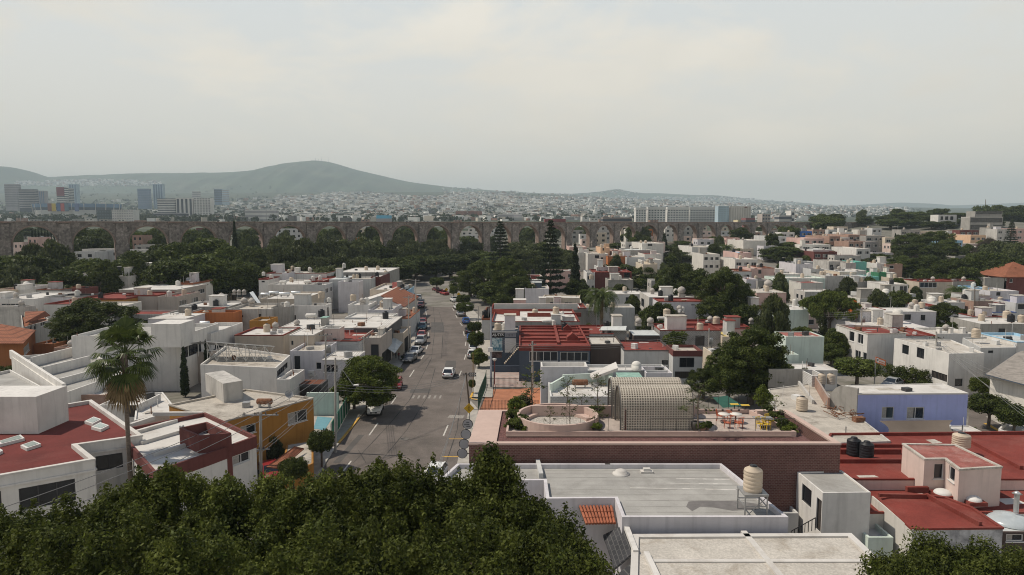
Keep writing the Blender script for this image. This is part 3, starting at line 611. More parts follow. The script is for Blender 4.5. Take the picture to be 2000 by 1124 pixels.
for k, px, top, w, Y in [('big0', 1775, 456, 76, 300), ('big2', 1830, 452, 84, 300), ('big0', 1800, 475, 110, 270), ('big2', 1850, 470, 70, 285), ('big0', 1770, 500, 90, 240), ('big2', 1820, 500, 100, 235), ('big0', 1860, 505, 80, 225)]: T(k, px, top, w, Y, label=BR, group=GBR)
for k, px, top, w, Y in [('loose0', 1960, 470, 90, 260), ('loose1', 1990, 478, 80, 250), ('round0', 1935, 490, 80, 235), ('round2', 1975, 505, 90, 215), ('round0', 1905, 495, 70, 230), ('round0', 1890, 520, 60, 210)]:
 T(k, px, top, w, Y, label='dark drooping tree at the right edge below the hill houses', group='dark trees at the right edge')
T('bare1', 1930, 463, 50, 275, label='leafless grey-brown tree among dark trees at the right edge')
T('conifer1', 1977, 429, 30, 330, label='tiered conifer at the right edge before a white house'); T('pinecone1', 1749, 455, 14, 330, label='small dark cone shaped tree left of the big right clump')
T('bare1', 430, 531, 112, base=580, label='broad leafless brown tree behind the left roofs'); T('loose0', 180, 543, 55, base=578, label='silvery green small tree beside a beige wall on the left')
T('big0', 187, 583, 168, base=690, label='large dark round tree between left roofs behind the fan palm'); T('big2', 140, 600, 90, base=686, label='dark tree merging with the large round one on the left')
T('bush0', 12, 712, 40, base=745, label='green bush at the left edge beside white roof wall')
T('big1', 718, 698, 150, base=808, label='bright green round street tree shading a parked white car'); T('round1', 690, 707, 70, base=800, label='bright green tree beside the street lamp on the left pavement')
T('round1', 975, 568, 50, base=606, label='small green tree left of the white commercial roof'); T('round1', 1262, 573, 60, base=612, label='small round olive-green tree beside the palm')
T('fpalm1', 1176, 540, 88, base=655, label='large feather palm with arching fronds behind the red roof')
T('fan1', 238, 617, 132, base=1010, Y=None, label='tall fan palm with dead skirt in front of the red roof')
T('umbrella1', 1622, 566, 118, base=660, label='spreading flat crowned tree with red blossoms on the right')
T('big2', 1470, 640, 150, base=790, label='large dark dense tree behind the brick building terrace'); T('big2', 1425, 690, 110, base=785, label='dark green tree left of the large dense one behind the terrace'); T('big0', 1375, 718, 70, base=780, label='smaller green tree behind the vaulted screen'); T('round0', 1525, 705, 60, base=780, label='dark tree at the right of the dense clump behind the terrace')
T('round1', 1570, 722, 50, base=790, label='light green shrub tree before the white wall')
for px, top, w, b_, l in [(1675, 702, 92, 760, 'clipped bright round street tree in front of the orange sign'), (1408, 617, 34, 652, 'clipped dome tree at the junction behind red roofs'), (1513, 645, 34, 690, 'second clipped dome tree near the mint green house'), (1570, 640, 40, 690, 'low clipped tree top at the street by the grey wall')]: T('clip0', px, top, w, base=b_, label=l)
T('loose1', 1625, 600, 0.1+60, base=655, label='dark small tree below the flat crowned one'); T('round1', 1632, 650, 60, base=710, label='green and mauve flowering shrub tree before the long white house'); T('round0', 1625, 670, 50, base=715, label='dark hedge tree before the long white house')
T('big0', 1852, 592, 82, base=650, label='dark leafy tree beside the white flat roof on the right'); T('round0', 1810, 618, 50, base=650, label='low dark tree left of the leafy one on the right')
T('round0', 1775, 578, 50, base=612, label='dark tree behind a beige dome tank on the right'); T('round0', 1740, 565, 50, base=600, label='dark green tree behind the white tower house on the right'); T('round0', 1710, 570, 34, base=600, label='small dark bush tree before the white tower house')
T('loose1', 1760, 585, 90, base=622, label='grey-green shrubs in front of a white flat roof'); T('round1', 1945, 548, 44, base=585, label='light green tree before a grey block at the right edge'); T('round0', 1860, 575, 60, base=615, label='dark round tree left of a blue house')
T('round1', 1580, 583, 60, base=620, label='pale green tree behind the flat crowned one')
# foreground trees
FGL = leafmat('leaf_laurel', (.022, .033, .007), (.15, .172, .034), .28, .6)
FG = []
def foreground(label, blobs, n, size, seed, ground_px, name='laurel_tree'):
 # blobs: pixel centre, distance, radius in metres; a broad crown of many small clumps
 rs = random.Random(seed); cl = []
 blobs = [(x, y+(22 if x < 330 else 14), Y, r) for x, y, Y, r in blobs]; c0 = PY(blobs[0][0], blobs[0][1], blobs[0][2]); X0, Y0 = c0[0], c0[1]
 for px, py, Y, r in blobs:
  c = PY(px, py, Y); py += 0
  for i in range(int(7+r*6)):
   t = rs.random()*6.28; u = rs.uniform(-.7, 1); q = math.sqrt(1-u*u); k = r*rs.uniform(.7, 1.02); rr = rs.uniform(.34, .8)
   cl.append((c[0]-X0+k*q*math.cos(t), c[1]-Y0+k*q*math.sin(t), c[2]+k*u*.8, rr, rr, rr*rs.uniform(.8, 1.5)))
   if u > .1 and rs.random() < .5: cl.append((cl[-1][0]+rs.uniform(-.25, .25), cl[-1][1]-.1, cl[-1][2]+rr*rs.uniform(.8, 1.5), .14, .14, rs.uniform(.25, .45)))
  cl.append((c[0]-X0, c[1]-Y0, c[2], r*.75, r*.75, r*.6))
 o = empty(name, (X0, Y0, 0), label, 'tree'); b = MB(bark); zc = min(c[2] for c in cl)
 b.tube([(0, 0, -.3), (.2, .1, zc*.5), (0, 0, zc)], [.45, .36, .3], 9)
 for px, py, Y, r in blobs:
  c = PY(px, py, Y); e = (c[0]-X0, c[1]-Y0, c[2]+r*.3); b.tube([(0, 0, zc*.8), (e[0]*.5, e[1]*.5, (zc+e[2])/2-.5), e], [.22, .15, .04], 6)
 b.build('trunk', o, off=(0, 0, 0)); leaves('crown', cl, n, size, seed, [FGL, LIME], o, up=.5, core=.12, asp=2.0, shell=(.55, 1.08), jit=.8)
foreground('big leafy tree filling the bottom left corner', [(150, 1075, 26, 2.6), (40, 1085, 26, 2.0), (60, 1150, 24, 2.6), (250, 1010, 27, 1.7), (290, 1080, 25, 2.5), (180, 1160, 22, 2.6), (120, 1040, 27, 1.3), (30, 1030, 27, .8), (300, 960, 28, 1.15), (262, 985, 28, 1.0)], 92000, .072, 1, None)
foreground('big leafy tree at the bottom left of the street mouth', [(470, 1060, 27, 2.5), (380, 1040, 27, 1.9), (400, 1130, 23, 2.6), (560, 1040, 28, 2.0), (600, 1130, 23, 2.6), (480, 985, 28, 1.3), (560, 975, 28.5, 1.1), (350, 960, 28, 1.1), (610, 985, 28, 1.2), (425, 975, 28, .8)], 92000, .072, 2, None)
foreground('big leafy tree at the bottom centre in front of the street', [(770, 1040, 28, 2.6), (680, 1050, 27, 2.2), (850, 1050, 27, 2.3), (760, 1130, 23, 2.8), (690, 985, 28, 1.5), (765, 945, 29, 1.2), (830, 975, 28.5, 1.4), (890, 1000, 28, 1.5), (640, 1000, 28, 1.2), (760, 975, 28, 1.5), (690, 955, 28.5, .9)], 98000, .072, 3, None)
foreground('big leafy tree at the bottom with one tall shoot', [(965, 1060, 27, 2.4), (1040, 1090, 26, 1.7), (920, 1130, 23, 2.7), (1050, 1150, 23, 2.2), (950, 985, 28, 1.3), (968, 935, 28.5, .8), (962, 905, 28.5, .45), (1000, 1000, 28, 1.2), (920, 1030, 27, 1.8), (1085, 1060, 27, 1.0), (1030, 1010, 28, .7), (1110, 1095, 26, 1.1), (1120, 1150, 24, 1.3), (915, 965, 28.5, .8)], 92000, .072, 4, None)
foreground('leafy tree at the bottom right corner before the patched wall', [(1800, 1105, 31, 1.3), (1870, 1120, 30, 1.4), (1770, 1140, 29, 1.3), (1940, 1115, 30, 1.1), (1980, 1130, 29, 1.4), (1900, 1150, 28, 1.6), (1850, 1085, 31, .8), (1735, 1110, 30, .8), (1905, 1092, 31, .7)], 40000, .072, 5, None)
# ================================================================ BUILDINGS
def wm(k, c, **o):
 o.setdefault('var', .09); o.setdefault('streak', .36); o.setdefault('dirt_amt', .16); o.setdefault('scale', .5); return mat('wall_'+k, c, .9, **o)
wm('white', (.63, .61, .58)); wm('offwhite', (.60, .575, .53)); wm('cream', (.58, .50, .40)); wm('greywhite', (.50, .50, .49)); wm('lilac', (.56, .54, .56)); wm('beige', (.50, .43, .35)); wm('taupe', (.40, .35, .31))
wm('concrete', (.33, .315, .29), streak=.55, dirt_amt=.35); wm('dirty', (.47, .45, .42), streak=.7, dirt_amt=.5); wm('dark', (.10, .098, .10)); wm('maroon', (.14, .05, .045)); wm('ochre', (.36, .175, .042)); wm('orange', (.45, .16, .06)); wm('periwinkle', (.36, .40, .68), dirt_amt=.1, dirt=(.2, .22, .4))
wm('teal', (.16, .42, .36)); wm('green', (.05, .19, .10)); wm('navy', (.075, .095, .125)); wm('skyblue', (.32, .52, .68)); wm('pink', (.55, .38, .34)); wm('blue', (.06, .17, .48)); wm('darkbrown', (.085, .065, .058)); wm('rustorange', (.30, .12, .05)); wm('peach', (.62, .42, .28)); wm('mint', (.55, .63, .57)); wm('yellow', (.62, .48, .16)); wm('patched', (.50, .50, .51), streak=.6, dirt=(.13, .13, .14), dirt_amt=.85); wm('rose', (.62, .50, .45), dirt_amt=.05)
brickmat('wall_brick', (.30, .15, .10), (.36, .20, .14), (.33, .28, .25)); brickmat('wall_greybrick', (.26, .24, .23), (.20, .185, .18), (.40, .38, .36), .4, .2, .03, .5); brickmat('wall_brownbrick', (.115, .050, .043), (.16, .075, .063), (.20, .14, .125), .26, .13, .016, .12)
brickmat('wall_block', (.44, .43, .42), (.40, .39, .38), (.60, .59, .57), .4, .2, .025, .2)
mat('roof_red', (.185, .038, .029), .9, .24, .4, dirt=(.235, .085, .068), dirt_amt=.6, fine=.1); mat('roof_deepred', (.135, .029, .025), .9, .2, .4, dirt=(.17, .055, .046), dirt_amt=.5, fine=.08); mat('roof_fadedred', (.27, .095, .08), .92, .25, 1.2, dirt=(.40, .25, .22), dirt_amt=.6, fine=.1); mat('roof_white', (.56, .54, .51), .9, .1, .5, dirt=(.33, .29, .25), dirt_amt=.6); mat('roof_grey', (.34, .332, .312), .92, .14, .5, dirt=(.20, .19, .175), dirt_amt=.5, fine=.04); mat('roof_concrete', (.42, .385, .335), .92, .2, .7, dirt=(.13, .11, .09), dirt_amt=.75, fine=.1); mat('roof_cream', (.47, .44, .395), .9, .13, .8, dirt=(.30, .26, .21), dirt_amt=.75, fine=.14)
mat('roof_dark', (.07, .066, .065), .85, .2, .8, dirt_amt=.3); mat('roof_asbestos', (.27, .245, .22), .92, .2, 1.5, dirt=(.12, .11, .10), dirt_amt=.7); mat('roof_green', (.25, .40, .34), .7, .2, 1.2, dirt_amt=.4); mat('roof_metal', (.50, .52, .51), .55, .12, .8, dirt_amt=.25, spec=.5); mat('roof_blue', (.05, .10, .30), .7, .15, 1)
brickmat('roof_terracotta', (.31, .12, .066), (.25, .095, .052), (.16, .06, .035), .28, .22, .03, .35)
brickmat('roof_tilepatio', (.40, .165, .09), (.35, .14, .075), (.36, .20, .13), .5, .5, .03, .3)
mat('glass', (.018, .021, .026), .12, .3, .7, spec=.6); mat('frame_white', (.62, .61, .59), .6); mat('frame_dark', (.05, .05, .052), .5); mat('curtain', (.33, .31, .285), .9, .25, 6); mat('door_dark', (.06, .05, .045), .6, .2, 2); mat('metal_grey', (.30, .30, .30), .45, .15, 3, metal=.4, spec=.5); mat('rust', (.17, .075, .04), .9, .4, 6, dirt=(.35, .28, .22), dirt_amt=.5); mat('iron_dark', (.035, .034, .035), .6); mat('skylight_glass', (.30, .36, .34), .15, .15, 3, spec=.6); mat('galvanised', (.55, .56, .56), .35, .1, 3, metal=.6, spec=.5)
M = MATS
def wk(k): return M['wall_'+k]
def rk(k): return M['roof_'+k] if 'roof_'+k in M else M['wall_'+k]
def inset(poly, d):
 n = len(poly); out = []
 for i in range(n):
  p0, p1, p2 = (Vector(poly[i-1][:2]), Vector(poly[i][:2]), Vector(poly[(i+1) % n][:2])); a = (p1-p0).normalized(); b = (p2-p1).normalized()
  na = Vector((-a.y, a.x)); nb = Vector((-b.y, b.x)); den = 1+na.dot(nb)
  q = p1+(na+nb)*(d/max(den, .25)); out.append((q.x, q.y))
 return out
def ccw(poly):
 s = sum(poly[i-1][0]*poly[i][1]-poly[i][0]*poly[i-1][1] for i in range(len(poly))); return list(poly) if s > 0 else list(poly)[::-1]
def Wp(pts, z): return [P(x, y, z)[:2] for x, y in pts]
def edge_uz(poly, e, px, py):                     # where the ray meets the vertical wall of edge e
 A = Vector(poly[e][:2]); B = Vector(poly[(e+1) % len(poly)][:2]); d = B-A; a, b, c = ray(px, py); n = Vector((d.y, -d.x)); den = n.x*a+n.y*b
 t = n.dot(A)/den; q = Vector((a*t, b*t)); return (q-A).dot(d)/d.length, CAMZ+c*t
def wall_with_holes(b, A, B, z0, z1, rects, depth=.16):
 A = Vector((*A[:2], 0)); B = Vector((*B[:2], 0)); d = (B-A); L = d.length; d /= L; nrm = Vector((d.y, -d.x, 0))
 rects = [(max(.02, r[0]), min(L-.02, r[1]), max(z0+.02, r[2]), min(z1-.02, r[3])) for r in rects]; rects = [r for r in rects if r[1]-r[0] > .05 and r[3]-r[2] > .05]
 us = sorted({0, L, *[r[0] for r in rects], *[r[1] for r in rects]}); zs = sorted({z0, z1, *[r[2] for r in rects], *[r[3] for r in rects]})
 q = lambda u, z, k=0: tuple(A+d*u-nrm*k+Vector((0, 0, z)))
 for i in range(len(us)-1):
  for j in range(len(zs)-1):
   um = (us[i]+us[i+1])/2; zm = (zs[j]+zs[j+1])/2
   if any(r[0] < um < r[1] and r[2] < zm < r[3] for r in rects): continue
   b.face(q(us[i], zs[j]), q(us[i+1], zs[j]), q(us[i+1], zs[j+1]), q(us[i], zs[j+1]))
 for r in rects:
  a, c, e, f = r; b.face(q(a, e), q(a, f), q(a, f, depth), q(a, e, depth)); b.face(q(c, e, depth), q(c, f, depth), q(c, f), q(c, e)); b.face(q(a, f), q(c, f), q(c, f, depth), q(a, f, depth)); b.face(q(a, e, depth), q(c, e, depth), q(c, e), q(a, e))
 return rects, q
def window(ro, q, r, kind):
 a, c, e, f = r; w = c-a; h = f-e; dp = .12
 pane = M['glass']; fr = M['frame_white'] if kind in 'wc' else M['frame_dark']; nm = 'window'
 if kind == 'd': pane = M['door_dark']; nm = 'door'
 if kind == 'g': pane = M['door_dark']; nm = 'gate'
 b = MB(pane); b.face(q(a, e, dp), q(c, e, dp), q(c, f, dp), q(a, f, dp));
 if kind == 'c':
  b.use(M['curtain']); b.face(q(a+w*.02, e, dp-.012), q(a+w*.42, e, dp-.012), q(a+w*.42, f, dp-.012), q(a+w*.02, f, dp-.012))
 o = b.build(nm, ro); b = MB(fr); t = min(.07, w*.08)
 def bx(u0, u1, z0, z1):
  k0, k1 = dp-.005, dp-.06; v = [q(u0, z0, k0), q(u1, z0, k0), q(u1, z1, k0), q(u0, z1, k0), q(u0, z0, k1), q(u1, z0, k1), q(u1, z1, k1), q(u0, z1, k1)]
  b.idx(v, [(4, 5, 6, 7), (0, 4, 7, 3), (5, 1, 2, 6), (7, 6, 2, 3), (0, 1, 5, 4)])
 if kind in 'wc': v = [q(a-.06, e-.07, -.0), q(c+.06, e-.07, -.0), q(c+.06, e, -.0), q(a-.06, e, -.0), q(a-.06, e-.07, -.07), q(c+.06, e-.07, -.07), q(c+.06, e, -.07), q(a-.06, e, -.07)]; b.idx(v, [(4, 5, 6, 7), (0, 4, 7, 3), (5, 1, 2, 6), (7, 6, 2, 3), (0, 1, 5, 4)])
 bx(a, a+t, e, f); bx(c-t, c, e, f); bx(a+t, c-t, f-t, f); bx(a+t, c-t, e, e+t)
 nm_ = max(1, int(round(w/1.1))) if kind != 'd' else 1
 for i in range(1, nm_): u = a+w*i/nm_; bx(u-t/2, u+t/2, e+t, f-t)
 if kind == 'g':
  for i in range(1, int(w/.3)): u = a+w*i/int(w/.3); bx(u-.02, u+.02, e+t, f-t)
 b.build('frame' if nm == 'window' else nm+'_frame', o)
HOUSES = {}
RNG = random.Random(77); RN2 = random.Random(5)
def house(label, poly, z0, h, wall='white', roof='white', par=.4, wins=(), rooms=(), fascia=None, cop=None, name='house', cat='house', group=None, clutter=None, pth=.17, deep=1.2, seams=0):
 poly = ccw([tuple(p[:2]) for p in poly]); n = len(poly); zt = z0+h; cx = sum(p[0] for p in poly)/n; cyy = sum(p[1] for p in poly)/n
 if poly[0][1] > 108 and wall == 'white': wall = RN2.choice(['white', 'white', 'offwhite', 'dirty'])
 if poly[0][1] > 108 and roof == 'white' and 'roof' not in label: roof = RN2.choice(['white', 'cream', 'concrete', 'grey'])
 ro = root(name, (cx, cyy, z0), label, cat, group); rects = {i: [] for i in range(n)}; kinds = {i: [] for i in range(n)}
 for w in wins:
  e = w[0] % n
  if w[1] == 'u':
   A, B = Vector(poly[e]), Vector(poly[(e+1) % n]); L = (B-A).length; r = (w[2]*L, w[3]*L, z0+w[4], z0+w[5]); k = w[6] if len(w) > 6 else 'w'
  else:
   _, x0, y0, x1, y1 = w[:5]; k = w[5] if len(w) > 5 else 'w'; xm, ym = (x0+x1)/2, (y0+y1)/2; u0, _z = edge_uz(poly, e, x0, ym); u1, _z = edge_uz(poly, e, x1, ym); _u, za = edge_uz(poly, e, xm, y1); _u, zb = edge_uz(poly, e, xm, y0); r = (min(u0, u1), max(u0, u1), za, zb)
  rects[e].append(r); kinds[e].append(k)
 b = MB(wk(wall)); todo = []
 for i in range(n):
  rs = rects[i]; zz = zt-(fascia[1] if fascia else 0)
  L = (Vector(poly[i])-Vector(poly[(i+1) % n])).length
  ok = [(max(.02, r[0]), min(L-.02, r[1]), max(z0-deep+.02, r[2]), min(zz-.02, r[3]), k) for r, k in zip(rs, kinds[i])]; ok = [r for r in ok if r[1]-r[0] > .05 and r[3]-r[2] > .05]
  rr, q = wall_with_holes(b, poly[i], poly[(i+1) % n], z0-deep, zz, [r[:4] for r in ok])
  todo += [(q, r[:4], r[4]) for r in ok]
 b.build('wall', ro)
 for q, r, k in todo: window(ro, q, r, k)
 if fascia:
  b = MB(rk(fascia[0])); o_ = inset(poly, -.04); b.prism(o_, zt-fascia[1], zt-.012, cap=False); b.build('fascia', ro)
 ins = inset(poly, pth); zr = zt-par; b = MB(rk(roof)); b.face(*[(p[0], p[1], zr) for p in ins]); rf = b.build('roof', ro)
 b = MB(rk(cop) if cop else (rk(fascia[0]) if fascia else wk(wall))); out_ = inset(poly, -.05) if (cop or fascia) else poly
 for i in range(n):
  j = (i+1) % n; b.face((*out_[i], zt), (*out_[j], zt), (*ins[j], zt), (*ins[i], zt)); b.face((*ins[i], zt), (*ins[j], zt), (*ins[j], zr-.02), (*ins[i], zr-.02))
  if cop: b.face((*out_[i], zt-.14), (*out_[j], zt-.14), (*out_[j], zt), (*out_[i], zt)); b.face((*poly[i], zt-.14), (*poly[j], zt-.14), (*out_[j], zt-.14), (*out_[i], zt-.14))
 b.build('parapet', ro)
 for r in rooms:
  x0, x1, yb, yt, dep, wl = r[:6]; rfm = r[6] if len(r) > 6 else 'white'; A = P(x0, yb, zr); B = P(x1, yb, zr); hh = (yb-yt)*A[1]/F*1.01; Y = (A[1]+B[1])/2
  q4 = [(A[0], Y), (B[0], Y), (B[0]+.02*dep, Y+dep), (A[0]+.02*dep, Y+dep)]
  b = MB(wk(wl)); b.prism(q4, zr-.02, zr+hh, cap=False); rm = b.build('roof_room', ro); b = MB(rk(rfm)); b.prism(inset(q4, -.09), zr+hh, zr+hh+.12); b.build('roof_slab', rm)
 if clutter is None: clutter = 5
 if clutter:
  xs_ = [p[0] for p in ins]; ys_ = [p[1] for p in ins]
  def inside(x, y):
   for i in range(n):
    a, c = poly[i], poly[(i+1) % n]
    if (c[0]-a[0])*(y-a[1])-(c[1]-a[1])*(x-a[0]) < .5*math.hypot(c[0]-a[0], c[1]-a[1]): return False
   return True
  k = 0
  for _ in range(clutter*5):
   x, y = RNG.uniform(min(xs_), max(xs_)), RNG.uniform(min(ys_), max(ys_))
   if not inside(x, y) or k >= clutter: continue
   k += 1; t = RNG.random(); b = MB(M[RNG.choice(['metal_grey', 'rust', 'frame_dark', 'frame_white'])])
   if t < .3: b.tube([(x, y, zr), (x, y, zr+RNG.uniform(.4, .9))], .06, 5); nm = 'vent_pipe'
   elif t < .5: b.tube([(x, y, zr), (x, y, zr+RNG.uniform(1.5, 2.8))], .025, 4); nm = 'roof_antenna'
   elif t < .75: b.box((x, y, zr), (RNG.uniform(.4, 1.1), RNG.uniform(.4, .9), RNG.uniform(.3, .8)), RNG.random()); nm = 'roof_box'
   else: a_ = RNG.random()*6; l_ = RNG.uniform(.8, 2); b.bar((x, y, zr+.06), (x+l_*math.cos(a_)*.4, y+l_*math.sin(a_)*.4, zr+.06), .1); nm = 'pipe_run'
   b.build(nm, ro)
  b = MB(rk(RNG.choice(['grey', 'white', 'cream', 'concrete']))); k = 0
  for _ in range(8):
   x, y = RNG.uniform(min(xs_), max(xs_)), RNG.uniform(min(ys_), max(ys_)); w, d = RNG.uniform(.8, 2.4), RNG.uniform(.3, 1.4)
   if k < 2 and all(inside(x+sx*w/2, y+sy*d/2) for sx in (-1, 1) for sy in (-1, 1)):
    k += 1; b.face((x-w/2, y-d/2, zr+.004*k), (x+w/2, y-d/2*.7, zr+.004*k), (x+w/2*.8, y+d/2, zr+.004*k), (x-w/2, y+d/2*.8, zr+.004*k))
  if k: b.build('roof_patch', ro)
 HOUSES[label] = (ro, poly, z0, zt, zr); return ro
def Rect(x0, x1, yf, yb, h, z0=None, dmin=3.0, dmax=28):
 xm = (x0+x1)/2; Ys = np.arange(28, 1500, .25); k = (CAMZ-PY(xm, yf, 100)[2])/100; Xs = Ys*PY(xm, yf, 100)[0]/100
 gz = G(Xs, Ys) if z0 is None else np.full_like(Ys, z0); hit = np.nonzero(CAMZ-k*Ys <= gz+h)[0]
 i = hit[0] if len(hit) else len(Ys)-1; Y = Ys[i]; z = float(gz[i]) if z0 is None else z0
 A = PY(x0, yf, Y); B = PY(x1, yf, Y); d = 9.0
 if z+h < 19: d = min(dmax, max(dmin, P(xm, yb, z+h)[1]-Y))
 s = .016*d
 return [(A[0], A[1]), (B[0], B[1]), (B[0]+s, B[1]+d), (A[0]+s, A[1]+d)], z
def H(label, x0, x1, yf, yb, h, wall='white', roof='white', z0=None, aw=None, **o):
 poly, z = Rect(x0, x1, yf, yb, h, z0); wins = list(o.pop('wins', ()))
 if aw:                                           # a row of windows on the wall facing the street side and the front
  for e in aw[0]:
   n = aw[1]
   for s in range(max(1, int(h/3))):
    for i in range(n): u = (i+.5)/n; wins.append((e, 'u', u-.22/n-.04, u+.22/n+.04, h-2.3-3*s, h-1.1-3*s, 'wc'[(i+s) % 2]))
 return house(label, poly, z, h, wall, roof, wins=wins, **o)
def sheet(ro, name, pts, th, m):                     # a slab following four 3D corners (sloped roofs, awnings)
 b = MB(m); A = [tuple(p) for p in pts]; B = [(p[0], p[1], p[2]-th) for p in pts]; n = len(A)
 b.idx(A+B, [tuple(range(n)), tuple(range(2*n-1, n-1, -1))]+[(i+n, (i+1) % n+n, (i+1) % n, i) for i in range(n)]); return b.build(name, ro)
# ---------------------------------------------------------------- left block, far to near
H('white three storey modern house with roof terrace before the left trees', 238, 321, 527, 521, 10, 'white', 'white', wins=[(0, 253, 531, 271, 542, 'w'), (0, 297, 532, 308, 536, 'w'), (0, 309.5, 532, 320, 536, 'w'), (0, 252, 547, 264, 551, 'f')], rooms=[(274, 297, 529, 515, 4, 'white'), (229, 270, 528, 521.5, 5, 'dark', 'white')])
H('low white wing left of the three storey modern house', 225, 250, 540, 536, 8.6, 'white', 'white')
H('peach coloured box shaped upper floor in front of the modern white house', 283, 316, 545, 540, 8.6, 'rose', 'white')
H('taupe house with walled roof terrace and round tanks before left trees', 82, 130, 540, 536, 8.3, 'taupe', 'concrete', par=1.2, rooms=[(84, 97, 548, 537, 3, 'beige')])
H('beige house with thin cream roof slab beside a silvery tree', 132, 178, 546, 541, 8, 'taupe', 'cream', cop='white')
H('low cream roofed house with wide eaves on the left', 232, 345, 566, 555, 7.4, 'taupe', 'white', cop='white', par=.1, aw=([1], 3))
H('white and terracotta house at the corner behind the cream roofed one', 346, 377, 553, 546, 8, 'offwhite', 'terracotta', fascia=('terracotta', .5))
H('small house with terracotta roof at the far left edge', -15, 30, 566, 559, 7.3, 'cream', 'terracotta')
H('white boxy house with silver domed tank on the far left', 30, 69, 560, 556, 8, 'white', 'white', rooms=[(34, 48, 566, 557, 3, 'white')])
H('grey walled house with terracotta ridge beside the white boxy one', 70, 116, 566, 559, 7.2, 'concrete', 'terracotta', cop='terracotta')
H('small dark red roofed block between left houses', 140, 166, 564, 560, 7.5, 'maroon', 'red')
H('wide plain white house at the left edge with stepped parapets', -20, 69, 584, 570, 6.8, 'white', 'white', aw=([0], 1), rooms=[(-10, 10, 584, 573, 3, 'white')])
H('lilac grey long low house with dark roof line on the left', 86, 165, 580, 574, 6.8, 'lilac', 'dark', cop='dark')
H('white house with red waterproofed roof and one skylight', 86, 152, 594, 584, 6.5, 'white', 'red', cop='red')
H('mustard yellow house with curved red roof edge', 153, 245, 583, 572, 6.8, 'ochre', 'red', fascia=('red', .35))
H('taupe walled house with red roof and dark glazed right side', 246, 306, 577, 570, 7, 'taupe', 'red', fascia=('red', .3), wins=[(1, 'u', .1, .9, .5, 6.2, 'f')])
H('pale house with dark glass corner next to the taupe red roofed house', 307, 345, 580, 570, 6.8, 'taupe', 'red', aw=([1], 2))
H('white stair tower house on the left edge above terracotta lean-to', -30, 49, 600, 597, 6.9, 'white', 'white', wins=[(1, 'u', .3, .5, 3.8, 5, 'f')])
def W_house(label, pts, z, h, *a, **o): return house(label, Wp(pts, z+h), z, h, *a, **o)
ro = W_house('white house with two terracotta lean-to roofs on the left edge', [(45, 640), (97, 625), (80, 610), (40, 612)], 0, 5.2, 'white', 'terracotta', wins=[(0, 58, 632, 62, 646, 'f'), (0, 66, 630, 70, 644, 'f'), (0, 79, 625, 89, 637, 'w')])
sheet(ro, 'tile_roof', [P(48, 631, 5.6), P(98, 616, 5.3), P(88, 608, 6.3), P(49, 609, 6.5)], .12, M['roof_terracotta'])
sheet(ro, 'tile_canopy', [P(64, 652, 3.2), P(104, 638, 3.2), P(100, 630, 3.7), P(66, 641, 3.8)], .1, M['roof_terracotta'])
ro = W_house('rust orange house with terracotta pitched roof at the left edge', [(-40, 672), (45, 670), (68, 646), (-10, 634)], 0, 5, 'rustorange', 'terracotta', wins=[(1, 46, 674, 58, 690, 'w')], par=.1, clutter=0)
sheet(ro, 'tile_roof', [P(-45, 671, 5.2), P(45, 671, 5.2), P(70, 645, 5.5), P(0, 633, 6.4), P(-45, 632, 6.4)], .14, M['roof_terracotta'])
H('orange brown wall and lean-to below the rust coloured house', 66, 105, 672, 660, 3.4, 'rustorange', 'terracotta'); H('brick yard wall with white roof behind left of tall white house', 105, 138, 680, 672, 3.6, 'brick', 'roof_white' if 0 else 'white')
H('plain white roofed house with pale blue wall behind the tall white one', 289, 362, 623, 612, 6.4, 'lilac', 'white', par=.05, cop='white')
H('orange walled terrace house with red roof floor', 377, 457, 611, 606, 6.4, 'orange', 'red', par=1.1, wins=[(0, 380, 630, 392, 637, 'f')])
H('small grey brown block left of the orange terrace', 358, 376, 608, 603, 6.4, 'greybrick', 'concrete')
H('flat white roofed house with rounded pink tank on the left', 350, 446, 599, 588, 6.3, 'concrete', 'white', cop='white')
H('stained old grey concrete house with rusty solar heater on top', 444, 531, 604, 592, 6.5, 'dirty', 'concrete', par=.5, wins=[(0, 466, 616, 475, 620, 'f'), (0, 504, 613, 511, 626, 'w'), (1, 'u', .2, .5, 3, 4.8, 'f')])
H('ochre walled small roof box house in the left centre', 487, 522, 627, 619, 5.6, 'ochre', 'cream', par=.5)
H('plain grey rendered tall wall house in the left centre', 530, 566, 600, 597, 6.8, 'concrete', 'cream')
H('white house with two dark doorways and black tank in the left centre', 566, 636, 597, 592, 6.8, 'white', 'cream', wins=[(0, 570, 616, 578, 630, 'd'), (1, 'u', .25, .5, 3.6, 6.2, 'd')])
H('long beige house with many horizontal tanks on its roof', 508, 592, 584, 570, 6.8, 'beige', 'white', par=.3)
H('grey block house with white right side behind the tank roofs', 592, 634, 557, 552, 7.6, 'greywhite', 'white', aw=([1], 2))
H('round white tower house with small red roof', 505, 523, 545, 540, 8.2, 'white', 'red', fascia=('red', .3), wins=[(0, 511, 549, 517, 552, 'f')])
H('white house with wide flat cream roofs and horizontal tanks', 523, 606, 556, 546, 7.7, 'offwhite', 'white')
H('tall lilac stair tower house standing among white roofs', 551, 563, 534, 531, 9.4, 'lilac', 'white')
H('white row house with lilac rooftop room before the trees', 520, 637, 534, 527, 9, 'white', 'cream', cop='red', rooms=[(529, 550, 533, 517.5, 3, 'lilac'), (575, 583, 533, 524, 2, 'white')])
H('white house with bright red parapet behind white roofs', 595, 632, 549, 540, 8, 'greywhite', 'red', fascia=('red', .7), wins=[(0, 608, 550, 630, 554, 'f')])
H('long grey house with white metal roof at the tree line', 661, 755, 532, 523, 9, 'concrete', 'white', cop='white', par=.1)
H('small house with pale blue metal roof below the long grey one', 643, 672, 546, 539, 8.3, 'greywhite', 'metal', cop='metal', par=.05)
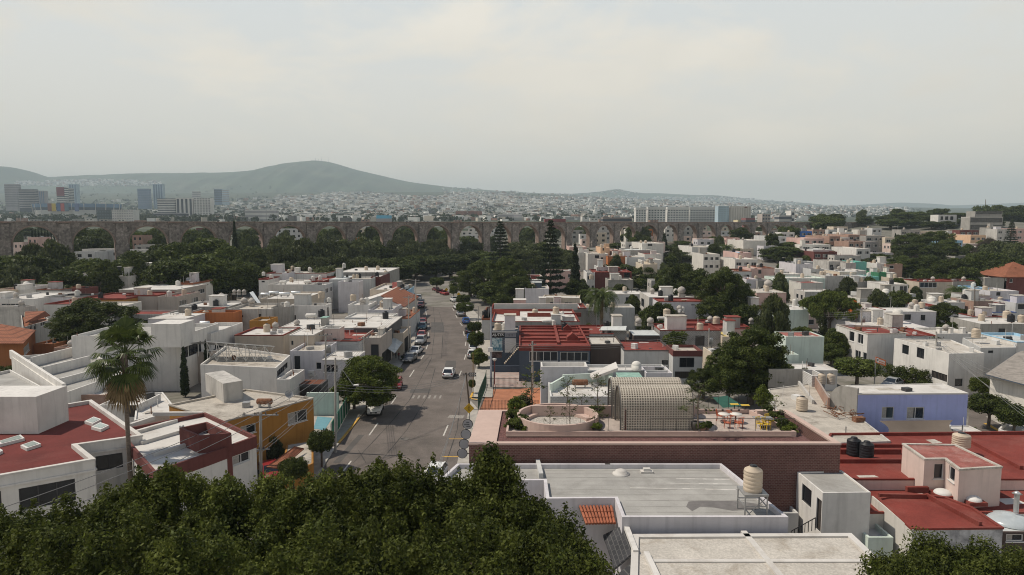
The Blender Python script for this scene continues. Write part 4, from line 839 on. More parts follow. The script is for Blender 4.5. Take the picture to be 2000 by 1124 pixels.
H('grey blue long low house with two tanks on top', 673, 724, 545, 540, 8.3, 'greywhite', 'white')
H('maroon rounded house end beside white roofs', 724, 743, 541, 534, 8.4, 'maroon', 'white')
H('plain pale tall wall house left of the street end', 660, 701, 551, 548, 8.3, 'lilac', 'white')
H('white flat roofed house with low beige wall near the street end', 722, 764, 566, 553, 7.2, 'beige', 'white', par=.5)
ro = H('house with red and white striped gable at the street end', 764, 782, 566, 556, 7.0, 'greywhite', 'white', aw=([1], 3)); sheet(ro, 'red_gable', [P(766, 565, 7.1), P(777, 561, 7.1), P(777, 551, 7.3), P(766, 552, 7.3)], .1, M['roof_red'])
H('small grey blue house right beside the street end', 783, 792, 570, 560, 6.2, 'skyblue', 'white')
# gabled grey house
poly, z = Rect(738, 786, 598, 578, 5); ro = house('grey gabled house with terracotta tile slope beside the street', poly, 0, 5, 'greywhite', 'white', par=.05, clutter=0, aw=None) if 0 else house('grey gabled house with terracotta tile slope beside the street', poly, 0, 5, 'greywhite', 'white', par=.05, clutter=0, wins=[(1, 'u', .2, .4, 2, 4)])
(A, B, C, D) = poly; zr_ = 7.4; mx_ = lambda p, q, t: (p[0]+(q[0]-p[0])*t, p[1]+(q[1]-p[1])*t)
f, k = mx_(A, B, .12), mx_(D, C, .12); sheet(ro, 'tile_roof', [(*f, zr_), (B[0]+.5, B[1], 4.8), (C[0]+.5, C[1], 4.8), (*k, zr_)], .15, M['roof_terracotta']); sheet(ro, 'white_roof', [(A[0]-6, A[1], 5.2), (*f, zr_), (*k, zr_), (D[0]-6, D[1], 5.2)], .15, M['roof_white'])
b = MB(wk('greywhite')); b.face((A[0]-5.8, A[1]+.02, 4.9), (B[0], B[1]+.02, 4.9), (*mx_(A, B, .12), zr_-.16)); b.build('gable', ro)
H('white box house with rounded corner below the gabled house', 679, 721, 596, 588, 6.8, 'white', 'white', wins=[(0, 674, 601, 680, 609, 'f')])
H('pale house with small arched openings left of the street', 719, 766, 606, 594, 6, 'lilac', 'white', aw=([0, 1], 3), rooms=[(745, 756, 601, 592, 2, 'taupe')])
H('low white wall house with terracotta awning strips at the pavement', 757, 800, 622, 605, 4, 'greywhite', 'terracotta', cop='terracotta')
H('wide house with low white roof and charcoal front beside street', 691, 757, 640, 618, 6, 'dark', 'white', par=.08, cop='white', wins=[(1, 'u', .1, .9, .3, 3, 'g')])
H('lilac walled house with broad white shallow roof in the left centre', 545, 690, 641, 624, 5.7, 'lilac', 'white', par=.06, cop='white', rooms=[(627, 637, 637, 622, 2, 'concrete', 'green')])
H('house with white patched roof and red edge behind solar panels', 458, 553, 655, 639, 5.8, 'beige', 'white', cop='red', par=.3)
H('beige hut with corrugated white roof on top of a house', 565, 612, 655, 640, 7, 'beige', 'white', cop='white', par=.08, wins=[(0, 569, 666, 573, 674, 'f')])
H('pale pink rooftop block house with white slab', 625, 663, 642, 637, 7.2, 'rose', 'white', cop='white')
H('house with red roof clutter behind the white awning house', 612, 702, 666, 645, 5.5, 'greywhite', 'red', cop='red', rooms=[(640, 655, 660, 650, 2, 'maroon', 'red')])
H('grey brown street house with roof beams left of the street', 705, 743, 660, 642, 5.6, 'taupe', 'cream', wins=[(1, 'u', .1, .9, .2, 2.8, 'g'), (0, 'u', .5, .9, 2.5, 4.5, 'f')])
ro = H('street shop with sloping grey metal awning on the left pavement', 755, 788, 651, 638, 4.2, 'beige', 'cream', wins=[(1, 'u', .1, .9, .1, 3, 'g')]); sheet(ro, 'awning', [P(752, 678, 2.9), P(771, 690, 2.4), P(790, 664, 2.6), P(775, 652, 3.6)], .07, M['roof_metal'])
H('small white fronted shop beside the left pavement', 722, 746, 668, 655, 4.5, 'white', 'concrete', wins=[(1, 'u', .15, .85, .1, 3, 'g')])
# tall white house behind the fan palm
ro = H('tall white walled house with blank side behind the fan palm', 139, 352, 657, 632, 8, 'white', 'greywhite' if 0 else 'grey', par=.5, wins=[(1, 'u', .05, .5, 4.6, 6.2, 'f')])
b = MB(wk('white')); q = Rect(295, 352, 642, 632, 9.8, 0)[0]; b.prism([(q[0][0], q[0][1]-.01), (q[1][0]+.012, q[1][1]-.01), (q[1][0]+.012, q[1][1]+4.2), (q[0][0], q[0][1]+4.2)], 7.2, 10.4); b.build('stair_tower', ro)
H('white side wing with long parapet beside the tall white house', 353, 412, 652, 630, 7.0, 'white', 'white', par=.6, wins=[(1, 'u', .1, .3, 3, 5, 'f')])
H('shaded lower wing with dark window behind the two cypresses', 352, 412, 688, 670, 4.8, 'taupe', 'dark', wins=[(0, 372, 700, 386, 745, 'f')])
# terraced white roof house at left
ro = W_house('white house with stepped sloping roof walls left of the palm', [(22, 697), (126, 768), (240, 728), (175, 684)], 0, 5.2, 'white', 'grey', par=.5, clutter=1)
def fin(ro, a, c, z0, z1, th, m, nm='roof_wall'):
 A, B = Vector(P(*a, z0)), Vector(P(*c, z0)); b = MB(m); d = (B-A).normalized(); u = Vector((-d.y, d.x, 0))*th/2;
 b.prism([(A-u)[:2], (B-u)[:2], (B+u)[:2], (A+u)[:2]], z0, z1); return b.build(nm, ro)
fin(ro, (62, 717), (165, 690), 4.7, 6.0, .25, wk('white')); fin(ro, (86, 735), (176, 712), 4.7, 5.9, .25, wk('white')); fin(ro, (118, 754), (205, 730), 4.7, 5.6, .25, wk('white')); fin(ro, (22, 700), (126, 770), 4.7, 5.9, .35, wk('white'))
W_house('low white flat roof in front of the stepped roof walls', [(-30, 800), (72, 790), (105, 768), (20, 722), (-60, 740)], 0, 4.6, 'white', 'grey', par=.35, clutter=1)
H('brick sided lower house with white slab right of the stepped roof', 128, 205, 772, 748, 4.3, 'brick', 'white'); H('small white annex with barred black door behind the palm trunk', 192, 268, 792, 770, 4.2, 'white', 'white', wins=[(0, 247, 792, 267, 815, 'd'), (0, 196, 778, 210, 786, 'f')])
W_house('sloping white yard roof left of the ochre house', [(262, 822), (345, 800), (318, 766), (268, 770)], 0, 3.6, 'white', 'white', par=.2)
# solar panel house
ro = W_house('white house with rack of tilted solar panels on its roof', [(391, 712), (539, 719), (567, 694), (440, 676)], 0, 5.6, 'white', 'concrete', par=.35, wins=[(1, 541, 716, 562, 728, 'f')])
sol = root('solar_panel_rack', P(470, 700, 5.25), 'rack of tilted grey solar panels on steel legs on a white roof', 'solar panels')
pv = mat('panel_back', (.42, .43, .44), .5, .15, 2, spec=.5); pcell = mat('panel_cells', (.03, .035, .06), .2, .2, 2, spec=.6)
b = MB(pcell); b2 = MB(M['galvanised'])
for i in range(7):
 x0, x1 = 404+i*18.8, 404+i*18.8+17.6; y = 667+i*1.35; A, B = PY(x0, y, 91.5), PY(x1, y+1.3, 91.5); C, D = PY(x1-2, y+13, 100.5), PY(x0-2, y+12, 100.5)
 C = (C[0], 95, A[2]-.9); D = (D[0], 95, A[2]-.9); b.use(pcell).face(A, B, C, D); b.use(pv).face(*[(p[0], p[1], p[2]-.05) for p in (D, C, B, A)])
 b2.bar(A, (A[0], A[1], 5.25), .07); b2.bar((A[0], A[1]-.03, A[2]-.1), (A[0]+1.3, A[1]-.03, 5.3), .06); b2.bar((B[0], A[1]-.02, A[2]-.2), (A[0], A[1]-.02, 5.3), .05); b2.bar(D, (D[0], D[1], 5.25), .07)
b2.bar(PY(403, 668, 91.4), PY(536, 677, 91.4), .09); b2.bar(PY(403, 684, 91.4), PY(536, 692, 91.4), .06)
b.build('panel', sol); b2.build('rack_frame', sol)
ro = H('white house with recessed tall window and wall air conditioner', 566, 630, 686, 668, 5.8, 'lilac', 'concrete', wins=[(0, 574, 695, 587, 724, 'w'), (0, 617, 708, 628, 722, 'w')])
house('white porch house with dark window and flat white roof by street', Rect(630, 692, 703, 686, 4.9)[0], 0, 4.9, 'lilac', 'white', wins=[(0, 632, 712, 660, 728, 'w')], cop='white', par=.1)
ro = H('terracotta canopy with barred dark front below the white house', 556, 628, 752, 744, 2.9, 'dark', 'terracotta', name='canopy', cat='canopy', par=.02, clutter=0, wins=[(0, 'u', .02, .98, .1, 2.5, 'g')])
H('low white yard wall block right of solar panel house', 540, 566, 742, 722, 4.4, 'white', 'white')
# ochre house
ro = W_house('ochre house with weathered white flat roof and rusty tank', [(330, 790), (438, 822), (612, 777), (480, 760)], 0, 5.7, 'ochre', 'concrete', cop='concrete', par=.2, wins=[(1, 562, 803, 600, 826, 'c'), (1, 470, 830, 500, 848, 'c'), (1, 520, 872, 545, 905, 'f')], rooms=[], clutter=3)
b = MB(wk('dirty')); A, B, C = P(402, 764, 5.5), P(437, 787, 5.5), P(475, 780, 5.5); D = (A[0]+C[0]-B[0], A[1]+C[1]-B[1]); b.prism(ccw([A[:2], B[:2], C[:2], D]), 5.48, 7.5); b.build('roof_room', ro)
ro = W_house('white ribbed roof house with maroon fascia and tower', [(230, 840), (300, 921), (406, 886), (500, 852), (400, 806)], 0, 5.9, 'white', 'white', fascia=('wall_maroon' if 0 else 'maroon', 1.0), par=.35, wins=[(2, 454, 872, 488, 905, 'c'), (1, 375, 935, 398, 985, 'c')], clutter=2)
b = MB(wk('maroon')); q = Wp([(350, 836), (388, 852), (452, 846), (404, 824)], 7.0); qi = inset(q, .2); b.prism(q, 0, 7.0, cap=False);
for i in range(4): j = (i+1) % 4; b.face((*q[i], 7.0), (*q[j], 7.0), (*qi[j], 7.0), (*qi[i], 7.0)); b.face((*qi[i], 7.0), (*qi[j], 7.0), (*qi[j], 6), (*qi[i], 6))
b.use(rk('white')).face(*[(p[0], p[1], 6.15) for p in qi]); b.build('maroon_tower', ro)
for a, c in [((262, 850), (345, 826)), ((275, 870), (350, 848)), ((300, 893), (385, 868)), ((300, 812), (396, 812)), ((255, 835), (300, 820))]: fin(ro, a, c, 5.5, 5.85, .35, rk('white'), 'roof_rib')
W_house('low ochre yard wall house in front of the ochre house', [(545, 935), (612, 905), (612, 860), (560, 868)], 0, 2.0, 'ochre', 'concrete', par=.05, clutter=0)
sheet(root('tile_canopy', P(560, 890, 0), 'small red tiled lean-to canopy in front of the ochre house', 'canopy'), 'tile_roof', [P(520, 912, 2.5), P(548, 915, 2.4), P(594, 876, 2.4), P(575, 872, 2.9)], .1, M['roof_terracotta'])
# red roof white house, near left
ro = W_house('large white house with dark red roof and skylights bottom left', [(-120, 952), (0, 928), (185, 896), (150, 868), (278, 850), (178, 781), (-150, 835)], 0, 6.3, 'white', 'deepred', cop='white', par=.35, pth=.3, wins=[(1, 37, 945, 148, 988, 'f'), (0, -30, 962, 5, 1000, 'f'), (3, 187, 888, 240, 917, 'f')], clutter=0)
b = MB(wk('white')); q = Rect(-60, 75, 847, 820, 6.0, 0)[0]; b.prism([(q[0][0], q[0][1]), q[1], (q[1][0]+.05, q[1][1]+4), (q[0][0], q[0][1]+4)], 5.9, 9.2); b.build('roof_room', ro)
b = MB(wk('white')); pl = HOUSES['large white house with dark red roof and skylights bottom left'][1]
for i in range(7):
 A, B = Vector((*pl[i], 0)), Vector((*pl[(i+1) % 7], 0)); d = (B-A).normalized(); nr = Vector((d.y, -d.x, 0)); b.prism([(A+nr*.003)[:2], (B+nr*.003)[:2], (B+nr*.13)[:2], (A+nr*.13)[:2]], 5.35, 5.5)
b.build('string_course', ro)
for pts, l in [([(165, 824), (181, 829), (198, 820), (183, 815)], 'small raised glass skylight nearest the palm on red roof'), ([(178, 835), (197, 840), (213, 832), (196, 826)], 'second raised glass skylight beside another on red roof'), ([(40, 871), (52, 877), (80, 868), (66, 862)], 'single square skylight in the middle of the red roof'), ([(-6, 864), (0, 869), (48, 857), (40, 850)], 'long skylight below the white rooftop room'), ([(-25, 880), (-8, 888), (6, 881), (-8, 873)], 'skylight cut by the left edge of the picture')]:
 q = ccw(Wp(pts, 6.15)); c = (sum(p[0] for p in q)/4, sum(p[1] for p in q)/4, 5.95); s = root('skylight', c, l, 'skylight', 'skylights on the red roof'); b = MB(M['frame_white']); b.prism(q, 5.9, 6.2); b.build('frame', s); b = MB(M['skylight_glass']); qi = inset(q, .16); b.prism(qi, 6.2, 6.23); b.build('pane', s)
# ---------------------------------------------------------------- right of the street
H('pale long commercial block behind the tallest conifer', 1025, 1072, 564, 556, 6.5, 'lilac', 'white', rooms=[(1036, 1058, 563, 553, 4, 'navy', 'metal')])
ro = H('house with blue glass loft and curved red roof piece', 1033, 1062, 548, 543, 7.4, 'navy', 'metal', wins=[(0, 'u', .05, .95, 4.5, 7, 'f')]); sheet(ro, 'red_curved_roof', [P(1037, 545, 8.8), P(1053, 544, 7.6), P(1053, 541, 7.7), P(1037, 538, 9.4)], .1, M['roof_red'])
H('long flat roofed building with red edge behind the white commercial roof', 960, 1145, 602, 593, 5.4, 'concrete', 'red', cop='red', rooms=[(1053, 1066, 604, 583, 2.5, 'offwhite'), (1003, 1027, 600, 587, 3, 'rose'), (1007, 1023, 590, 566, 2, 'white'), (1082, 1096, 596, 581, 2, 'white')])
ro = H('white roofed commercial building with red parapet bands by the street', 960, 1132, 628, 604, 5.7, 'concrete', 'white', cop='red', par=.5, rooms=[(1077, 1095, 634, 616, 2.5, 'greywhite'), (1099, 1122, 632, 620, 3, 'greywhite')])
fin(ro, (958, 612), (1015, 617), 5.3, 6.2, .3, rk('red')); fin(ro, (1030, 619), (1135, 619), 5.2, 6.0, .3, rk('red')); fin(ro, (965, 606), (1128, 606), 5.2, 6.6, .4, rk('white'))
H('house corner with small tile canopies on the right pavement', 941, 958, 622, 600, 4.6, 'greywhite', 'terracotta', fascia=('terracotta', .4), wins=[(3, 'u', .1, .9, .2, 3, 'g')])
ro = H('blue-grey shop front with black sign and two big posters', 957, 1014, 646, 637, 6.3, 'navy', 'concrete', par=.3); SHOP = ro; SHOPP = HOUSES['blue-grey shop front with black sign and two big posters'][1]
def decal(ro, name, poly, e, x0, y0, x1, y1, m, off=.03, th=.05):
 xm, ym = (x0+x1)/2, (y0+y1)/2; u0, _ = edge_uz(poly, e, x0, ym); u1, _ = edge_uz(poly, e, x1, ym); _, z0 = edge_uz(poly, e, xm, y1); _, z1 = edge_uz(poly, e, xm, y0); A, B = Vector(poly[e]), Vector(poly[(e+1) % len(poly)]); d = (B-A).normalized(); nr = Vector((d.y, -d.x)); u0, u1 = sorted((u0, u1))
 pt = lambda u, z, k: (*(A+d*u+nr*k), z); b = MB(m); v = [pt(u0, z0, off-th), pt(u1, z0, off-th), pt(u1, z1, off-th), pt(u0, z1, off-th), pt(u0, z0, off), pt(u1, z0, off), pt(u1, z1, off), pt(u0, z1, off)]
 b.idx(v, [(4, 5, 6, 7), (0, 4, 7, 3), (5, 1, 2, 6), (7, 6, 2, 3), (0, 1, 5, 4)]); o = b.build(name, ro); return o, pt, (u0, u1, z0, z1), (d, nr)
blackm = mat('sign_black', (.012, .012, .013), .5); whitem = mat('lettering_white', (.75, .75, .73), .6); greym = mat('sign_grey', (.25, .26, .29), .7)
def text(s, loc, d, nr, size, m, parent, shear=0.0, name='lettering', align='CENTER', up=None):
 cu = bpy.data.curves.new(name, 'FONT'); cu.body = s; cu.size = size; cu.extrude = .008; cu.align_x = align; cu.align_y = 'CENTER'; cu.shear = shear
 t = bpy.data.objects.new(name, cu); COL.objects.link(t); me = bpy.data.meshes.new_from_object(t); bpy.data.objects.remove(t); bpy.data.curves.remove(cu)
 me.materials.clear(); me.materials.append(m); o = bpy.data.objects.new(name, me); COL.objects.link(o)
 from mathutils import Matrix
 D = Vector((d[0], d[1], 0)).normalized(); U = Vector(up) if up else Vector((0, 0, 1)); Nn = D.cross(U); mx = Matrix((D, U, Nn)).transposed().to_4x4(); off = Vector(parent.location) if parent.parent is None else Vector(parent.parent.location)
 mx.translation = Vector(loc)-off; o.parent = parent; o.matrix_local = mx; return o
s, pt, uv, (d, nr) = decal(ro, 'sign_board', SHOPP, 0, 960, 650, 985, 658.5, blackm, .12, .12); c = pt((uv[0]+uv[1])/2, (uv[2]+uv[3])/2, .135); text('AUTEK', c, d, nr, .62, whitem, s, .3)
s, pt, uv, (d, nr) = decal(ro, 'sign_board', SHOPP, 0, 986.5, 650, 1008, 658.5, greym, .12, .12); b = MB(mat('sign_dim_letters', (.13, .135, .16), .7))
for i in range(6):
 u = uv[0]+.25+i*(uv[1]-uv[0]-.4)/6; z0, z1 = uv[2]+.15, uv[3]-.15
 for a_, c_ in [((u, z0), (u+.12, z1)), ((u+.12, z1), (u+.27, z1)), ((u, z0), (u+.16, z0)), ((u+.16, z0), (u+.27, z1))][:3+(i % 2)]: b.bar(pt(a_[0], a_[1], .14), pt(c_[0], c_[1], .14), .05)
b.build('lettering', s)
def posterm(k, c1, c2, sc, lo=.45, hi=.55):
 m = mat(k, c1, .7); t = m.node_tree; n = t.nodes.new; l = t.links.new; g_ = n('ShaderNodeNewGeometry'); nz = n('ShaderNodeTexNoise'); nz.inputs['Scale'].default_value = sc; nz.inputs['Detail'].default_value = 7; nz.inputs['Roughness'].default_value = .7; l(g_.outputs['Position'], nz.inputs[0]); cr = n('ShaderNodeValToRGB'); cr.color_ramp.elements[0].position = lo; cr.color_ramp.elements[1].position = hi; cr.color_ramp.elements[0].color = (*c1, 1); cr.color_ramp.elements[1].color = (*c2, 1); l(nz.outputs[0], cr.inputs[0]); l(cr.outputs[0], t.nodes['Principled BSDF'].inputs['Base Color']); return m
decal(ro, 'poster', SHOPP, 0, 961, 661, 981, 685, posterm('poster_sea', (.07, .20, .27), (.52, .62, .62), 1.6, .42, .56)); decal(ro, 'poster', SHOPP, 0, 986, 661, 1008, 689, posterm('poster_palms', (.04, .04, .045), (.55, .55, .54), .9, .3, .38))
decal(ro, 'poster', SHOPP, 0, 961, 688, 980, 699, posterm('poster_dark', (.06, .035, .035), (.14, .09, .085), 1.5))
decal(ro, 'sign_frame', SHOPP, 0, 959, 648, 1010, 649.5, M['frame_white'], .1, .1); decal(ro, 'sign_frame', SHOPP, 0, 959, 685.5, 982, 687.2, M['frame_white'], .1, .1)
# stairs before the shop
st = root('outdoor_staircase', P(1000, 705, 0), 'dark blue outdoor staircase with pale steps beside the posters', 'staircase'); b = MB(wk('navy')); b2 = MB(mat('step_stone', (.55, .46, .36), .9)); A = P(985, 722, 0); B = P(1022, 722, 0); nst = 14
for i in range(nst):
 t = i/nst; x = A[0]+(B[0]-A[0])*t; w = (B[0]-A[0])/nst; z = .9+3.6*t; b.prism([(x, A[1]), (x+w, A[1]), (x+w, A[1]+1.6), (x, A[1]+1.6)], 0, z); b2.prism([(x-.05, A[1]-.06), (x+w*.72, A[1]-.06), (x+w*.72, A[1]+1.62), (x-.05, A[1]+1.62)], z+.003, z+.12)
b.build('flight', st); b2.build('tread', st); b = MB(M['iron_dark'])
b.bar((A[0], A[1]-.05, 1.9), (B[0], A[1]-.05, 5.5), .05)
for i in range(8): t = i/7; x = A[0]+(B[0]-A[0])*t; b.bar((x, A[1]-.05, .9+3.6*t), (x, A[1]-.05, 1.9+3.6*t), .035)
b.build('railing', st)
wl = root('garden_wall', P(1000, 728, 0), 'low dark blue wall under the outdoor staircase', 'wall'); A, B = P(957, 728, 0), P(1023, 728, 0); b = MB(wk('navy')); b.prism([(A[0], A[1]), (B[0], A[1]), (B[0], A[1]+.2), (A[0], A[1]+.2)], 0, 1.1); b.build('wall', wl)
# the big ribbed red roof
ro = H('blue-grey glazed shop under a big ribbed red roof', 1014, 1153, 676, 636, 5.5, 'navy', 'red', fascia=('red', .75), par=.35, wins=[(0, 1034, 687, 1089, 706, 'w'), (0, 1094, 688, 1149, 706, 'w')], clutter=0)
for y in (644, 650, 657, 664, 670): fin(ro, (1017, y), (1151, y+.3), 5.1, 5.42, .35, rk('red'), 'roof_rib')
A = P(1083, 639, 5.1); B = P(1091, 674, 5.1); b = MB(rk('red')); b.bar((A[0], A[1], 5.35), (B[0], B[1], 5.35), .45, .3); b.build('roof_rib', ro)
for x0, x1, yb, yt in [(1100, 1117, 648, 634), (1108, 1129, 667, 650)]:
 A, B = P(x0, yb, 5.2), P(x1, yb, 5.2); h = (yb-yt)*A[1]/F; m_ = (A[0]+B[0])/2; b = MB(rk('red')); z = 5.15; hw = B[0]-A[0]
 v = [(A[0], A[1], z), (B[0], A[1], z), (B[0], A[1], z+h*.5), (m_, A[1], z+h), (A[0], A[1], z+h*.5)]; w = [(p[0], p[1]+1.6, p[2]) for p in v]; b.idx(v+w, [(0, 1, 2, 3, 4), (9, 8, 7, 6, 5), (1, 6, 7, 2), (2, 7, 8, 3), (3, 8, 9, 4), (4, 9, 5, 0)]); b.build('roof_vent', ro)
H('flat red roof beside the ribbed red roof', 1132, 1198, 652, 635, 5.3, 'greywhite', 'red', cop='red', par=.25)
H('dark brown plain wall building right of the ribbed red roof', 1154, 1216, 673, 657, 5.2, 'darkbrown', 'cream', par=.2)
ro = H('grey corrugated metal shed with sloping light roof', 1181, 1224, 647, 638, 5.6, 'greybrick', 'metal', par=.05, clutter=0); sheet(ro, 'metal_roof', [P(1170, 645, 5.7), P(1222, 645, 6.0), P(1224, 637, 6.5), P(1176, 638, 6.2)], .1, M['roof_metal'])
ro = H('open dark shed with white sloping roof and grille', 1238, 1288, 655, 645, 5.0, 'darkbrown', 'metal', cop='metal', par=.05, clutter=0)
H('grey garage house with red roof terrace and dark railing', 1219, 1315, 685, 664, 4.9, 'greywhite', 'red', cop='dark', par=.3, wins=[(0, 1292, 703, 1306, 714, 'w')])
H('party wall house of bare grey brick with arched openings', 1289, 1408, 645, 632, 5.6, 'greybrick', 'red', cop='red', wins=[(0, 1303, 656, 1326, 672, 'f'), (0, 1358, 656, 1376, 676, 'd')])
H('house with maroon band over dark windows and balcony', 1315, 1372, 686, 674, 5.4, 'greywhite', 'concrete', fascia=('maroon', .85), wins=[(0, 1327, 699, 1356, 718, 'f'), (0, 1318, 726, 1366, 740, 'g')])
H('cream low building end with small slanted roof beside big tree', 1390, 1425, 690, 678, 4.6, 'cream', 'cream')
H('long low house with red roof strip and silver gas dome', 1362, 1472, 642, 633, 5.0, 'pink', 'red', cop='red', par=.3)
H('pale yellow small roof block above the big tree', 1412, 1452, 658, 648, 4.7, 'cream', 'yellow', par=.1)
H('grey corrugated small roof room house with two white tanks', 1310, 1338, 611, 606, 5.9, 'greybrick', 'concrete')
H('low red roofed strip in front of the pale lilac wall', 1336, 1420, 632, 624, 4.9, 'greywhite', 'red', cop='red')
H('long pale lilac wall house with red roof in the right centre', 1287, 1407, 589, 582, 6.5, 'lilac', 'red', cop='red', par=.25, wins=[(0, 1304, 594, 1311, 599, 'f'), (0, 1350, 595, 1357, 597, 'f'), (3, 'u', .3, .6, 2.5, 4.5, 'f')])
H('stained cream flat roof house with row of round tanks', 1268, 1368, 581, 570, 6.3, 'dirty', 'white', par=.2, wins=[(3, 'u', .2, .5, 3, 5, 'f')])
H('grey wall house with magenta bougainvillea beside the feather palm', 1188, 1237, 547, 543, 7, 'concrete', 'white', wins=[])
H('white roofed modern house with dark glass right of the palm', 1190, 1260, 575, 568, 5.6, 'greywhite', 'white', wins=[(0, 1222, 581, 1234, 592, 'f')], cop='white', par=.1)
H('long blank white wall building behind the feather palm', 1132, 1240, 601, 594, 5.2, 'greywhite', 'concrete', wins=[]); H('stone grey wall house behind the palm trunk', 1137, 1165, 607, 600, 4.8, 'greybrick', 'concrete')
H('dusty pink blank wall house with rusty tanks on top', 1478, 1536, 572, 564, 6.4, 'pink', 'cream', wins=[], cop='concrete', par=.15); H('white low house front left of the dusty pink wall', 1453, 1478, 573, 566, 6.1, 'white', 'concrete', wins=[(0, 1467, 577, 1471, 583, 'd'), (0, 1472, 574, 1476, 578, 'w')])
W_house('corner house with mint green front, teal panel and grey side', [(1508, 599), (1535, 606), (1580, 605), (1558, 594)], 0, 6, 'mint', 'white', par=.1, wins=[(0, 1511, 606, 1517, 619, 'w'), (0, 1523, 612, 1530, 622, 'w')])
H('red roofed house behind the mint green corner house', 1470, 1508, 604, 597, 5.0, 'greywhite', 'red', cop='red')
H('plain greenish white tall wall house with worn red roof', 1535, 1610, 658, 648, 6.2, 'mint', 'fadedred', par=.12, wins=[])
H('long low white canopy roof in front of the greenish white wall', 1545, 1636, 724, 711, 3.0, 'white', 'white', cop='white', par=.08)
H('lower wall piece of the greenish white house with small ledge', 1535, 1560, 693, 688, 4.2, 'mint', 'white')
# the right street houses
W_house('long white two storey house with red roof seen at an angle', [(1634, 634), (1695, 652), (1770, 651), (1722, 637)], 0, 6.3, 'white', 'red', par=.3, cop='concrete', wins=[(0, 1637, 650, 1647, 656, 'f'), (0, 1658.5, 648, 1668.5, 667, 'w'), (0, 1675, 653, 1686, 672, 'w'), (0, 1670, 685, 1681, 702, 'w'), (0, 1685, 689, 1693.5, 705, 'w')])
W_house('large white house with grey right side and flat cream roof', [(1747, 661), (1854, 691), (1923, 690), (1858, 664)], 0, 6, 'white', 'cream', par=.15, wins=[(0, 1762, 674, 1775, 692, 'f'), (0, 1790.5, 680, 1805, 700, 'f'), (0, 1819, 728, 1850, 742, 'g'), (1, 1865, 740, 1880, 755, 'f')])
W_house('grey walled house with roof railings and one tall tank', [(1915, 680), (1985, 679), (1975, 656), (1880, 660)], 0, 5.6, 'greywhite', 'cream', par=.25, wins=[(0, 1930, 685, 1940, 690, 'f')]); H('white block house cut by the right edge', 1986, 2060, 668, 650, 6, 'white', 'metal', cop='skyblue')
ro = W_house('white house with brown asbestos hip roof at the right edge', [(1935, 728), (2090, 770), (2110, 700), (1990, 690)], 0, 5, 'offwhite', 'asbestos', par=.05, clutter=0)
A, B, C, D = [P(x, y, 5.0) for x, y in [(1925, 731), (2095, 776), (2115, 700), (1985, 690)]]; mI = ((A[0]+D[0])/2+2.5, (A[1]+D[1])/2, 6.6); mJ = ((B[0]+C[0])/2, (B[1]+C[1])/2, 6.6)
b = MB(rk('asbestos')); b.face(A, B, mJ, mI); b.face(B, C, mJ); b.face(C, D, mI, mJ); b.face(D, A, mI); b.build('hip_roof', ro); b = MB(wk('navy')); b.bar((A[0], A[1], 4.93), (B[0], B[1], 4.93), .11); b.bar((D[0], D[1], 4.93), (A[0], A[1], 4.93), .11); b.build('fascia', ro)
H('low red roofed row behind the long white house', 1722, 1830, 656, 640, 4.6, 'greywhite', 'red', cop='red', par=.3)
H('white scalloped roof house behind the large white house', 1830, 1905, 652, 640, 4.8, 'white', 'cream', rooms=[(1835, 1840, 652, 642, 1, 'white'), (1856, 1862, 652, 642, 1, 'white'), (1880, 1886, 653, 642, 1, 'white')])
H('broad white stepped flat roof house in the right middle', 1690, 1818, 641, 613, 4.3, 'lilac', 'white', par=.15, rooms=[(1704, 1724, 630, 606, 3, 'white'), (1742, 1763, 644, 616, 3, 'dirty', 'cream')])
H('lilac two storey house under a wide white flat roof', 1730, 1829, 609, 601, 5.2, 'lilac', 'white', cop='white', par=.08, wins=[(0, 1766, 614, 1780, 626, 'w'), (0, 1798, 615, 1808, 627, 'w')])
H('small house with red roof band left of the lilac house', 1680, 1730, 605, 597, 5.3, 'white', 'red', cop='red', rooms=[(1690, 1702, 603, 594, 2, 'white')])
H('red gable roofed low house beside a beige round tank', 1806, 1840, 599, 591, 5.2, 'lilac', 'red', cop='red')
H('low white flat roof among trees on the right', 1830, 1885, 591, 585, 5.4, 'greywhite', 'white', cop='white', par=.06)
ro = H('white tower house with two pale rooms on a long roof', 1735, 1774, 556, 549, 7.5, 'white', 'cream', wins=[(0, 1744, 560, 1747, 571, 'f'), (0, 1757, 559, 1772, 572, 'w')], fascia=('white', .3)); H('long white base wall house below the white tower house', 1690, 1789, 575, 569, 5.2, 'greywhite', 'white'); H('low white roofed house front left of the tower house', 1680, 1738, 584, 577, 4.9, 'offwhite', 'cream')
H('light blue small house at the right behind dark trees', 1904, 1932, 563, 558, 7, 'skyblue', 'skyblue'); H('brick red striped blank wall house on the right', 1902, 1940, 588, 580, 6, 'brick', 'concrete', wins=[], cop='concrete'); H('dark grey sloped roof house with skylight strips at right', 1900, 1934, 578, 571, 6.4, 'greywhite', 'asbestos', cop='asbestos')
H('white and lilac two storey house with small square window', 1934, 1990, 569, 562, 7, 'lilac', 'white', wins=[(0, 1946, 571, 1954, 578, 'f')]); H('red sloped roof house in front of the lilac one at right edge', 1952, 1990, 592, 581, 5.6, 'lilac', 'red', cop='red')
ro = H('white house with deep blue awning at the right edge', 1984, 2040, 592, 584, 6, 'greywhite', 'blue', wins=[(0, 1988, 594, 2002, 605, 'w')]); sheet(ro, 'blue_awning', [P(1979, 592, 5.5), P(2045, 592, 5.5), P(2045, 583, 6.2), P(1982, 583, 6.2)], .08, M['roof_blue'])
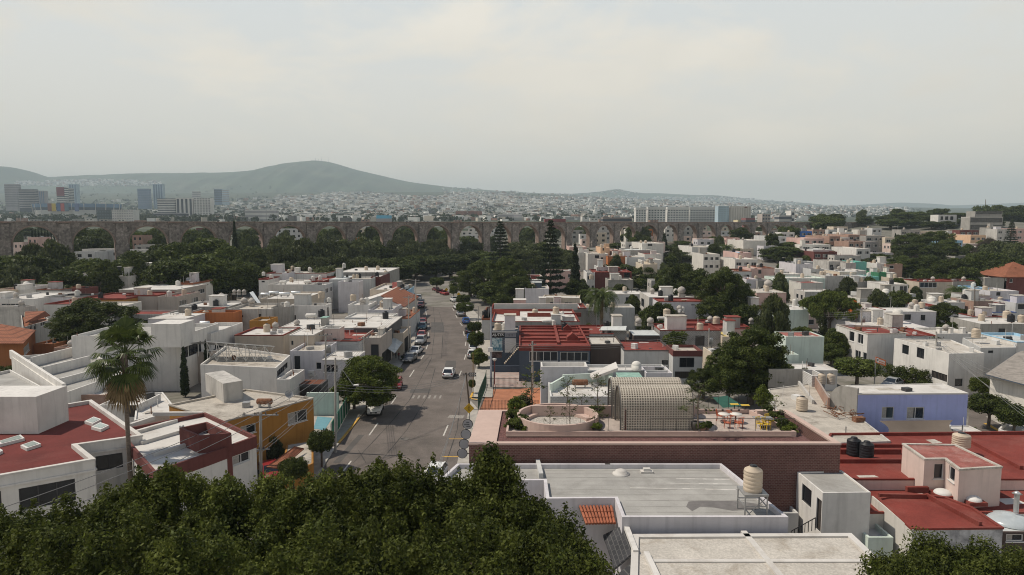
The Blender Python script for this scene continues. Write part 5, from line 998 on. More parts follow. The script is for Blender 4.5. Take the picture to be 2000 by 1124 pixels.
H('low house with blue roof strip below the lilac house', 1940, 1985, 610, 604, 4.2, 'greywhite', 'blue', cop='blue'); H('red flat roofed row at the right edge', 1905, 1960, 619, 612, 4.8, 'lilac', 'red', cop='red'); H('flat cream roofed house with beige tank at the right edge', 1915, 2030, 633, 620, 5.0, 'concrete', 'white', par=.2, wins=[(0, 1950, 642, 1963, 655, 'f')])
ro = H('large house with orange-brown hipped tile roof at right edge', 1962, 2050, 541, 535, 7.5, 'maroon', 'terracotta', wins=[(0, 1972, 545, 1978, 552, 'w'), (0, 1962.5, 543, 1966, 548, 'w')], par=.05, clutter=0)
pl = HOUSES['large house with orange-brown hipped tile roof at right edge'][1]; z_ = HOUSES['large house with orange-brown hipped tile roof at right edge'][3]; o_ = inset(pl, -.8); cx_ = sum(p[0] for p in o_)/4; cy_ = sum(p[1] for p in o_)/4; b = MB(rk('terracotta'))
for i in range(4): b.face((*o_[i], z_-.1), (*o_[(i+1) % 4], z_-.1), (cx_, cy_, z_+4.2))
b.build('hip_roof', ro)
H('grey concrete block house with beige end at the right', 1924, 1966, 543, 538, 7.2, 'concrete', 'concrete', wins=[]); H('house with red roof and white framed window band on the right', 1795, 1860, 550, 545, 7.2, 'beige', 'red', cop='red', wins=[(0, 1797, 552, 1830, 562, 'w')]); H('low red roofed block between dark trees on the right', 1862, 1905, 549, 545, 7, 'concrete', 'red', cop='red')
H('brick house with white left part on the right', 1731, 1763, 516, 512, 8, 'brick', 'cream', wins=[(0, 1737, 519, 1746, 525, 'w')]); H('plain white house part left of the brick house', 1713, 1731, 515, 512, 8, 'white', 'cream')
H('dark green house with pale blue trim on the right', 1716, 1737, 533, 529, 7.6, 'green', 'green'); H('white house right beside the dark green house', 1737, 1748, 533, 530, 7.6, 'white', 'white'); H('teal framed glass house left of the dark green one', 1702, 1717, 541, 537, 7.2, 'teal', 'skyblue', wins=[(0, 'u', .1, .9, 1, 6, 'f')]); H('pale grey house with teal edge on the right', 1666, 1700, 541, 537, 7.2, 'greywhite', 'skyblue', wins=[(0, 1668, 545, 1674, 554, 'f')]); H('concrete stair block house before the teal edged house', 1675, 1700, 551, 546, 7, 'concrete', 'white')
H('small house with tan tent roof beside the green house', 1737, 1765, 543, 539, 6.6, 'beige', 'cream'); H('teal green wall house far on the right', 1670, 1693, 512, 509, 8, 'teal', 'teal');
H('plain lilac grey block house in front of a dark tree clump', 1555, 1587, 516, 511, 8, 'lilac', 'white', wins=[]); H('lower grey house right of the lilac grey block', 1584, 1612, 526, 521, 7.2, 'greywhite', 'white', aw=([0], 2)); H('long pale green-grey wall house in the right centre', 1515, 1612, 544, 539, 6.6, 'mint', 'white', wins=[]); H('white low house with red roof top in the right centre', 1565, 1608, 553, 547, 6.3, 'white', 'red', cop='white'); H('white stepped house with black drums on its roof', 1612, 1648, 539, 534, 7.2, 'white', 'white'); H('cream house with white roof edge in the right centre', 1640, 1673, 531, 526, 7.8, 'cream', 'white', cop='white', aw=([0], 2))
H('white house with round tank beside a brick house', 1673, 1692, 529, 525, 7.6, 'white', 'white'); H('row of stained grey old houses behind a white roof', 1619, 1652, 511, 507, 8, 'dirty', 'concrete', aw=([0], 3)); H('dirty grey house with open doorway on the right', 1652, 1672, 514, 510, 8, 'dirty', 'concrete', wins=[(0, 'u', .3, .6, 2, 6, 'd')])
H('terracotta roof corner house in the right centre', 1488, 1513, 524, 519, 7.5, 'pink', 'terracotta', cop='terracotta'); H('pink house with one arched window in the right centre', 1466, 1489, 525, 520, 7.5, 'pink', 'cream', wins=[(0, 1481, 528, 1487, 535, 'f')]); H('white low house with thin white roof slab in the centre right', 1530, 1567, 536, 531, 6.4, 'offwhite', 'white', cop='white', rooms=[(1514, 1532, 534, 526, 2, 'white')]); H('dark grey open porch house with tilted canopy', 1480, 1514, 549, 543, 6.4, 'concrete', 'dark', wins=[(0, 'u', .2, .9, .5, 4.5, 'f')]); H('lilac white tall house left of the dark porch', 1458, 1480, 546, 541, 6.7, 'lilac', 'fadedred', wins=[(3, 'u', .2, .5, 3, 5, 'f')])
H('pale blue-grey house with orange roof edge by the big trees', 1428, 1468, 530, 525, 7.5, 'greywhite', 'terracotta', cop='terracotta', aw=([0], 2))
H('white house with two windows left of a dark tree', 1436, 1480, 507, 502, 8, 'white', 'white', aw=([0], 3)); H('house with pink and blue top behind the palms', 1441, 1468, 494, 490, 8.5, 'pink', 'skyblue'); H('white wall house left of the two palms', 1374, 1406, 497, 493, 8, 'white', 'white', aw=([0], 3)); H('long low white building before the aqueduct piers', 1352, 1413, 483, 479, 6, 'white', 'white'); H('white warehouse wall house left of dark round trees', 1452, 1496, 470, 466, 7, 'offwhite', 'white', wins=[])
# centre, below the aqueduct
H('white house with big square window below the aqueduct', 1148, 1188, 496, 491, 8, 'white', 'white', wins=[(0, 1162, 499, 1170, 505, 'f'), (0, 1174, 503, 1178, 508, 'f')]); H('low grey white house at the left below the aqueduct', 1129, 1148, 494, 490, 7.5, 'dirty', 'cream', rooms=[(1130, 1150, 494, 489, 3, 'white')]); H('peach stair tower house with small domed box', 1173, 1191, 484, 481, 9, 'peach', 'cream', wins=[(0, 1177, 485, 1180, 490, 'f')], rooms=[(1180, 1190, 484, 476, 2, 'peach')]); H('pinkish low roof house right of the peach tower', 1198, 1214, 490, 486, 8, 'pink', 'cream'); H('grey low warehouse wall below the aqueduct arches', 1224, 1275, 489, 485, 7.5, 'concrete', 'metal', wins=[]); H('white house with one sloping roof and dark window', 1254, 1296, 476, 472, 8.5, 'offwhite', 'white', wins=[(0, 1265, 476, 1274, 481, 'f')])
H('house with orange tile roof strip in the centre right', 1187, 1224, 501, 497, 7.5, 'orange', 'terracotta', cop='terracotta', rooms=[(1218, 1226, 501, 493, 2, 'taupe')]); H('plain grey house front below the orange tile strip', 1224, 1258, 503, 498, 7.5, 'greywhite', 'concrete'); H('white house with red side roof near a dark tree', 1259, 1293, 497, 492, 8, 'white', 'red', rooms=[(1272, 1282, 498, 491, 2, 'white')]); H('white low house with blue tank near a dark tree', 1252, 1292, 508, 503, 7.5, 'offwhite', 'white'); H('cream angular house with tall window beside dark trees', 1256, 1282, 517, 512, 8, 'cream', 'white', wins=[(0, 1261, 523, 1266, 531, 'f')])
H('cream narrow house part with slanted top beside dark trees', 1270, 1284, 515, 511, 8.3, 'cream', 'cream'); H('small white rooftop hut house behind the modern red one', 1167, 1189, 522, 518, 8.2, 'greywhite', 'white', cop='white', aw=([0], 2)); H('modern maroon house with red roof and dark glass end', 1160, 1234, 532, 526, 7.6, 'maroon', 'red', cop='red', rooms=[(1193, 1211, 530, 524, 3, 'maroon', 'red')], wins=[(0, 1219, 533, 1230, 543, 'f')]); H('white angled house front left of the modern maroon one', 1146, 1162, 533, 528, 7.6, 'white', 'white', aw=([0], 2))
H('dark ledge roof building among trees below the aqueduct', 1112, 1146, 483, 480, 6, 'pink', 'concrete')
# row in front of the aqueduct's end wall
for l, *a in [('bright blue painted house before the aqueduct end wall', 1554, 1586, 452, 449, 8, 'blue', 'blue'), ('brown brick house right of the bright blue one', 1588, 1618, 449, 446, 8, 'brick', 'terracotta'), ('grey house with narrow windows before the end wall', 1618, 1641, 449, 446, 8, 'greywhite', 'white'), ('house with bright orange tile roof before the end wall', 1628, 1656, 443, 440, 9, 'cream', 'terracotta'), ('grey and white tanked house before the end wall', 1641, 1666, 454, 451, 8, 'white', 'white'), ('white and red framed flat house before the end wall', 1678, 1704, 449, 446, 8, 'white', 'red'), ('white plain block at the end of the end wall', 1704, 1722, 446, 443, 9, 'greywhite', 'white'), ('grey long rendered wall below the end wall', 1692, 1728, 461, 458, 8, 'concrete', 'concrete'), ('brown brick low house in the crowded row', 1657, 1692, 459, 456, 8, 'brick', 'brick'), ('brick wall house with flat top left of the tanks', 1620, 1641, 462, 459, 8, 'brick', 'concrete'), ('white stepped house among brick houses', 1641, 1660, 464, 461, 7, 'white', 'white'), ('pinkish row house below the bright blue house', 1570, 1610, 466, 463, 7, 'pink', 'cream'), ('brown brick wall house low in the crowded row', 1658, 1690, 472, 469, 7, 'brick', 'terracotta'), ('red canopy roofed stall house in the crowded row', 1690, 1716, 473, 470, 7, 'greybrick', 'red'),
 ('long white curved warehouse roof in the crowded row', 1566, 1622, 478, 472, 6, 'offwhite', 'white'), ('white terrace house left of the bright blue house', 1526, 1552, 454, 451, 8, 'white', 'white'), ('white sloped roof house left of a round tree', 1510, 1536, 462, 459, 7.5, 'greywhite', 'cream'), ('concrete grey big block right of the aqueduct end', 1760, 1798, 449, 445, 9, 'concrete', 'concrete'), ('low cream row right of the concrete block', 1798, 1830, 452, 449, 8, 'cream', 'cream'), ('maroon two window house on the right rise', 1875, 1912, 450, 447, 8, 'maroon', 'red'), ('peach house with two windows on the right rise', 1896, 1926, 460, 457, 8, 'peach', 'cream'), ('cream terrace wall house left of the peach one', 1862, 1897, 459, 456, 7, 'offwhite', 'white'), ('white block house with dark door on the right rise', 1948, 1973, 448, 444, 9, 'white', 'white'), ('grey house beside the white block on the right rise', 1935, 1950, 445, 442, 9, 'concrete', 'metal'), ('pale blue-white tall house behind the big right trees', 1862, 1880, 470, 466, 9, 'skyblue', 'white'), ('brown wall terrace below the peach house', 1880, 1925, 477, 473, 6, 'taupe', 'concrete'), ('terracotta roofed small house at the right of the row', 1729, 1756, 464, 461, 7.5, 'cream', 'terracotta'), ('pink house at the far right edge of the rise', 1975, 2010, 447, 444, 9, 'pink', 'cream'), ('white house with black tanks in the crowded right row', 1673, 1700, 486, 482, 7, 'white', 'white'), ('dark red low roof beside the crowded row', 1590, 1635, 492, 488, 6, 'maroon', 'red'), ('white house with blue barrels in the crowded row', 1588, 1625, 488, 484, 6, 'greywhite', 'metal')]:
 H(l, *a, aw=([0], 2 if a[1]-a[0] < 28 else 3), clutter=1)
ro = H('white upper house with three dark windows on the hill', 1833, 1869, 420, 417, 9, 'white', 'white', wins=[(0, 1837, 423, 1842, 430, 'f'), (0, 1846, 423, 1852, 430, 'f'), (0, 1856, 423, 1862, 430, 'f')])
H('modern glass terrace house on the hill at right', 1895, 1959, 424, 419, 10, 'concrete', 'white', wins=[(0, 'u', .02, .98, 6.5, 9.5, 'f'), (0, 'u', .02, .98, 2, 5, 'f')], fascia=('white', .4)); H('dark glazed upper storey with railing on the hill', 1905, 1958, 413, 409, 12, 'concrete', 'dark', wins=[(0, 'u', .02, .98, 10, 13.4, 'f')])
# white house behind the brick terrace
ro = H('white house with stepped parapets behind the brick terrace', 1075, 1268, 775, 747, 4.2, 'block', 'white', par=.25, clutter=1)
b = MB(wk('lilac')); q = Rect(1057, 1148, 717, 711, 5.9, 0)[0]; b.prism(q, 0, 5.9, cap=False); qi = inset(q, .2); b.use(wk('white'))
for i in range(4): j = (i+1) % 4; b.face((*q[i], 5.9), (*q[j], 5.9), (*qi[j], 5.9), (*qi[i], 5.9)); b.face((*qi[i], 5.9), (*qi[j], 5.9), (*qi[j], 5.2), (*qi[i], 5.2))
b.face(*[(p[0], p[1], 5.25) for p in qi]); b.build('upper_block', ro)
for a, c, z1 in [((1099, 752), (1196, 748), 5.2), ((1075, 768), (1105, 750), 5.0), ((1170, 742), (1196, 760), 5.3)]: fin(ro, a, c, 3.9, z1, .25, wk('mint'))
sheet(ro, 'sloping_roof', [P(1158, 737, 5.1), P(1207, 719, 6.3), P(1203, 707, 6.6), P(1152, 730, 5.3)], .35, M['roof_white'])
H('white house right part with lit parapet walls behind the vault', 1262, 1313, 729, 716, 4.6, 'lilac', 'white', par=1.1, wins=[]); ro = H('small block with green corrugated roof behind the vaults', 1212, 1258, 742, 728, 4.6, 'mint', 'green', par=.03, clutter=0, cop='green'); H('wide white yard house behind the white stepped house', 1148, 1305, 724, 712, 4.5, 'greywhite', 'white', par=.4)
# blue house
ro = W_house('periwinkle blue house with white roof and two windows', [(1676, 769), (1891, 768), (1841, 749), (1652, 753)], 0, 6, 'periwinkle', 'white', cop='white', par=.06, wins=[(0, 1722, 795, 1746, 818, 'c'), (0, 1771, 795.5, 1805, 818.5, 'c')], clutter=1)
b = MB(wk('concrete')); A, B = Vector(P(1676, 769, 6)), Vector(P(1612, 757, 6)); d = (B-A); nr = Vector((d.y, -d.x, 0)).normalized()*.18; pts = []
for i in range(13):
 t = i/12; z = 6.25+(.3 if i < 12 else 0) - max(0, (t-.45)/.55)**2*2.6; pts.append((A+d*t, z))
for sgn in (0, 1):
 f = [(*(p+nr*(sgn*2-1))[:2], z) for p, z in pts]; f = [(*(A+nr*(sgn*2-1))[:2], -.5)]+f+[(*(B+nr*(sgn*2-1))[:2], -.5)]; b.face(*(f if sgn else f[::-1]))
for i in range(12): p0, z0 = pts[i]; p1, z1 = pts[i+1]; b.face((*(p0-nr)[:2], z0), (*(p1-nr)[:2], z1), (*(p1+nr)[:2], z1), (*(p0+nr)[:2], z0))
b.face((*(A-nr)[:2], -.5), (*(A-nr)[:2], pts[0][1]), (*(A+nr)[:2], pts[0][1]), (*(A+nr)[:2], -.5)); b.build('rounded_side_wall', ro)
s = root('shade_sail', P(1790, 835, 3), 'large brown shade cloth stretched in front of the blue house', 'shade sail'); m = mat('sail_cloth', (.15, .122, .10), .9, .12, .5); b = MB(m); q = [P(1716, 822, 4.4), P(1861, 821, 4.4), P(1868, 848, 3.6), P(1733, 849, 3.6)]
n = 10; V = []
for j in range(n+1):
 for i in range(n+1): u, v = i/n, j/n; p = [(q[0][k]*(1-u)+q[1][k]*u)*(1-v)+(q[3][k]*(1-u)+q[2][k]*u)*v for k in range(3)]; p[2] -= .45*math.sin(math.pi*u)*math.sin(math.pi*v); p[0] += .5*math.sin(math.pi*v)*(.5-u)*2; V.append(tuple(p))
b.idx(V, [(j*(n+1)+i, j*(n+1)+i+1, (j+1)*(n+1)+i+1, (j+1)*(n+1)+i) for j in range(n) for i in range(n)], True); b.build('cloth', s)
H('low white flat roof at the right end of the blue house', 1862, 1932, 851, 834, 3.4, 'skyblue', 'white', cop='white', par=.08)
ro = W_house('cluttered grey flat roof left of the blue house', [(1540, 868), (1740, 862), (1660, 800), (1590, 748), (1500, 760)], 0, 3.9, 'dirty', 'concrete', par=.1, clutter=6)
for i in range(26): pass
fin(ro, (1618, 800), (1590, 752), 3.8, 5.1, .2, wk('brick')); fin(ro, (1588, 790), (1560, 752), 3.8, 4.3, .25, wk('dirty')); fin(ro, (1500, 757), (1575, 757), 3.0, 5.4, .2, wk('concrete'), 'back_wall')
rb = random.Random(5); b = MB(M['rust'])
for i in range(26): a = P(rb.uniform(1625, 1668), rb.uniform(800, 820), 3.85); t = rb.random()*3; b.bar((a[0], a[1], 3.9+.02*i), (a[0]+1.6*math.cos(t), a[1]+1.6*math.sin(t), 3.95+rb.random()*.4), .06)
b.build('scrap_pile', ro)
H('white block wall house holding two beige tanks', 1586, 1612, 735, 722, 5.2, 'block', 'white', par=1.0, wins=[])
# red roof complex, lower right
ro = W_house('long low house with wide red roof at the lower right', [(1560, 935), (2120, 935), (2060, 842), (1622, 846)], 0, 4.0, 'rose', 'red', cop='red', par=.3, clutter=2)
fin(ro, (1640, 889), (1758, 889), 3.6, 4.15, .3, rk('red'), 'roof_kerb'); fin(ro, (1640, 876), (1760, 876), 3.6, 4.0, .25, rk('red'), 'roof_kerb'); fin(ro, (1885, 861), (1995, 920), 3.6, 4.0, .3, rk('red'), 'roof_kerb'); fin(ro, (1600, 931), (1757, 931), 2.5, 4.05, .3, rk('red'), 'roof_kerb')
W_house('lower red roof strip between the beige room and the right edge', [(1690, 1000), (2120, 1000), (2120, 940), (1640, 940)], 0, 3.3, 'offwhite', 'red', cop='red', par=.25, clutter=1)
zb = 6.1; pb = Wp([(1763, 866), (1806, 896), (1846, 895.5), (1874, 916), (1957, 911), (1866, 868)], zb)
house('beige rooftop house with faded red roof and corner windows', pb, 3.0, zb-3.0, 'rose', 'fadedred', cop='cream', par=.1, deep=.2, wins=[(1, 1824, 906, 1843, 936, 'w'), (2, 1853, 912, 1865, 941, 'w')], clutter=0)
ro = W_house('white walled house with red roof and patched grey front', [(1714, 973), (1781, 1032), (1959, 1030), (1899, 990), (1846, 970), (1770, 962)], 0, 3.75, 'patched', 'red', cop='red', par=.12, clutter=0)
fin(ro, (1716, 973), (1808, 975), 3.6, 3.95, .25, rk('red'), 'roof_kerb'); fin(ro, (1808, 972), (1915, 1030), 3.6, 3.95, .22, rk('red'), 'roof_kerb'); fin(ro, (1770, 962), (1812, 962), 3.6, 4.05, .3, rk('red'), 'roof_kerb')
b = MB(wk('offwhite')); A, B = Vector(P(1702, 969, 3.7)), Vector(P(1781, 1033, 3.75)); d = (B-A).normalized(); nr = Vector((d.y, -d.x, 0)); b.prism([(A-nr*.02)[:2], (B-nr*.02)[:2], (B-nr*.12)[:2], (A-nr*.12)[:2]][::-1], -.5, 3.7); b.build('side_wall', ro)
ro = W_house('glazed patio house with clear domed roof at right edge', [(1933, 1040), (2100, 1040), (2100, 1000), (1925, 1000)], 0, 3.0, 'darkbrown', 'metal', wins=[(0, 1965, 1044, 1999, 1058, 'c')], par=.1, clutter=0)
b = MB(mat('polycarbonate', (.40, .44, .46), .25, .08, 2, spec=.6)); c = P(1972, 1018, 2.95); b.lathe(c, [(1.45*math.cos(a), .5*math.sin(a)) for a in [i*math.pi/2/8 for i in range(9)]], 20); b.build('dome_roof', ro)
for x, y, r, l in [(1841, 968, .62, 'white dome skylight close to the beige rooftop room'), (1901, 981, .55, 'white dome skylight on red kerb right of another')]:
 c = P(x, y, 3.55); s = root('skylight', c, l, 'skylight', 'dome skylights'); b = MB(rk('red')); b.box((c[0], c[1], 3.45), (r*2.4, r*2.2, .28)); b.build('kerb', s); b = MB(M['frame_white']); b.lathe((c[0], c[1], 3.73), [(r*math.cos(a), .32*math.sin(a)) for a in [i*math.pi/12 for i in range(7)]], 18); b.build('dome', s)
c = P(1984, 1000, 3.6); s = root('vent_pipe', c, 'tall white vent pipe with cap on a red roof', 'vent pipe'); b = MB(M['galvanised']); b.tube([c, (c[0], c[1], c[2]+1.3)], .17, 12); b.build('pipe', s); b = MB(M['galvanised']); b.lathe((c[0], c[1], c[2]+1.3), [(.2, 0), (.32, .03), (.05, .22), (0, .22)], 12); b.build('cap', s)
# white room with grey roof
ro = W_house('white stair house with grey roof and side window', [(1557, 922), (1607, 963), (1701, 962), (1644, 919)], 0, 5.3, 'white', 'grey', par=.1, cop=None, pth=.12, wins=[(0, 1566, 951, 1585, 986, 'f'), (0, 1594, 974, 1604, 1038, 'd')], clutter=0)
s = root('stair_railing', P(1575, 1037, 2.6), 'dark iron railing beside the white stair house door', 'railing'); b = MB(M['iron_dark']); A, B = P(1545, 1046, 2.3), P(1592, 1036, 2.9); A2, B2 = (A[0], A[1], A[2]+.3), (B[0], B[1], B[2]+.9)
b.bar(A2, B2, .05)
for i in range(8): t = i/7; p = [A[k]+(B[k]-A[k])*t for k in range(3)]; b.bar(p, (p[0], p[1], A2[2]+(B2[2]-A2[2])*t), .04)
b.build('bars', s)
H('low white landing wall between grey roof and stair house', 1500, 1560, 1004, 985, 2.6, 'greywhite', 'white', wins=[], clutter=0)
H('low pale side yard wall below the patched house', 1696, 1745, 1052, 1010, 2.4, 'mint', 'white', clutter=0)
# grey roof building
GR_ = Wp([(855, 940), (970, 939), (1062, 938), (1067, 974), (1201, 973), (1215, 1010), (1540, 1010), (1409, 905.5), (893, 905.5)], 6.2)
ro = house('broad grey flat roofed house in front of the brick terrace building', GR_, 0, 6.2, 'lilac', 'grey', cop=None, par=.32, pth=.22, wins=[(2, 1000, 957, 1040, 1000, 'c')], clutter=0); GZ = 6.2-.32
fin(ro, (1050, 908), (1057, 937), 5.8, 6.25, .3, wk('greywhite'), 'roof_kerb')
b = MB(wk('greywhite'));
for i in (5,): pass
b = MB(rk('white'));
for a, c in [((1230, 953), (1437, 957)), ((1300, 944), (1430, 946)), ((1320, 935), (1425, 937)), ((1385, 921), (1390, 927))]:
 A, C = Vector(P(*a, GZ)), Vector(P(*c, GZ)); rr_ = random.Random(3); k = 14
 for i in range(k): p, q = A.lerp(C, i/k), A.lerp(C, (i+1)/k); w = .035*rr_.uniform(.6, 2.4); b.face((p.x, p.y-w, GZ+.004), (q.x, q.y-w, GZ+.004), (q.x, q.y+w, GZ+.004), (p.x, p.y+w, GZ+.004))
b.build('sealant_line', ro)
wet = mat('wet_stain', (.16, .15, .145), .6, .25, 1.2); b = MB(wet); b.face(*[(*P(x, y, GZ)[:2], GZ+.004) for x, y in [(1340, 990), (1345, 980), (1360, 979), (1440, 979), (1490, 986), (1478, 996), (1430, 998), (1395, 992), (1368, 990), (1352, 999)]][::-1]); b.build('roof_stain', ro)
b = MB(rk('white')); c = P(1213, 926, GZ); b.lathe(c, [(.62, 0), (.62, .06), (.45, .08), (.4, .26), (.2, .34), (0, .36)], 18); b.build('dome_vent', ro); b = MB(rk('white')); c = P(1263, 923, GZ); b.box((c[0], c[1], GZ), (.9, .5, .12)); b.box((c[0], c[1], GZ+.12), (.5, .3, .2)); b.build('roof_hatch', ro)
sm_ = mat('membrane_seam', (.23, .22, .205), .9); b = MB(sm_)
for r_ in (919, 926, 933, 940, 948, 957, 967, 978, 990, 1001):
 a_, c_ = P(1066 if r_ < 972 else 1222, r_, GZ), P(1409+(r_-906)*1.17, r_, GZ); n_ = 9
 for i in range(n_): x0 = a_[0]+(c_[0]-.6-a_[0])*i/n_; x1 = a_[0]+(c_[0]-.6-a_[0])*(i+1)/n_; w = .015+.012*((i*7+r_) % 3); b.face((x0, a_[1]-w, GZ+.003), (x1, a_[1]-w, GZ+.003), (x1, a_[1]+w, GZ+.003), (x0, a_[1]+w, GZ+.003))
b.build('membrane_seam', ro)
b = MB(M['door_dark']); c = P(1187, 917, GZ); b.box((c[0], c[1]+.2, GZ), (.35, .12, .38)); b.build('roof_drain', ro)
s = root('tile_canopy', P(1165, 1010, 3), 'small terracotta barrel tile canopy in the grey roof courtyard', 'canopy'); tl = mat('tile_clay', (.33, .115, .065), .9, .18, 2.5, dirt_amt=.3); yw = GR_[3][1]-.12; A, B, C, D = PY(1130, 990, yw), PY(1197, 990, yw), PY(1203, 1023, yw-1.25), PY(1143, 1024, yw-1.25); b = MB(tl); n = 10
for i in range(n):
 for j in range(3):
  lp = lambda t, v: Vector([(A[k]*(1-t)+B[k]*t)*(1-v)+(D[k]*(1-t)+C[k]*t)*v for k in range(3)])
  t = (i+.5)/n; p0, p1 = lp(t, j/3-.02), lp(t, (j+1)/3+.03); p0.z += .04*(2-j)*0+.0; b.tube([p0+Vector((0, 0, .02)), p1+Vector((0, 0, .05))], [.085, .1], 8)
b.build('roof_tiles', s); b = MB(M['door_dark']); b.face(*[(p[0], p[1], p[2]-.03) for p in (A, B, C, D)]); b.bar((D[0], D[1], 2.5), (D[0], D[1], 4.05), .1); b.bar((C[0], C[1], 2.5), (C[0], C[1], 4.05), .1); b.build('canopy_frame', s)
H('low dark yard wall with ledge below the lilac courtyard wall', 1068, 1210, 1030, 1026, 3.2, 'concrete', 'concrete', clutter=0, par=.05)
# bottom white roof and slate slopes
ro = W_house('white textured flat roof house at the bottom right', [(1228, 1240), (1900, 1240), (1725, 1101), (1662, 1042), (1236, 1044)], 0, 5.5, 'lilac', 'cream', cop='white', par=.12, pth=.35, clutter=0)
fin(ro, (1452, 1043), (1540, 1150), 5.3, 5.5, .35, rk('white'), 'roof_ridge'); fin(ro, (1262, 1098.5), (1720, 1098.5), 5.35, 5.46, .3, rk('white'), 'roof_ridge')
slate = brickmat('slate', (.035, .036, .04), (.05, .05, .055), (.10, .10, .10), .6, .25, .02, .1)
sheet(ro, 'slate_slope', [P(1221, 1024, 5.5), P(1241, 1076, 5.5), P(1200, 1110, 4.1), P(1178, 1045, 4.1)], .15, slate); sheet(ro, 'slate_slope', [P(1262, 1079, 5.5), P(1290, 1140, 5.5), P(1215, 1160, 3.9), P(1205, 1122, 4.2)], .15, slate)
b = MB(wk('white')); A, B = P(1221, 1022, 5.55), P(1242, 1077, 5.55); b.bar((A[0], A[1], 5.5), (B[0], B[1], 5.5), .3, .22); A, B = P(1262, 1079, 5.55), P(1292, 1142, 5.55); b.bar((A[0], A[1], 5.5), (B[0], B[1], 5.5), .3, .22); b.bar(P(1220, 1021, 5.5), P(1251, 1020, 5.5), .25, .4); b.build('slope_coping', ro)
# ---------------------------------------------------------------- brick terrace building
pinkc = mat('pink_plaster', (.50, .375, .325), .9, .06, .8, streak=.15, dirt_amt=.1); gravel = mat('red_gravel', (.13, .065, .06), .95, .5, 14, fine=.4); paver = mat('terrace_paver', (.42, .36, .32), .92, .15, 1.2, dirt=(.27, .22, .20), dirt_amt=.5, fine=.08)
KL = 'long dark brick building with pink parapet and planted roof terrace'
kp = Wp([(916, 866), (1642, 866), (1537, 801), (936, 801)], 7.5); cx_, cy_ = kp[0][0]+14, kp[0][1]+5
K = root('brick_building', (cx_, cy_, 0), KL, 'building'); bw = wk('brownbrick')
b = MB(bw); q = kp
for i in range(4): j = (i+1) % 4; b.face((*q[i], -.5), (*q[j], -.5), (*q[j], 7.38), (*q[i], 7.38))
th = [.22, .55, .22, 2.1]                    # parapet widths: front, right, back, left
def inset_v(poly, ds):
 out = []; n = len(poly)
 for i in range(n):
  def line(k): a, c = Vector(poly[k]), Vector(poly[(k+1) % n]); d = (c-a).normalized(); return a+Vector((-d.y, d.x))*ds[k], d
  a, d1 = line(i-1); c, d2 = line(i); den = d1.x*d2.y-d1.y*d2.x; w = c-a; t = (w.x*d2.y-w.y*d2.x)/den; p = a+d1*t; out.append((p.x, p.y))
 return out
ki = inset_v(kp, [.35, .4, .3, 2.0])
for i in range(4):
 j = (i+1) % 4; zb = 5.7 if i == 1 else 7.2; b.face((*ki[i], 7.38), (*ki[j], 7.38), (*ki[j], zb), (*ki[i], zb))
b.build('wall', K)
b = MB(pinkc); ko = inset_v(kp, [-.04]*4); kc = inset_v(kp, [.42, .45, .35, 2.05])
for i in range(4):
 j = (i+1) % 4; b.face((*ko[i], 7.5), (*ko[j], 7.5), (*kc[j], 7.5), (*kc[i], 7.5)); b.face((*ko[i], 7.36), (*ko[j], 7.36), (*ko[j], 7.5), (*ko[i], 7.5)); b.face((*kc[i], 7.5), (*kc[j], 7.5), (*kc[j], 7.36), (*kc[i], 7.36)); b.face((*kp[i], 7.36), (*kp[j], 7.36), (*ko[j], 7.36), (*ko[i], 7.36))
b.build('coping', K)
rx = P(1562, 850, 7.2)[0]
b = MB(gravel); A = ki; b.face((A[0][0], A[0][1], 7.37), (rx, A[0][1], 7.37), (rx-.1, A[3][1], 7.37), (A[3][0], A[3][1], 7.37)); b.build('gravel_roof', K)
b = MB(rk('dark')); b.face((rx, A[0][1], 5.8), (A[1][0], A[1][1], 5.8), (A[2][0], A[2][1], 5.8), (rx, A[3][1], 5.8)); b.build('lower_roof', K)
# terrace: raised pink kerb round a paved floor
tz = 7.82; to = Wp([(988, 845), (1558, 845), (1462, 799), (996, 799)], tz); yf_ = P(1200, 853.5, 7.4)[1]; to[0] = (to[0][0], yf_); to[1] = (to[1][0], yf_); ti = inset_v(to, [.16, .16, .2, .16]); fz = 7.44
b = MB(pinkc)
for i in range(4):
 j = (i+1) % 4; b.face((*to[i], 5.8), (*to[j], 5.8), (*to[j], tz), (*to[i], tz)); b.face((*to[i], tz), (*to[j], tz), (*ti[j], tz), (*ti[i], tz)); b.face((*ti[i], tz), (*ti[j], tz), (*ti[j], fz), (*ti[i], fz))
p = P(1487, 807, tz); b.box((p[0], p[1], fz), (.9, .5, tz-fz+.25)); b.build('terrace_wall', K)
b = MB(paver); b.face(*[(p[0], p[1], fz) for p in ti]); b.build('terrace_floor', K)
b = MB(pinkc); a_, c_ = to[0], to[1]; b.prism([(a_[0], a_[1]-.1), (c_[0]-.4, c_[1]-.1), (c_[0]-.4, c_[1]-.005), (a_[0], a_[1]-.005)], 7.5, 7.55); b.build('ledge', K)
p = P(1215, 803, fz); b = MB(pinkc); b.prism([(p[0]-8, ti[3][1]-.9), (p[0]+6, ti[3][1]-.9), (p[0]+6, ti[3][1]-.7), (p[0]-8, ti[3][1]-.7)], fz, fz+.95);
b.build('back_wall', K)
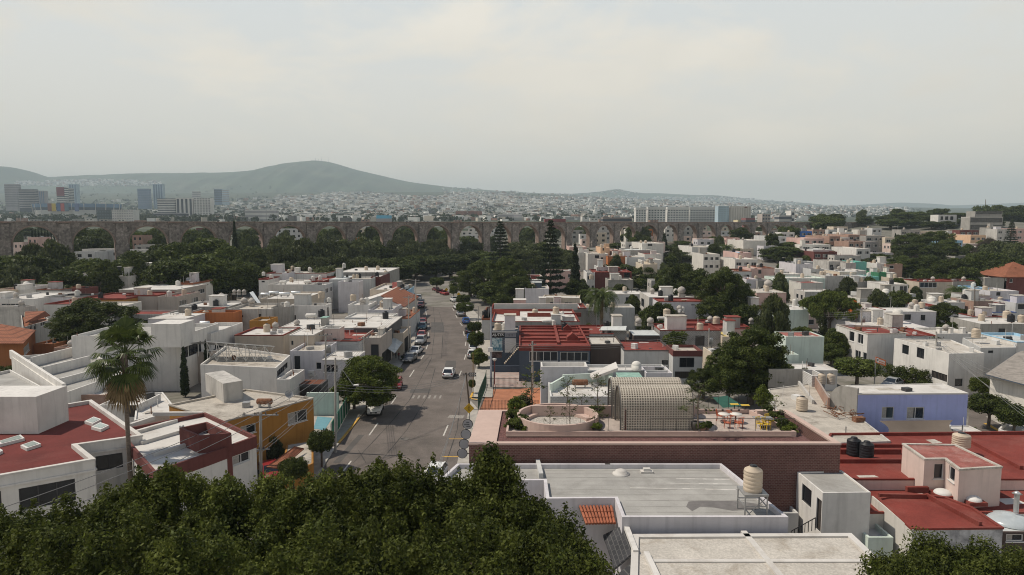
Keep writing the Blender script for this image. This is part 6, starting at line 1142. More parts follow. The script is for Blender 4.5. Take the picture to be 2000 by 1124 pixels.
# round sunken bench
c = P(1089, 815, 8.0); N_ = 48; rad = 3.35
def ring(b, r0, r1, z0, z1, a0=0, a1=2*math.pi):
 n = max(6, int(N_*(a1-a0)/6.28)); V = []
 for i in range(n+1):
  t = a0+(a1-a0)*i/n; cs, sn = math.cos(t), math.sin(t)
  V += [(c[0]+r0*cs, c[1]+r0*sn, z0), (c[0]+r0*cs, c[1]+r0*sn, z1), (c[0]+r1*cs, c[1]+r1*sn, z1), (c[0]+r1*cs, c[1]+r1*sn, z0)]
 fs = []
 for i in range(n):
  for k in range(4): a = i*4+k; d = i*4+(k+1) % 4; fs.append((a, a+4, d+4, d))
 b.idx(V, fs); b.idx(V[:4], [(0, 1, 2, 3)]); b.idx(V[-4:], [(3, 2, 1, 0)])
pinks = pinkc
b = MB(pinkc); ring(b, rad-.22, rad, fz, 8.35, R_(-20), R_(330)) if 0 else ring(b, rad-.22, rad, fz, 8.3); b.build('round_wall', K)
b = MB(pinkc); ring(b, rad-.85, rad-.225, fz+.004, 7.72, R_(12), R_(205)); b.build('round_bench', K)
b = MB(mat('fine_gravel', (.40, .37, .33), .95, .2, 5, fine=.35)); b.face(*[(c[0]+(rad-.23)*math.cos(i*math.pi/24), c[1]+(rad-.23)*math.sin(i*math.pi/24), fz+.02) for i in range(48)]); b.build('gravel_floor', K)
# perforated barrel vaults
lat = mat('lattice_block', (.47, .425, .36), .9, .08, 1.5, dirt_amt=.15)
def vault(x0p, x1p, rowb, zr0, width, ht, name='vault_screen'):
 A, B = P(x0p, rowb, fz), P(x1p, rowb, fz); y0 = A[1]; n = 28; L = (B[0]-A[0]); st = ht-width/2; prof = []; arc = math.pi*width/2; tot = 2*st+arc; m = int(round(tot/(L/n)))
 for j in range(m+1):
  s = tot*j/m
  if s < st: prof.append((0, s, -1, 0))
  elif s < st+arc: t = (s-st)/arc*math.pi; prof.append((width/2-width/2*math.cos(t), st+width/2*math.sin(t), -math.cos(t), math.sin(t)))
  else: prof.append((width, st-(s-st-arc), 1, 0))
 T_ = .16; V = []; fs = []
 def pt(u, v, k):
  j = min(int(v), m-1); f = v-j; a, d = prof[j], prof[j+1]; w = [a[i]*(1-f)+d[i]*f for i in range(4)]; return (A[0]+L*u/n, y0+w[0]-w[2]*k, fz+w[1]-w[3]*k)
 b = MB(lat); h0, h1 = .22, .80
 for i in range(n):
  for j in range(m):
   edge = i == 0 or i == n-1
   o = [pt(i, j, 0), pt(i+1, j, 0), pt(i+1, j+1, 0), pt(i, j+1, 0)]; h = [pt(i+h0, j+h0, 0), pt(i+h1, j+h0, 0), pt(i+h1, j+h1, 0), pt(i+h0, j+h1, 0)]; hi = [pt(i+h0, j+h0, T_), pt(i+h1, j+h0, T_), pt(i+h1, j+h1, T_), pt(i+h0, j+h1, T_)]; oi = [pt(i, j, T_), pt(i+1, j, T_), pt(i+1, j+1, T_), pt(i, j+1, T_)]
   b.idx(o+h+hi+oi, [f for k in range(4) for f in ((k, (k+1) % 4, 4+(k+1) % 4, 4+k), (4+k, 4+(k+1) % 4, 8+(k+1) % 4, 8+k), (8+k, 8+(k+1) % 4, 12+(k+1) % 4, 12+k))])
 o = b.build(name, K); b = MB(mat('vault_rim', (.16, .15, .14), .8))
 for xx in (A[0]-.03, A[0]+L+.03):
  for j in range(m): a, d = prof[j], prof[j+1]; b.bar((xx, y0+a[0]-a[2]*T_/2, fz+a[1]-a[3]*T_/2), (xx, y0+d[0]-d[2]*T_/2, fz+d[1]-d[3]*T_/2), .14, .06)
 b.build('rim', o)
 b = MB(M['iron_dark']); pr_ = [(y0+a[0]-a[2]*.42, fz+a[1]-a[3]*.42) for a in prof]  # dark barrel added inside the vault, standing in for shade behind the holes
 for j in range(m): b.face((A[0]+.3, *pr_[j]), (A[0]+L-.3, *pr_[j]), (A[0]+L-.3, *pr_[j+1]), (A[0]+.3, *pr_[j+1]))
 b.build('added_shade_shell', o); b = MB(wk('maroon')); b.box((A[0]+.35, y0+.25, fz), (.12, .5, ht*.5)); b.build('frame', o); return A, B, y0
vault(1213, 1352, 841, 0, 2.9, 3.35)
yv = P(1213, 841, fz)[1]; x_ = 1000+F*(P(1213, 841, fz)[0])/1;
vA = P(1213, 841, fz);
def px_at(X, Y): return 1000+F*X/(Y*cp+ (fz-CAMZ)*-sp)
Y2 = yv+3.25; row2 = None
for r in np.arange(780, 842, .25):
 if P(1213, r, fz)[1] <= Y2: row2 = r; break
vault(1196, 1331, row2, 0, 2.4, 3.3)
# railings
b = MB(M['iron_dark']); a_, c_ = P(1270, 842, fz), P(1552, 842, fz)
for i in range(12): t = i/11; x = a_[0]+(c_[0]-a_[0])*t; b.bar((x, a_[1], fz), (x, a_[1], fz+1.0), .03)
b.bar((a_[0], a_[1], fz+1.0), (c_[0], c_[1], fz+1.0), .035); a_, c_ = P(1365, 798, fz), P(1480, 798, fz); b.bar((a_[0], a_[1], fz+1.3), (c_[0], c_[1], fz+1.3), .035)
for i in range(7): t = i/6; x = a_[0]+(c_[0]-a_[0])*t; b.bar((x, a_[1], fz), (x, a_[1], fz+1.3), .03)
a_, c_ = P(1080, 842, fz), P(1215, 842, fz); b.bar((a_[0], a_[1], fz+1.05), (c_[0], c_[1], fz+1.05), .03)
for i in range(6): t = i/5; x = a_[0]+(c_[0]-a_[0])*t; b.bar((x, a_[1], fz), (x, a_[1], fz+1.05), .025)
b.build('railing', K)
for i, px in enumerate((1378, 1394, 1410, 1427, 1442)):
 p = P(px, 801, fz+.3); b = MB(M['iron_dark']); b.lathe((p[0], ti[3][1]-.05, fz+.35), [(.0, -.06), (.09, -.06), (.09, .06), (0, .06)], 10); b.build('wall_lamp', K)
# stacked disc sign on the street side
sgd = root('disc_sign', P(905, 885, 0), 'column of four grey round sign discs fixed to the brick building end', 'sign'); dm = mat('sign_disc', (.30, .295, .31), .6, .05); cz = None
for i, (x, y) in enumerate([(913.5, 829), (910, 848.5), (906.5, 867.5), (903, 886)]):
 Yd = P(916, 866, 7.5)[1]+ .25; c = PY(x, y, Yd); r = 9.2*Yd/F; b = MB(dm); n = 28; fr_ = [(c[0]+r*math.cos(k*2*math.pi/n), c[1]-.05, c[2]+r*math.sin(k*2*math.pi/n)) for k in range(n)]; bk = [(p[0], p[1]+.1, p[2]) for p in fr_]
 b.idx(fr_+bk, [tuple(range(n)), tuple(range(2*n-1, n-1, -1))]+[(k, k+n, (k+1) % n+n, (k+1) % n) for k in range(n)]); o = b.build('disc', sgd); b = MB(M['iron_dark']); rr_ = [(c[0]+(r+.02)*math.cos(k*2*math.pi/n), c[1]-.0, c[2]+(r+.02)*math.sin(k*2*math.pi/n)) for k in range(n+1)]; b.tube(rr_, .03, 5, False); b.build('rim', o)
 b = MB(M['iron_dark']); b.bar((c[0]+r, c[1], c[2]), (P(930, 848, 6)[0], c[1], c[2]), .05); b.build('bracket', sgd)
 if i == 0:
  b = MB(blackm)
  for z_, segs in ((.16, [(-.08, .10)]), (0, [(-.24, -.12), (-.09, .08), (.11, .14)]), (-.15, [(-.08, .2)])):
   for s0, s1 in segs:
    x = s0
    while x < s1: b.box((c[0]+x, c[1]-.06, c[2]+z_-.03), (.028, .012, .06)); x += .042
  b.build('lettering', o)
# terrace plants, pots and furniture
def pot(px, py, r, h, label, m, tree=None, th_=None, z=None):
 p = P(px, py, z or fz); o = root('plant_pot', p, label, 'plant pot'); b = MB(m); b.lathe(p, [(r*.6, 0), (r*.95, h*.4), (r, h*.8), (r*.85, h), (r*.75, h), (r*.75, h*.85), (0, h*.85)], 14); b.build('pot', o); return p
potw = mat('pot_grey', (.40, .38, .35), .8, .15, 3); potd = mat('pot_dark', (.07, .065, .06), .7, .1); pott = mat('pot_clay', (.36, .22, .17), .9, .15, 3)
def sap(kind, px, top, w, base, label, z=fz, cat='plant'): p = P(px, base, z); T(kind, px, top, w, Y=p[1], base=base, zb=z, label=label, cat=cat)
pot(1166, 808, .36, .62, 'round grey pot behind the round bench', potw); sap('bush1', 1162, 796, 34, 804, 'leafy plant in the round grey pot behind the bench', fz+.5); sap('spindly0', 1168, 737, 46, 800, 'thin tall sapling rising over the white roof behind round bench', fz+.5)
pot(1114, 842, .3, .4, 'low pale pot in front of the round wall', pott); sap('spindly1', 1114, 778, 40, 838, 'sapling in the low pale pot in front of the round wall', fz+.3)
pot(1166, 842, .42, .5, 'dark grey wide pot right of the round wall', potd); sap('spindly0', 1170, 790, 44, 838, 'sapling in the dark wide pot right of the round wall', fz+.3); sap('bush2', 1166, 826, 26, 838, 'low greenery in the dark wide pot', fz+.4)
pot(1358, 841, .36, .75, 'dark pot right of the perforated vault', potd); sap('spindly1', 1366, 752, 80, 836, 'leaning sparse yellow-green sapling in the dark pot', fz+.6); pot(1380, 840, .26, .4, 'clay pot with cactus near the vault', pott); sap('bush0', 1381, 822, 22, 838, 'small cactus-like plant in the clay pot', fz+.3); pot(1372, 842, .25, .35, 'low brown pot beside the dark pot', pott); sap('bush0', 1369, 826, 18, 838, 'small plant in the low brown pot', fz+.3)
for k, px, top, w, base, l in [('bush2', 1008, 775, 40, 808, 'tall green bush at the back corner of the planter'), ('bush1', 1002, 798, 34, 826, 'dense bush along the left planter wall'), ('bush0', 1003, 815, 36, 841, 'grey-green bush in the front left planter corner'), ('bush2', 1035, 826, 40, 843, 'low bush left of centre along the front planter'), ('bush0', 1058, 828, 34, 844, 'dark low bush in the middle of the front planter'), ('bush2', 1076, 830, 34, 844, 'right hand low bush of the front planter'), ('bush1', 1018, 808, 36, 836, 'broad bush beside the round wall'), ('bush1', 1024, 770, 34, 800, 'yellow-green flowering bush near the tile patio'),
 ('bush1', 1500, 790, 30, 812, 'bush at the back of the right planter'), ('bush0', 1518, 803, 36, 830, 'dark bush in the middle of the right planter'), ('bush1', 1532, 815, 34, 842, 'leafy bush in the front of the right planter'), ('bush2', 1545, 826, 30, 850, 'green plant hanging over the right planter corner'), ('bush2', 1360, 795, 20, 806, 'small plant by the right end of the vault')]:
 sap(k, px, top, w, base, l, 7.3)
sap('spindly0', 1040, 726, 66, 800, 'tall thin tree with small leaves in front of the tile patio', 7.3, 'tree'); sap('spindly1', 1028, 770, 44, 806, 'slender sapling among the left planter bushes', 7.3); sap('spindly1', 1108, 742, 44, 800, 'almost bare sapling behind the round bench', 7.3); sap('spindly0', 1075, 798, 30, 838, 'small sapling inside the front planter', 7.3); sap('spindly1', 1136, 772, 40, 802, 'thin sapling right behind the round bench', 7.3)
sap('bush2', 1490, 752, 36, 798, 'pale green small tree behind the terrace railing', 5.6, 'tree'); sap('spindly1', 1514, 780, 50, 826, 'sapling standing in the right planter', 7.3)
chm = mat('chair_orange', (.50, .13, .06), .5, .08, 3); yem = mat('chair_yellow', (.62, .42, .05), .5, .08, 3); tabm = mat('table_white', (.66, .63, .58), .6, .06, 2)
def chair(px, py, rz, m, label, group):
 p = P(px, py, fz); o = empty('terrace_chair', (p[0], p[1], fz), label, 'chair', group, rz);
 b = MB(m); b.box((0, 0, .42), (.5, .48, .035)); b.build('seat', o, off=(0, 0, 0)); b = MB(m)
 for x in (-.23, -.14, -.05, .05, .14, .23): b.bar((x, .24, .44), (x*1.05, .32, .92), .03)
 b.bar((-.26, .33, .92), (.26, .33, .92), .035); b.build('backrest', o, off=(0, 0, 0))
 for x, y in ((-.23, -.22), (.23, -.22), (-.23, .22), (.23, .22)): b = MB(m); b.bar((x, y, 0), (x*.95, y, .42), .035); b.build('leg', o, off=(0, 0, 0))
 b = MB(m); [b.bar((x, -.2, .62), (x, .28, .64), .03) for x in (-.26, .26)]; [b.bar((x, -.2, .42), (x, -.2, .62), .03) for x in (-.26, .26)]; b.build('armrest', o, off=(0, 0, 0)); return o
def table(px, py, r, m, label, square=False):
 p = P(px, py, fz); o = root('terrace_table', (p[0], p[1], fz), label, 'table'); b = MB(m)
 if square: b.box((p[0], p[1], fz+.72), (r*2, r*1.2, .04))
 else: b.lathe((p[0], p[1], fz+.72), [(0, 0), (r, 0), (r, .04), (0, .04)], 20)
 b.build('table_top', o); b = MB(M['iron_dark']); b.tube([(p[0], p[1], fz), (p[0], p[1], fz+.72)], .04, 8); b.box((p[0], p[1], fz), (.5, .5, .02)); b.build('leg', o); return o
for x, y, rz, l in [(1406, 822, 1.1, 'orange wire chair left behind the round white tables'), (1428, 822, 2.2, 'orange wire chair between the vault and back wall tables'), (1420, 836, 2.9, 'orange wire chair in front of the left round table'), (1443, 836, 3.4, 'orange wire chair in front of the right round table')]: chair(x, y, rz, chm, l, 'orange chairs on the terrace')
table(1414, 826, .5, tabm, 'left round white table among orange chairs'); table(1437, 826, .5, tabm, 'right round white table among orange chairs')
table(1434, 806, .35, yem, 'small yellow table left along the back terrace wall', True); table(1455, 808, .35, yem, 'small yellow table right along the back terrace wall', True)
for x, y, l in [(1485, 838, 'yellow stool left of the dark slatted table'), (1497, 839, 'yellow stool in front of the dark slatted table'), (1503, 832, 'yellow chair at the right end of the slatted table')]: chair(x, y, .5, yem, l, 'yellow seats on the terrace')
table(1490, 834, .75, M['metal_grey'], 'dark grey slatted table near the right planter', True)
gs = root('garden_shade', P(1400, 790, 3), 'dark green mesh shade beyond the terrace railing', 'shade net'); b = MB(mat('green_mesh', (.03, .10, .075), .9, .2, 1)); b.face(P(1392, 777, 5.6), P(1420, 773, 5.6), P(1452, 793, 5.0), P(1412, 797, 5.0)); b.build('net', gs)
# tile patio and paved forecourt left of it
b = MB(rk('tilepatio')); b.face(*[(*P(x, y, .0)[:2], .05) for x, y in [(936, 802), (1062, 802), (1054, 758), (955, 762)]]); tp = b.build('tile_patio'); tp['kind'] = 'structure'
fc = brickmat('forecourt_brick', (.42, .29, .25), (.38, .33, .30), (.30, .25, .22), .5, .25, .03, .35); b = MB(fc); b.face(*[(*P(x, y, .0)[:2], .055) for x, y in [(949, 757), (1027, 757), (1022, 722), (956, 722)]]); o = b.build('forecourt_paving'); o['kind'] = 'structure'
b = MB(concm); b.face(*[(*P(x, y, 0)[:2], .026) for x, y in [(893, 905), (916, 905), (934, 800), (919, 783)]]); o = b.build('parking_pad'); o['kind'] = 'structure'
fe = root('fence', P(940, 775, 0), 'green metal fence curving along the pavement beside the tile patio', 'fence'); b = MB(mat('fence_green', (.035, .085, .06), .6)); L = [(934, 803), (938, 790), (943, 776), (948, 763), (950, 752)]
for i in range(len(L)-1):
 A, B = P(*L[i], 0), P(*L[i+1], 0)
 for k in range(9): t = k/9; p = [A[j]+(B[j]-A[j])*t for j in range(3)]; b.bar((p[0], p[1], .1), (p[0], p[1], 2.3), .05)
 b.bar((A[0], A[1], 2.2), (B[0], B[1], 2.2), .06); b.bar((A[0], A[1], .4), (B[0], B[1], .4), .06)
b.build('bars', fe)
def ironfence(label, x0, x1, y, h, n, z=.05):
 o = root('fence', P((x0+x1)/2, y, 0), label, 'fence'); b = MB(M['iron_dark']); A, B = P(x0, y, z), P(x1, y, z)
 for k in range(n+1): t = k/n; x = A[0]+(B[0]-A[0])*t; b.bar((x, A[1], z), (x, A[1], z+h), .035)
 b.bar((A[0], A[1], z+h*.9), (B[0], A[1], z+h*.9), .04); b.bar((A[0], A[1], z+.15), (B[0], A[1], z+.15), .04); b.build('bars', o)
ironfence('black spiked iron fence between brick forecourt and tile patio', 948, 1028, 760, 1.7, 34); ironfence('thin black iron fence along the tile patio front', 940, 1052, 801, 1.3, 40)
wl = root('patio_wall', P(1062, 790, 0), 'white narrow wall at the right side of the tile patio', 'wall'); b = MB(wk('white')); A, B = P(1064, 802, 0), P(1056, 758, 0); b.prism([(A[0], A[1]), (A[0]+.25, A[1]), (B[0]+.25, B[1]), (B[0], B[1])], 0, 2.6); b.build('wall', wl)
# ---------------------------------------------------------------- cars
def paint(k, c): return mat('paint_'+k, c, .28, .04, 2, spec=.6)
for k, c in dict(white=(.66, .66, .65), silver=(.30, .31, .32), grey=(.10, .105, .11), red=(.26, .025, .03), maroon=(.13, .025, .03), blue=(.03, .10, .30), dblue=(.03, .07, .13), black=(.02, .02, .022), teal=(.05, .12, .16)).items(): paint(k, c)
cg = mat('car_glass', (.015, .02, .026), .08, .1, 2, spec=.8); tyre = mat('tyre', (.02, .02, .02), .85); rimm = mat('wheel_rim', (.35, .35, .36), .35, metal=.6); hlm = mat('headlight_lens', (.6, .6, .58), .15, spec=.7); tlm = mat('taillight_lens', (.30, .015, .015), .25, spec=.6); plm = mat('number_plate', (.5, .5, .48), .6); trimm = mat('black_trim', (.025, .025, .027), .5)
CARK = {}
def car_meshes(kind):
 if kind in CARK: return CARK[kind]
 # profile along y (front = -y): list of (y, half width, z low, z hood/belt, z roof)
 if kind == 'suv': L, Wd, H, prof = 4.5, 1.84, 1.68, [(-2.25, .55, .62), (-2.2, .42, .80), (-2.05, .34, .98), (-1.2, .30, 1.06), (-.95, .30, 1.09), (1.5, .30, 1.09), (2.05, .32, 1.05), (2.2, .38, .95), (2.25, .5, .62)]; gh = [(-1.05, 1.08), (-.35, 1.60), (.3, 1.68), (1.5, 1.62), (2.05, 1.05)]
 elif kind == 'hatch': L, Wd, H, prof = 3.95, 1.72, 1.50, [(-1.97, .5, .58), (-1.92, .38, .74), (-1.75, .30, .88), (-1.1, .28, .96), (-.9, .28, .98), (1.3, .28, .98), (1.8, .3, .95), (1.93, .36, .85), (1.97, .5, .58)]; gh = [(-1.0, .97), (-.3, 1.44), (.3, 1.50), (1.2, 1.44), (1.8, .96)]
 elif kind == 'pickup': L, Wd, H, prof = 5.2, 1.86, 1.75, [(-2.6, .6, .66), (-2.55, .46, .9), (-2.4, .38, 1.04), (-1.3, .36, 1.1), (-1.1, .36, 1.12), (1.9, .36, 1.12), (2.5, .38, 1.1), (2.56, .44, 1.0), (2.6, .6, .66)]; gh = [(-1.2, 1.11), (-.6, 1.68), (-.1, 1.75), (.6, 1.72), (.85, 1.11)]
 else: L, Wd, H, prof = 4.5, 1.76, 1.45, [(-2.25, .5, .55), (-2.2, .36, .70), (-2.0, .28, .82), (-1.0, .26, .92), (-.8, .26, .94), (1.3, .26, .96), (2.0, .28, .92), (2.2, .34, .80), (2.25, .5, .55)]; gh = [(-.95, .93), (-.2, 1.38), (.35, 1.45), (.9, 1.40), (1.6, .95)]
 hw = Wd/2; out = {}
 V = []; F_ = []
 for y, z0, z1 in prof:
  k = 1-.10*(abs(y)/(L/2))**6-.05*(y < -L*.42)
  for x, z in ((-hw*.90*k, z0), (-hw*k, z0+(z1-z0)*.35), (-hw*.985*k, z0+(z1-z0)*.75), (-hw*.90*k, z1), (0, z1+.025), (hw*.90*k, z1), (hw*.985*k, z0+(z1-z0)*.75), (hw*k, z0+(z1-z0)*.35), (hw*.90*k, z0)): V.append((x, y, z))
 n = 9
 for i in range(len(prof)-1):
  for j in range(n): a = i*n+j; b_ = i*n+(j+1) % n; F_.append((a, a+n, b_+n, b_))
 b = MB(); b.use(M['paint_white']); b.idx(V, F_, True); b.idx(V[:n], [tuple(range(n))[::-1]] if 0 else [tuple(range(n))]); b.idx(V[-n:], [tuple(range(n-1, -1, -1))])
 # roof and pillars in body colour
 (ya, za), (yb, zb), (yc, zc), (yd, zd), (ye, ze) = gh; wb = hw*.89; wt = hw*.72
 b.idx([(-wt, yb, zb), (wt, yb, zb), (-wt*1.02, yc, zc), (wt*1.02, yc, zc), (-wt, yd, zd), (wt, yd, zd)], [(0, 1, 3, 2), (2, 3, 5, 4)], True)
 for s in (-1, 1):
  P_ = lambda y0, z0, y1, z1, w0, w1, t: b.bar((s*w0, y0, z0), (s*w1, y1, z1), t, t)
  P_(ya, za, yb, zb, wb, wt, .07); P_(yd, zd, ye, ze, wt, wb, .12); P_(yb, zb, yc, zc, wt, wt*1.02, .06); P_(yc, zc, yd, zd, wt*1.02, wt, .06); ym = (yb+yd)/2; P_(ym, (za+ze)/2, ym, zc-.02, wb, wt*1.01, .06)
 out['body'] = b
 b = MB(cg); e = .012
 b.face((-wb, ya, za), (wb, ya, za), (wt, yb, zb), (-wt, yb, zb)); b.face((wb, ye, ze), (-wb, ye, ze), (-wt, yd, zd), (wt, yd, zd))
 for s in (-1, 1):
  q = [(s*wb, ya, za), (s*wb, ye, ze), (s*wt, yd, zd-e), (s*wt*1.02, yc, zc-e), (s*wt, yb, zb-e)]; b.face(*(q[::-1] if s < 0 else q))
 out['windows'] = b
 return CARK.setdefault(kind, (out, L, hw, prof, gh))
WH = None
CARMESH = {}
def car(px, py, kind, col, label, face=-1, yaw=0.0, group='cars parked along the street', z=.02, name='parked_car', wz=None):
 p = P(px, py, z); o = empty(name, (p[0], p[1], z), label, 'car', group); o.rotation_euler[2] = yaw+(0 if face < 0 else math.pi)
 key = (kind, col); mm, L, hw, prof, gh = car_meshes(kind)
 if key not in CARMESH:
  parts = []
  b = MB(M['paint_'+col]); bb = mm['body']; b.v = list(bb.v); b.f = list(bb.f); b.mi = list(bb.mi); b.smooth = set(bb.smooth); body = b.build('body', o, off=(0, 0, 0)); parts.append(body)
  w = MB(cg); ww = mm['windows']; w.v = list(ww.v); w.f = list(ww.f); w.mi = list(ww.mi); parts.append(w.build('windows', o, off=(0, 0, 0)))
  wy = L*.30; r = .33 if kind in ('suv', 'pickup') else .30
  for sx in (-1, 1):
   for sy in (-1, 1):
    t = MB(tyre); t.lathe((sx*(hw-.1), sy*wy, r), [(r*.62, -.11), (r*.95, -.11), (r, -.07), (r, .07), (r*.95, .11), (r*.62, .11)], 18, ax='x'); wo = t.build('wheel', o, off=(0, 0, 0)); q = MB(rimm); q.lathe((sx*(hw-.1), sy*wy, r), [(0, -.09), (r*.62, -.10), (r*.62, .10), (0, .09)], 14, ax='x'); ri = q.build('rim', wo, off=(0, 0, 0))
  zf = prof[1][2]
  for sx in (-1, 1):
   b = MB(hlm); b.box((sx*hw*.66, -L/2+.07, zf-.16), (hw*.42, .14, .15)); b.build('headlight', o, off=(0, 0, 0)); b = MB(tlm); b.box((sx*hw*.74, L/2-.06, zf-.02), (hw*.28, .13, .2)); b.build('taillight', o, off=(0, 0, 0)); b = MB(M['paint_'+col]); b.box((sx*(hw*.97), gh[0][0]+.32, gh[0][1]-.02), (.2, .12, .14)); b.build('wing_mirror', o, off=(0, 0, 0))
  b = MB(trimm); b.box((0, -L/2+.05, zf-.30), (hw*.9, .13, .17)); b.build('grille', o, off=(0, 0, 0)); b = MB(plm); b.box((0, -L/2-.0, .5), (.4, .05, .12)); b.build('number_plate', o, off=(0, 0, 0)); b = MB(plm); b.box((0, L/2, .62), (.4, .05, .12)); b.build('number_plate', o, off=(0, 0, 0))
  b = MB(trimm); b.box((0, 0, .2), (hw*1.7, L*.9, .16)); b.build('underbody', o, off=(0, 0, 0)); CARMESH[key] = o
 else:
  for ch in CARMESH[key].children: copy_tree(ch, o)
 return o
# left row (facing the camera), near to far
car(733, 806, 'suv', 'white', 'white pickup-like car parked in the shade of the bright tree', -1, .10); car(774, 758, 'hatch', 'red', 'red car half hidden behind the bright street tree', -1, .1)
car(801, 706, 'sedan', 'grey', 'dark grey sedan parked nearest the left pavement', -1, -.12); car(812, 692, 'sedan', 'white', 'white sedan parked behind a dark grey sedan', -1, -.1); car(822, 672, 'suv', 'silver', 'silver car between a white sedan and a red car', -1, -.03); car(824, 660, 'hatch', 'red', 'red car directly behind the silver car', -1); car(825, 644, 'suv', 'teal', 'dark teal car in the middle of the left row', -1, .02); car(826, 634, 'hatch', 'red', 'bright red car behind the dark teal car', -1, .03)
car(822, 601, 'pickup', 'maroon', 'dark red pickup in the far left row', -1, .05); car(823, 594, 'sedan', 'grey', 'grey car behind the dark red pickup', -1, .08); car(818, 586, 'suv', 'silver', 'pale van-like car at the far left kerb', -1, .1); car(807, 582, 'hatch', 'dblue', 'dark blue car beside a pole at the far left kerb', -1, .1)
# right row (seen from behind)
car(923, 698, 'hatch', 'white', 'white car nearest in the right hand row', 1, .0); car(925, 686, 'suv', 'white', 'white tall car just ahead of another white car', 1, .05); car(920, 665, 'sedan', 'blue', 'blue car half hidden by the yellow-green clipped tree', 1, .08); car(916, 651, 'sedan', 'black', 'black car below the oval clipped tree', 1, .1); car(910, 632, 'hatch', 'blue', 'bright blue small car on the right of the street', 1, .15); car(899, 617, 'sedan', 'silver', 'pale silver car before the bright blue one', 1, .2); car(893, 604, 'hatch', 'white', 'white car under the box clipped trees', 1, .25); car(887, 590, 'pickup', 'white', 'white pickup at the far right kerb', 1, .3)
car(868, 577, 'pickup', 'red', 'red car at the right end of a far red trio', 1, .45); car(859, 573, 'sedan', 'red', 'red car in the middle of the far red trio', 1, .45); car(851, 569, 'hatch', 'maroon', 'dark red car at the left end of the far trio', 1, .45)
car(877, 736, 'hatch', 'white', 'white hatchback driving away in the middle of the street', 1, -.03, None, name='moving_car'); car(851, 940, 'hatch', 'white', 'white car parked by the grey roof at the bottom', -1, -.12, None)
car(1742, 757, 'sedan', 'silver', 'pale car parked by hedges behind the blue house', -1, -.9, None); car(528, 935, 'hatch', 'red', 'red car parked in the shaded yard below the tiled canopy', -1, .5, None)
for x, y, c, l in [(936, 582, 'white', 'white car at left in the shaded parking yard'), (950, 584, 'white', 'white car in the middle of the shaded parking yard'), (962, 588, 'silver', 'silver car at right in the shaded parking yard')]: car(x, y, 'sedan', c, l, -1, 1.3, 'cars in the yard under the dark trees')
# clipped street trees
for k, px, top, w, b_, l in [('clip1', 853, 542, 30, 572, 'clipped dark tree at the far right kerb before the street end'), ('clip2', 886, 559, 18, 588, 'pale green clipped tree behind the white pickup'), ('clip0', 905, 576, 30, 606, 'box clipped tree farther of the dark pair'), ('clip1', 908, 591, 38, 625, 'box clipped dark tree nearest of the dark pair'), ('clip1', 927, 629, 31, 663, 'oval dark clipped tree by the black car'), ('clip0', 930, 648, 34, 700, 'yellow-green cloud clipped tree over the blue car'), ('round1', 935, 682, 34, 720, 'loose green small tree beside white cars'), ('clip1', 922, 742, 15, 770, 'small round dark bush tree at the sign pole'),
 ('clip1', 627, 842, 56, 915, 'mushroom clipped tree on the left pavement by the yellow kerb'), ('clip0', 572, 898, 62, 965, 'clipped tree at the bottom left pavement by the tiled canopy'), ('clip0', 1915, 738, 40, 792, 'cube clipped tree at the gate behind the blue house'), ('clip1', 1934, 773, 76, 838, 'flat topped clipped tree on the right pavement'), ('clip1', 1985, 793, 72, 862, 'flat topped clipped tree cut by the right edge')]: T(k, px, top, w, base=b_, label=l)
T('bush0', 1905, 835, 26, base=852, label='dark hedge bush against the right side street', cat='bush'); T('bush1', 1990, 866, 40, base=890, label='green bush beside red roof at the right edge', cat='bush')
T('bush1', 790, 693, 18, base=706, label='small green shrub on the left pavement by the shops', cat='bush'); T('bare1', 565, 818, 80, base=880, label='dry brown creeper bush before the ochre house wall', cat='bush'); T('loose1', 530, 840, 40, base=905, label='light green leafy plant behind the concrete pole')
hd = root('hedge', P(1775, 745, 0), 'long trimmed hedge along the white house by the orange sign', 'hedge'); A, B = P(1735, 745, 0), P(1812, 765, 0); cl = []; rs = random.Random(2)
for i in range(120): t = rs.random(); cl.append((A[0]+(B[0]-A[0])*t+rs.uniform(-.9, .9)-hd.location[0], A[1]+(B[1]-A[1])*t+rs.uniform(-.9, .9)-hd.location[1], rs.uniform(.4, 2.5), .6, .6, .5))
leaves('foliage', cl, 9000, .1, 3, [GREEN2, LIME], hd)
# side street at the right
b = MB(asph); b.face(*[(*P(x, y, 0)[:2], .02) for x, y in [(1890, 842), (1998, 905), (2120, 905), (1960, 800), (1895, 768)]]); o = b.build('side_street'); o['kind'] = 'structure'
b = MB(concm); b.face(*[(*P(x, y, 0)[:2], .05) for x, y in [(1925, 815), (2050, 880), (2080, 870), (1945, 810)]]); o = b.build('pavement'); o['kind'] = 'structure'; b = MB(yelm); strip(b, (1925, 828), (1960, 848), .5, .06); strip(b, (1892, 788), (1902, 790), .5, .06); o = b.build('road_marking_yellow'); o['kind'] = 'structure'
W_house('long white garden wall house behind the clipped trees on the right', [(1950, 838), (2100, 900), (2150, 860), (1985, 800)], 0, 1.6, 'white', 'white', name='garden_wall', cat='wall', clutter=0)
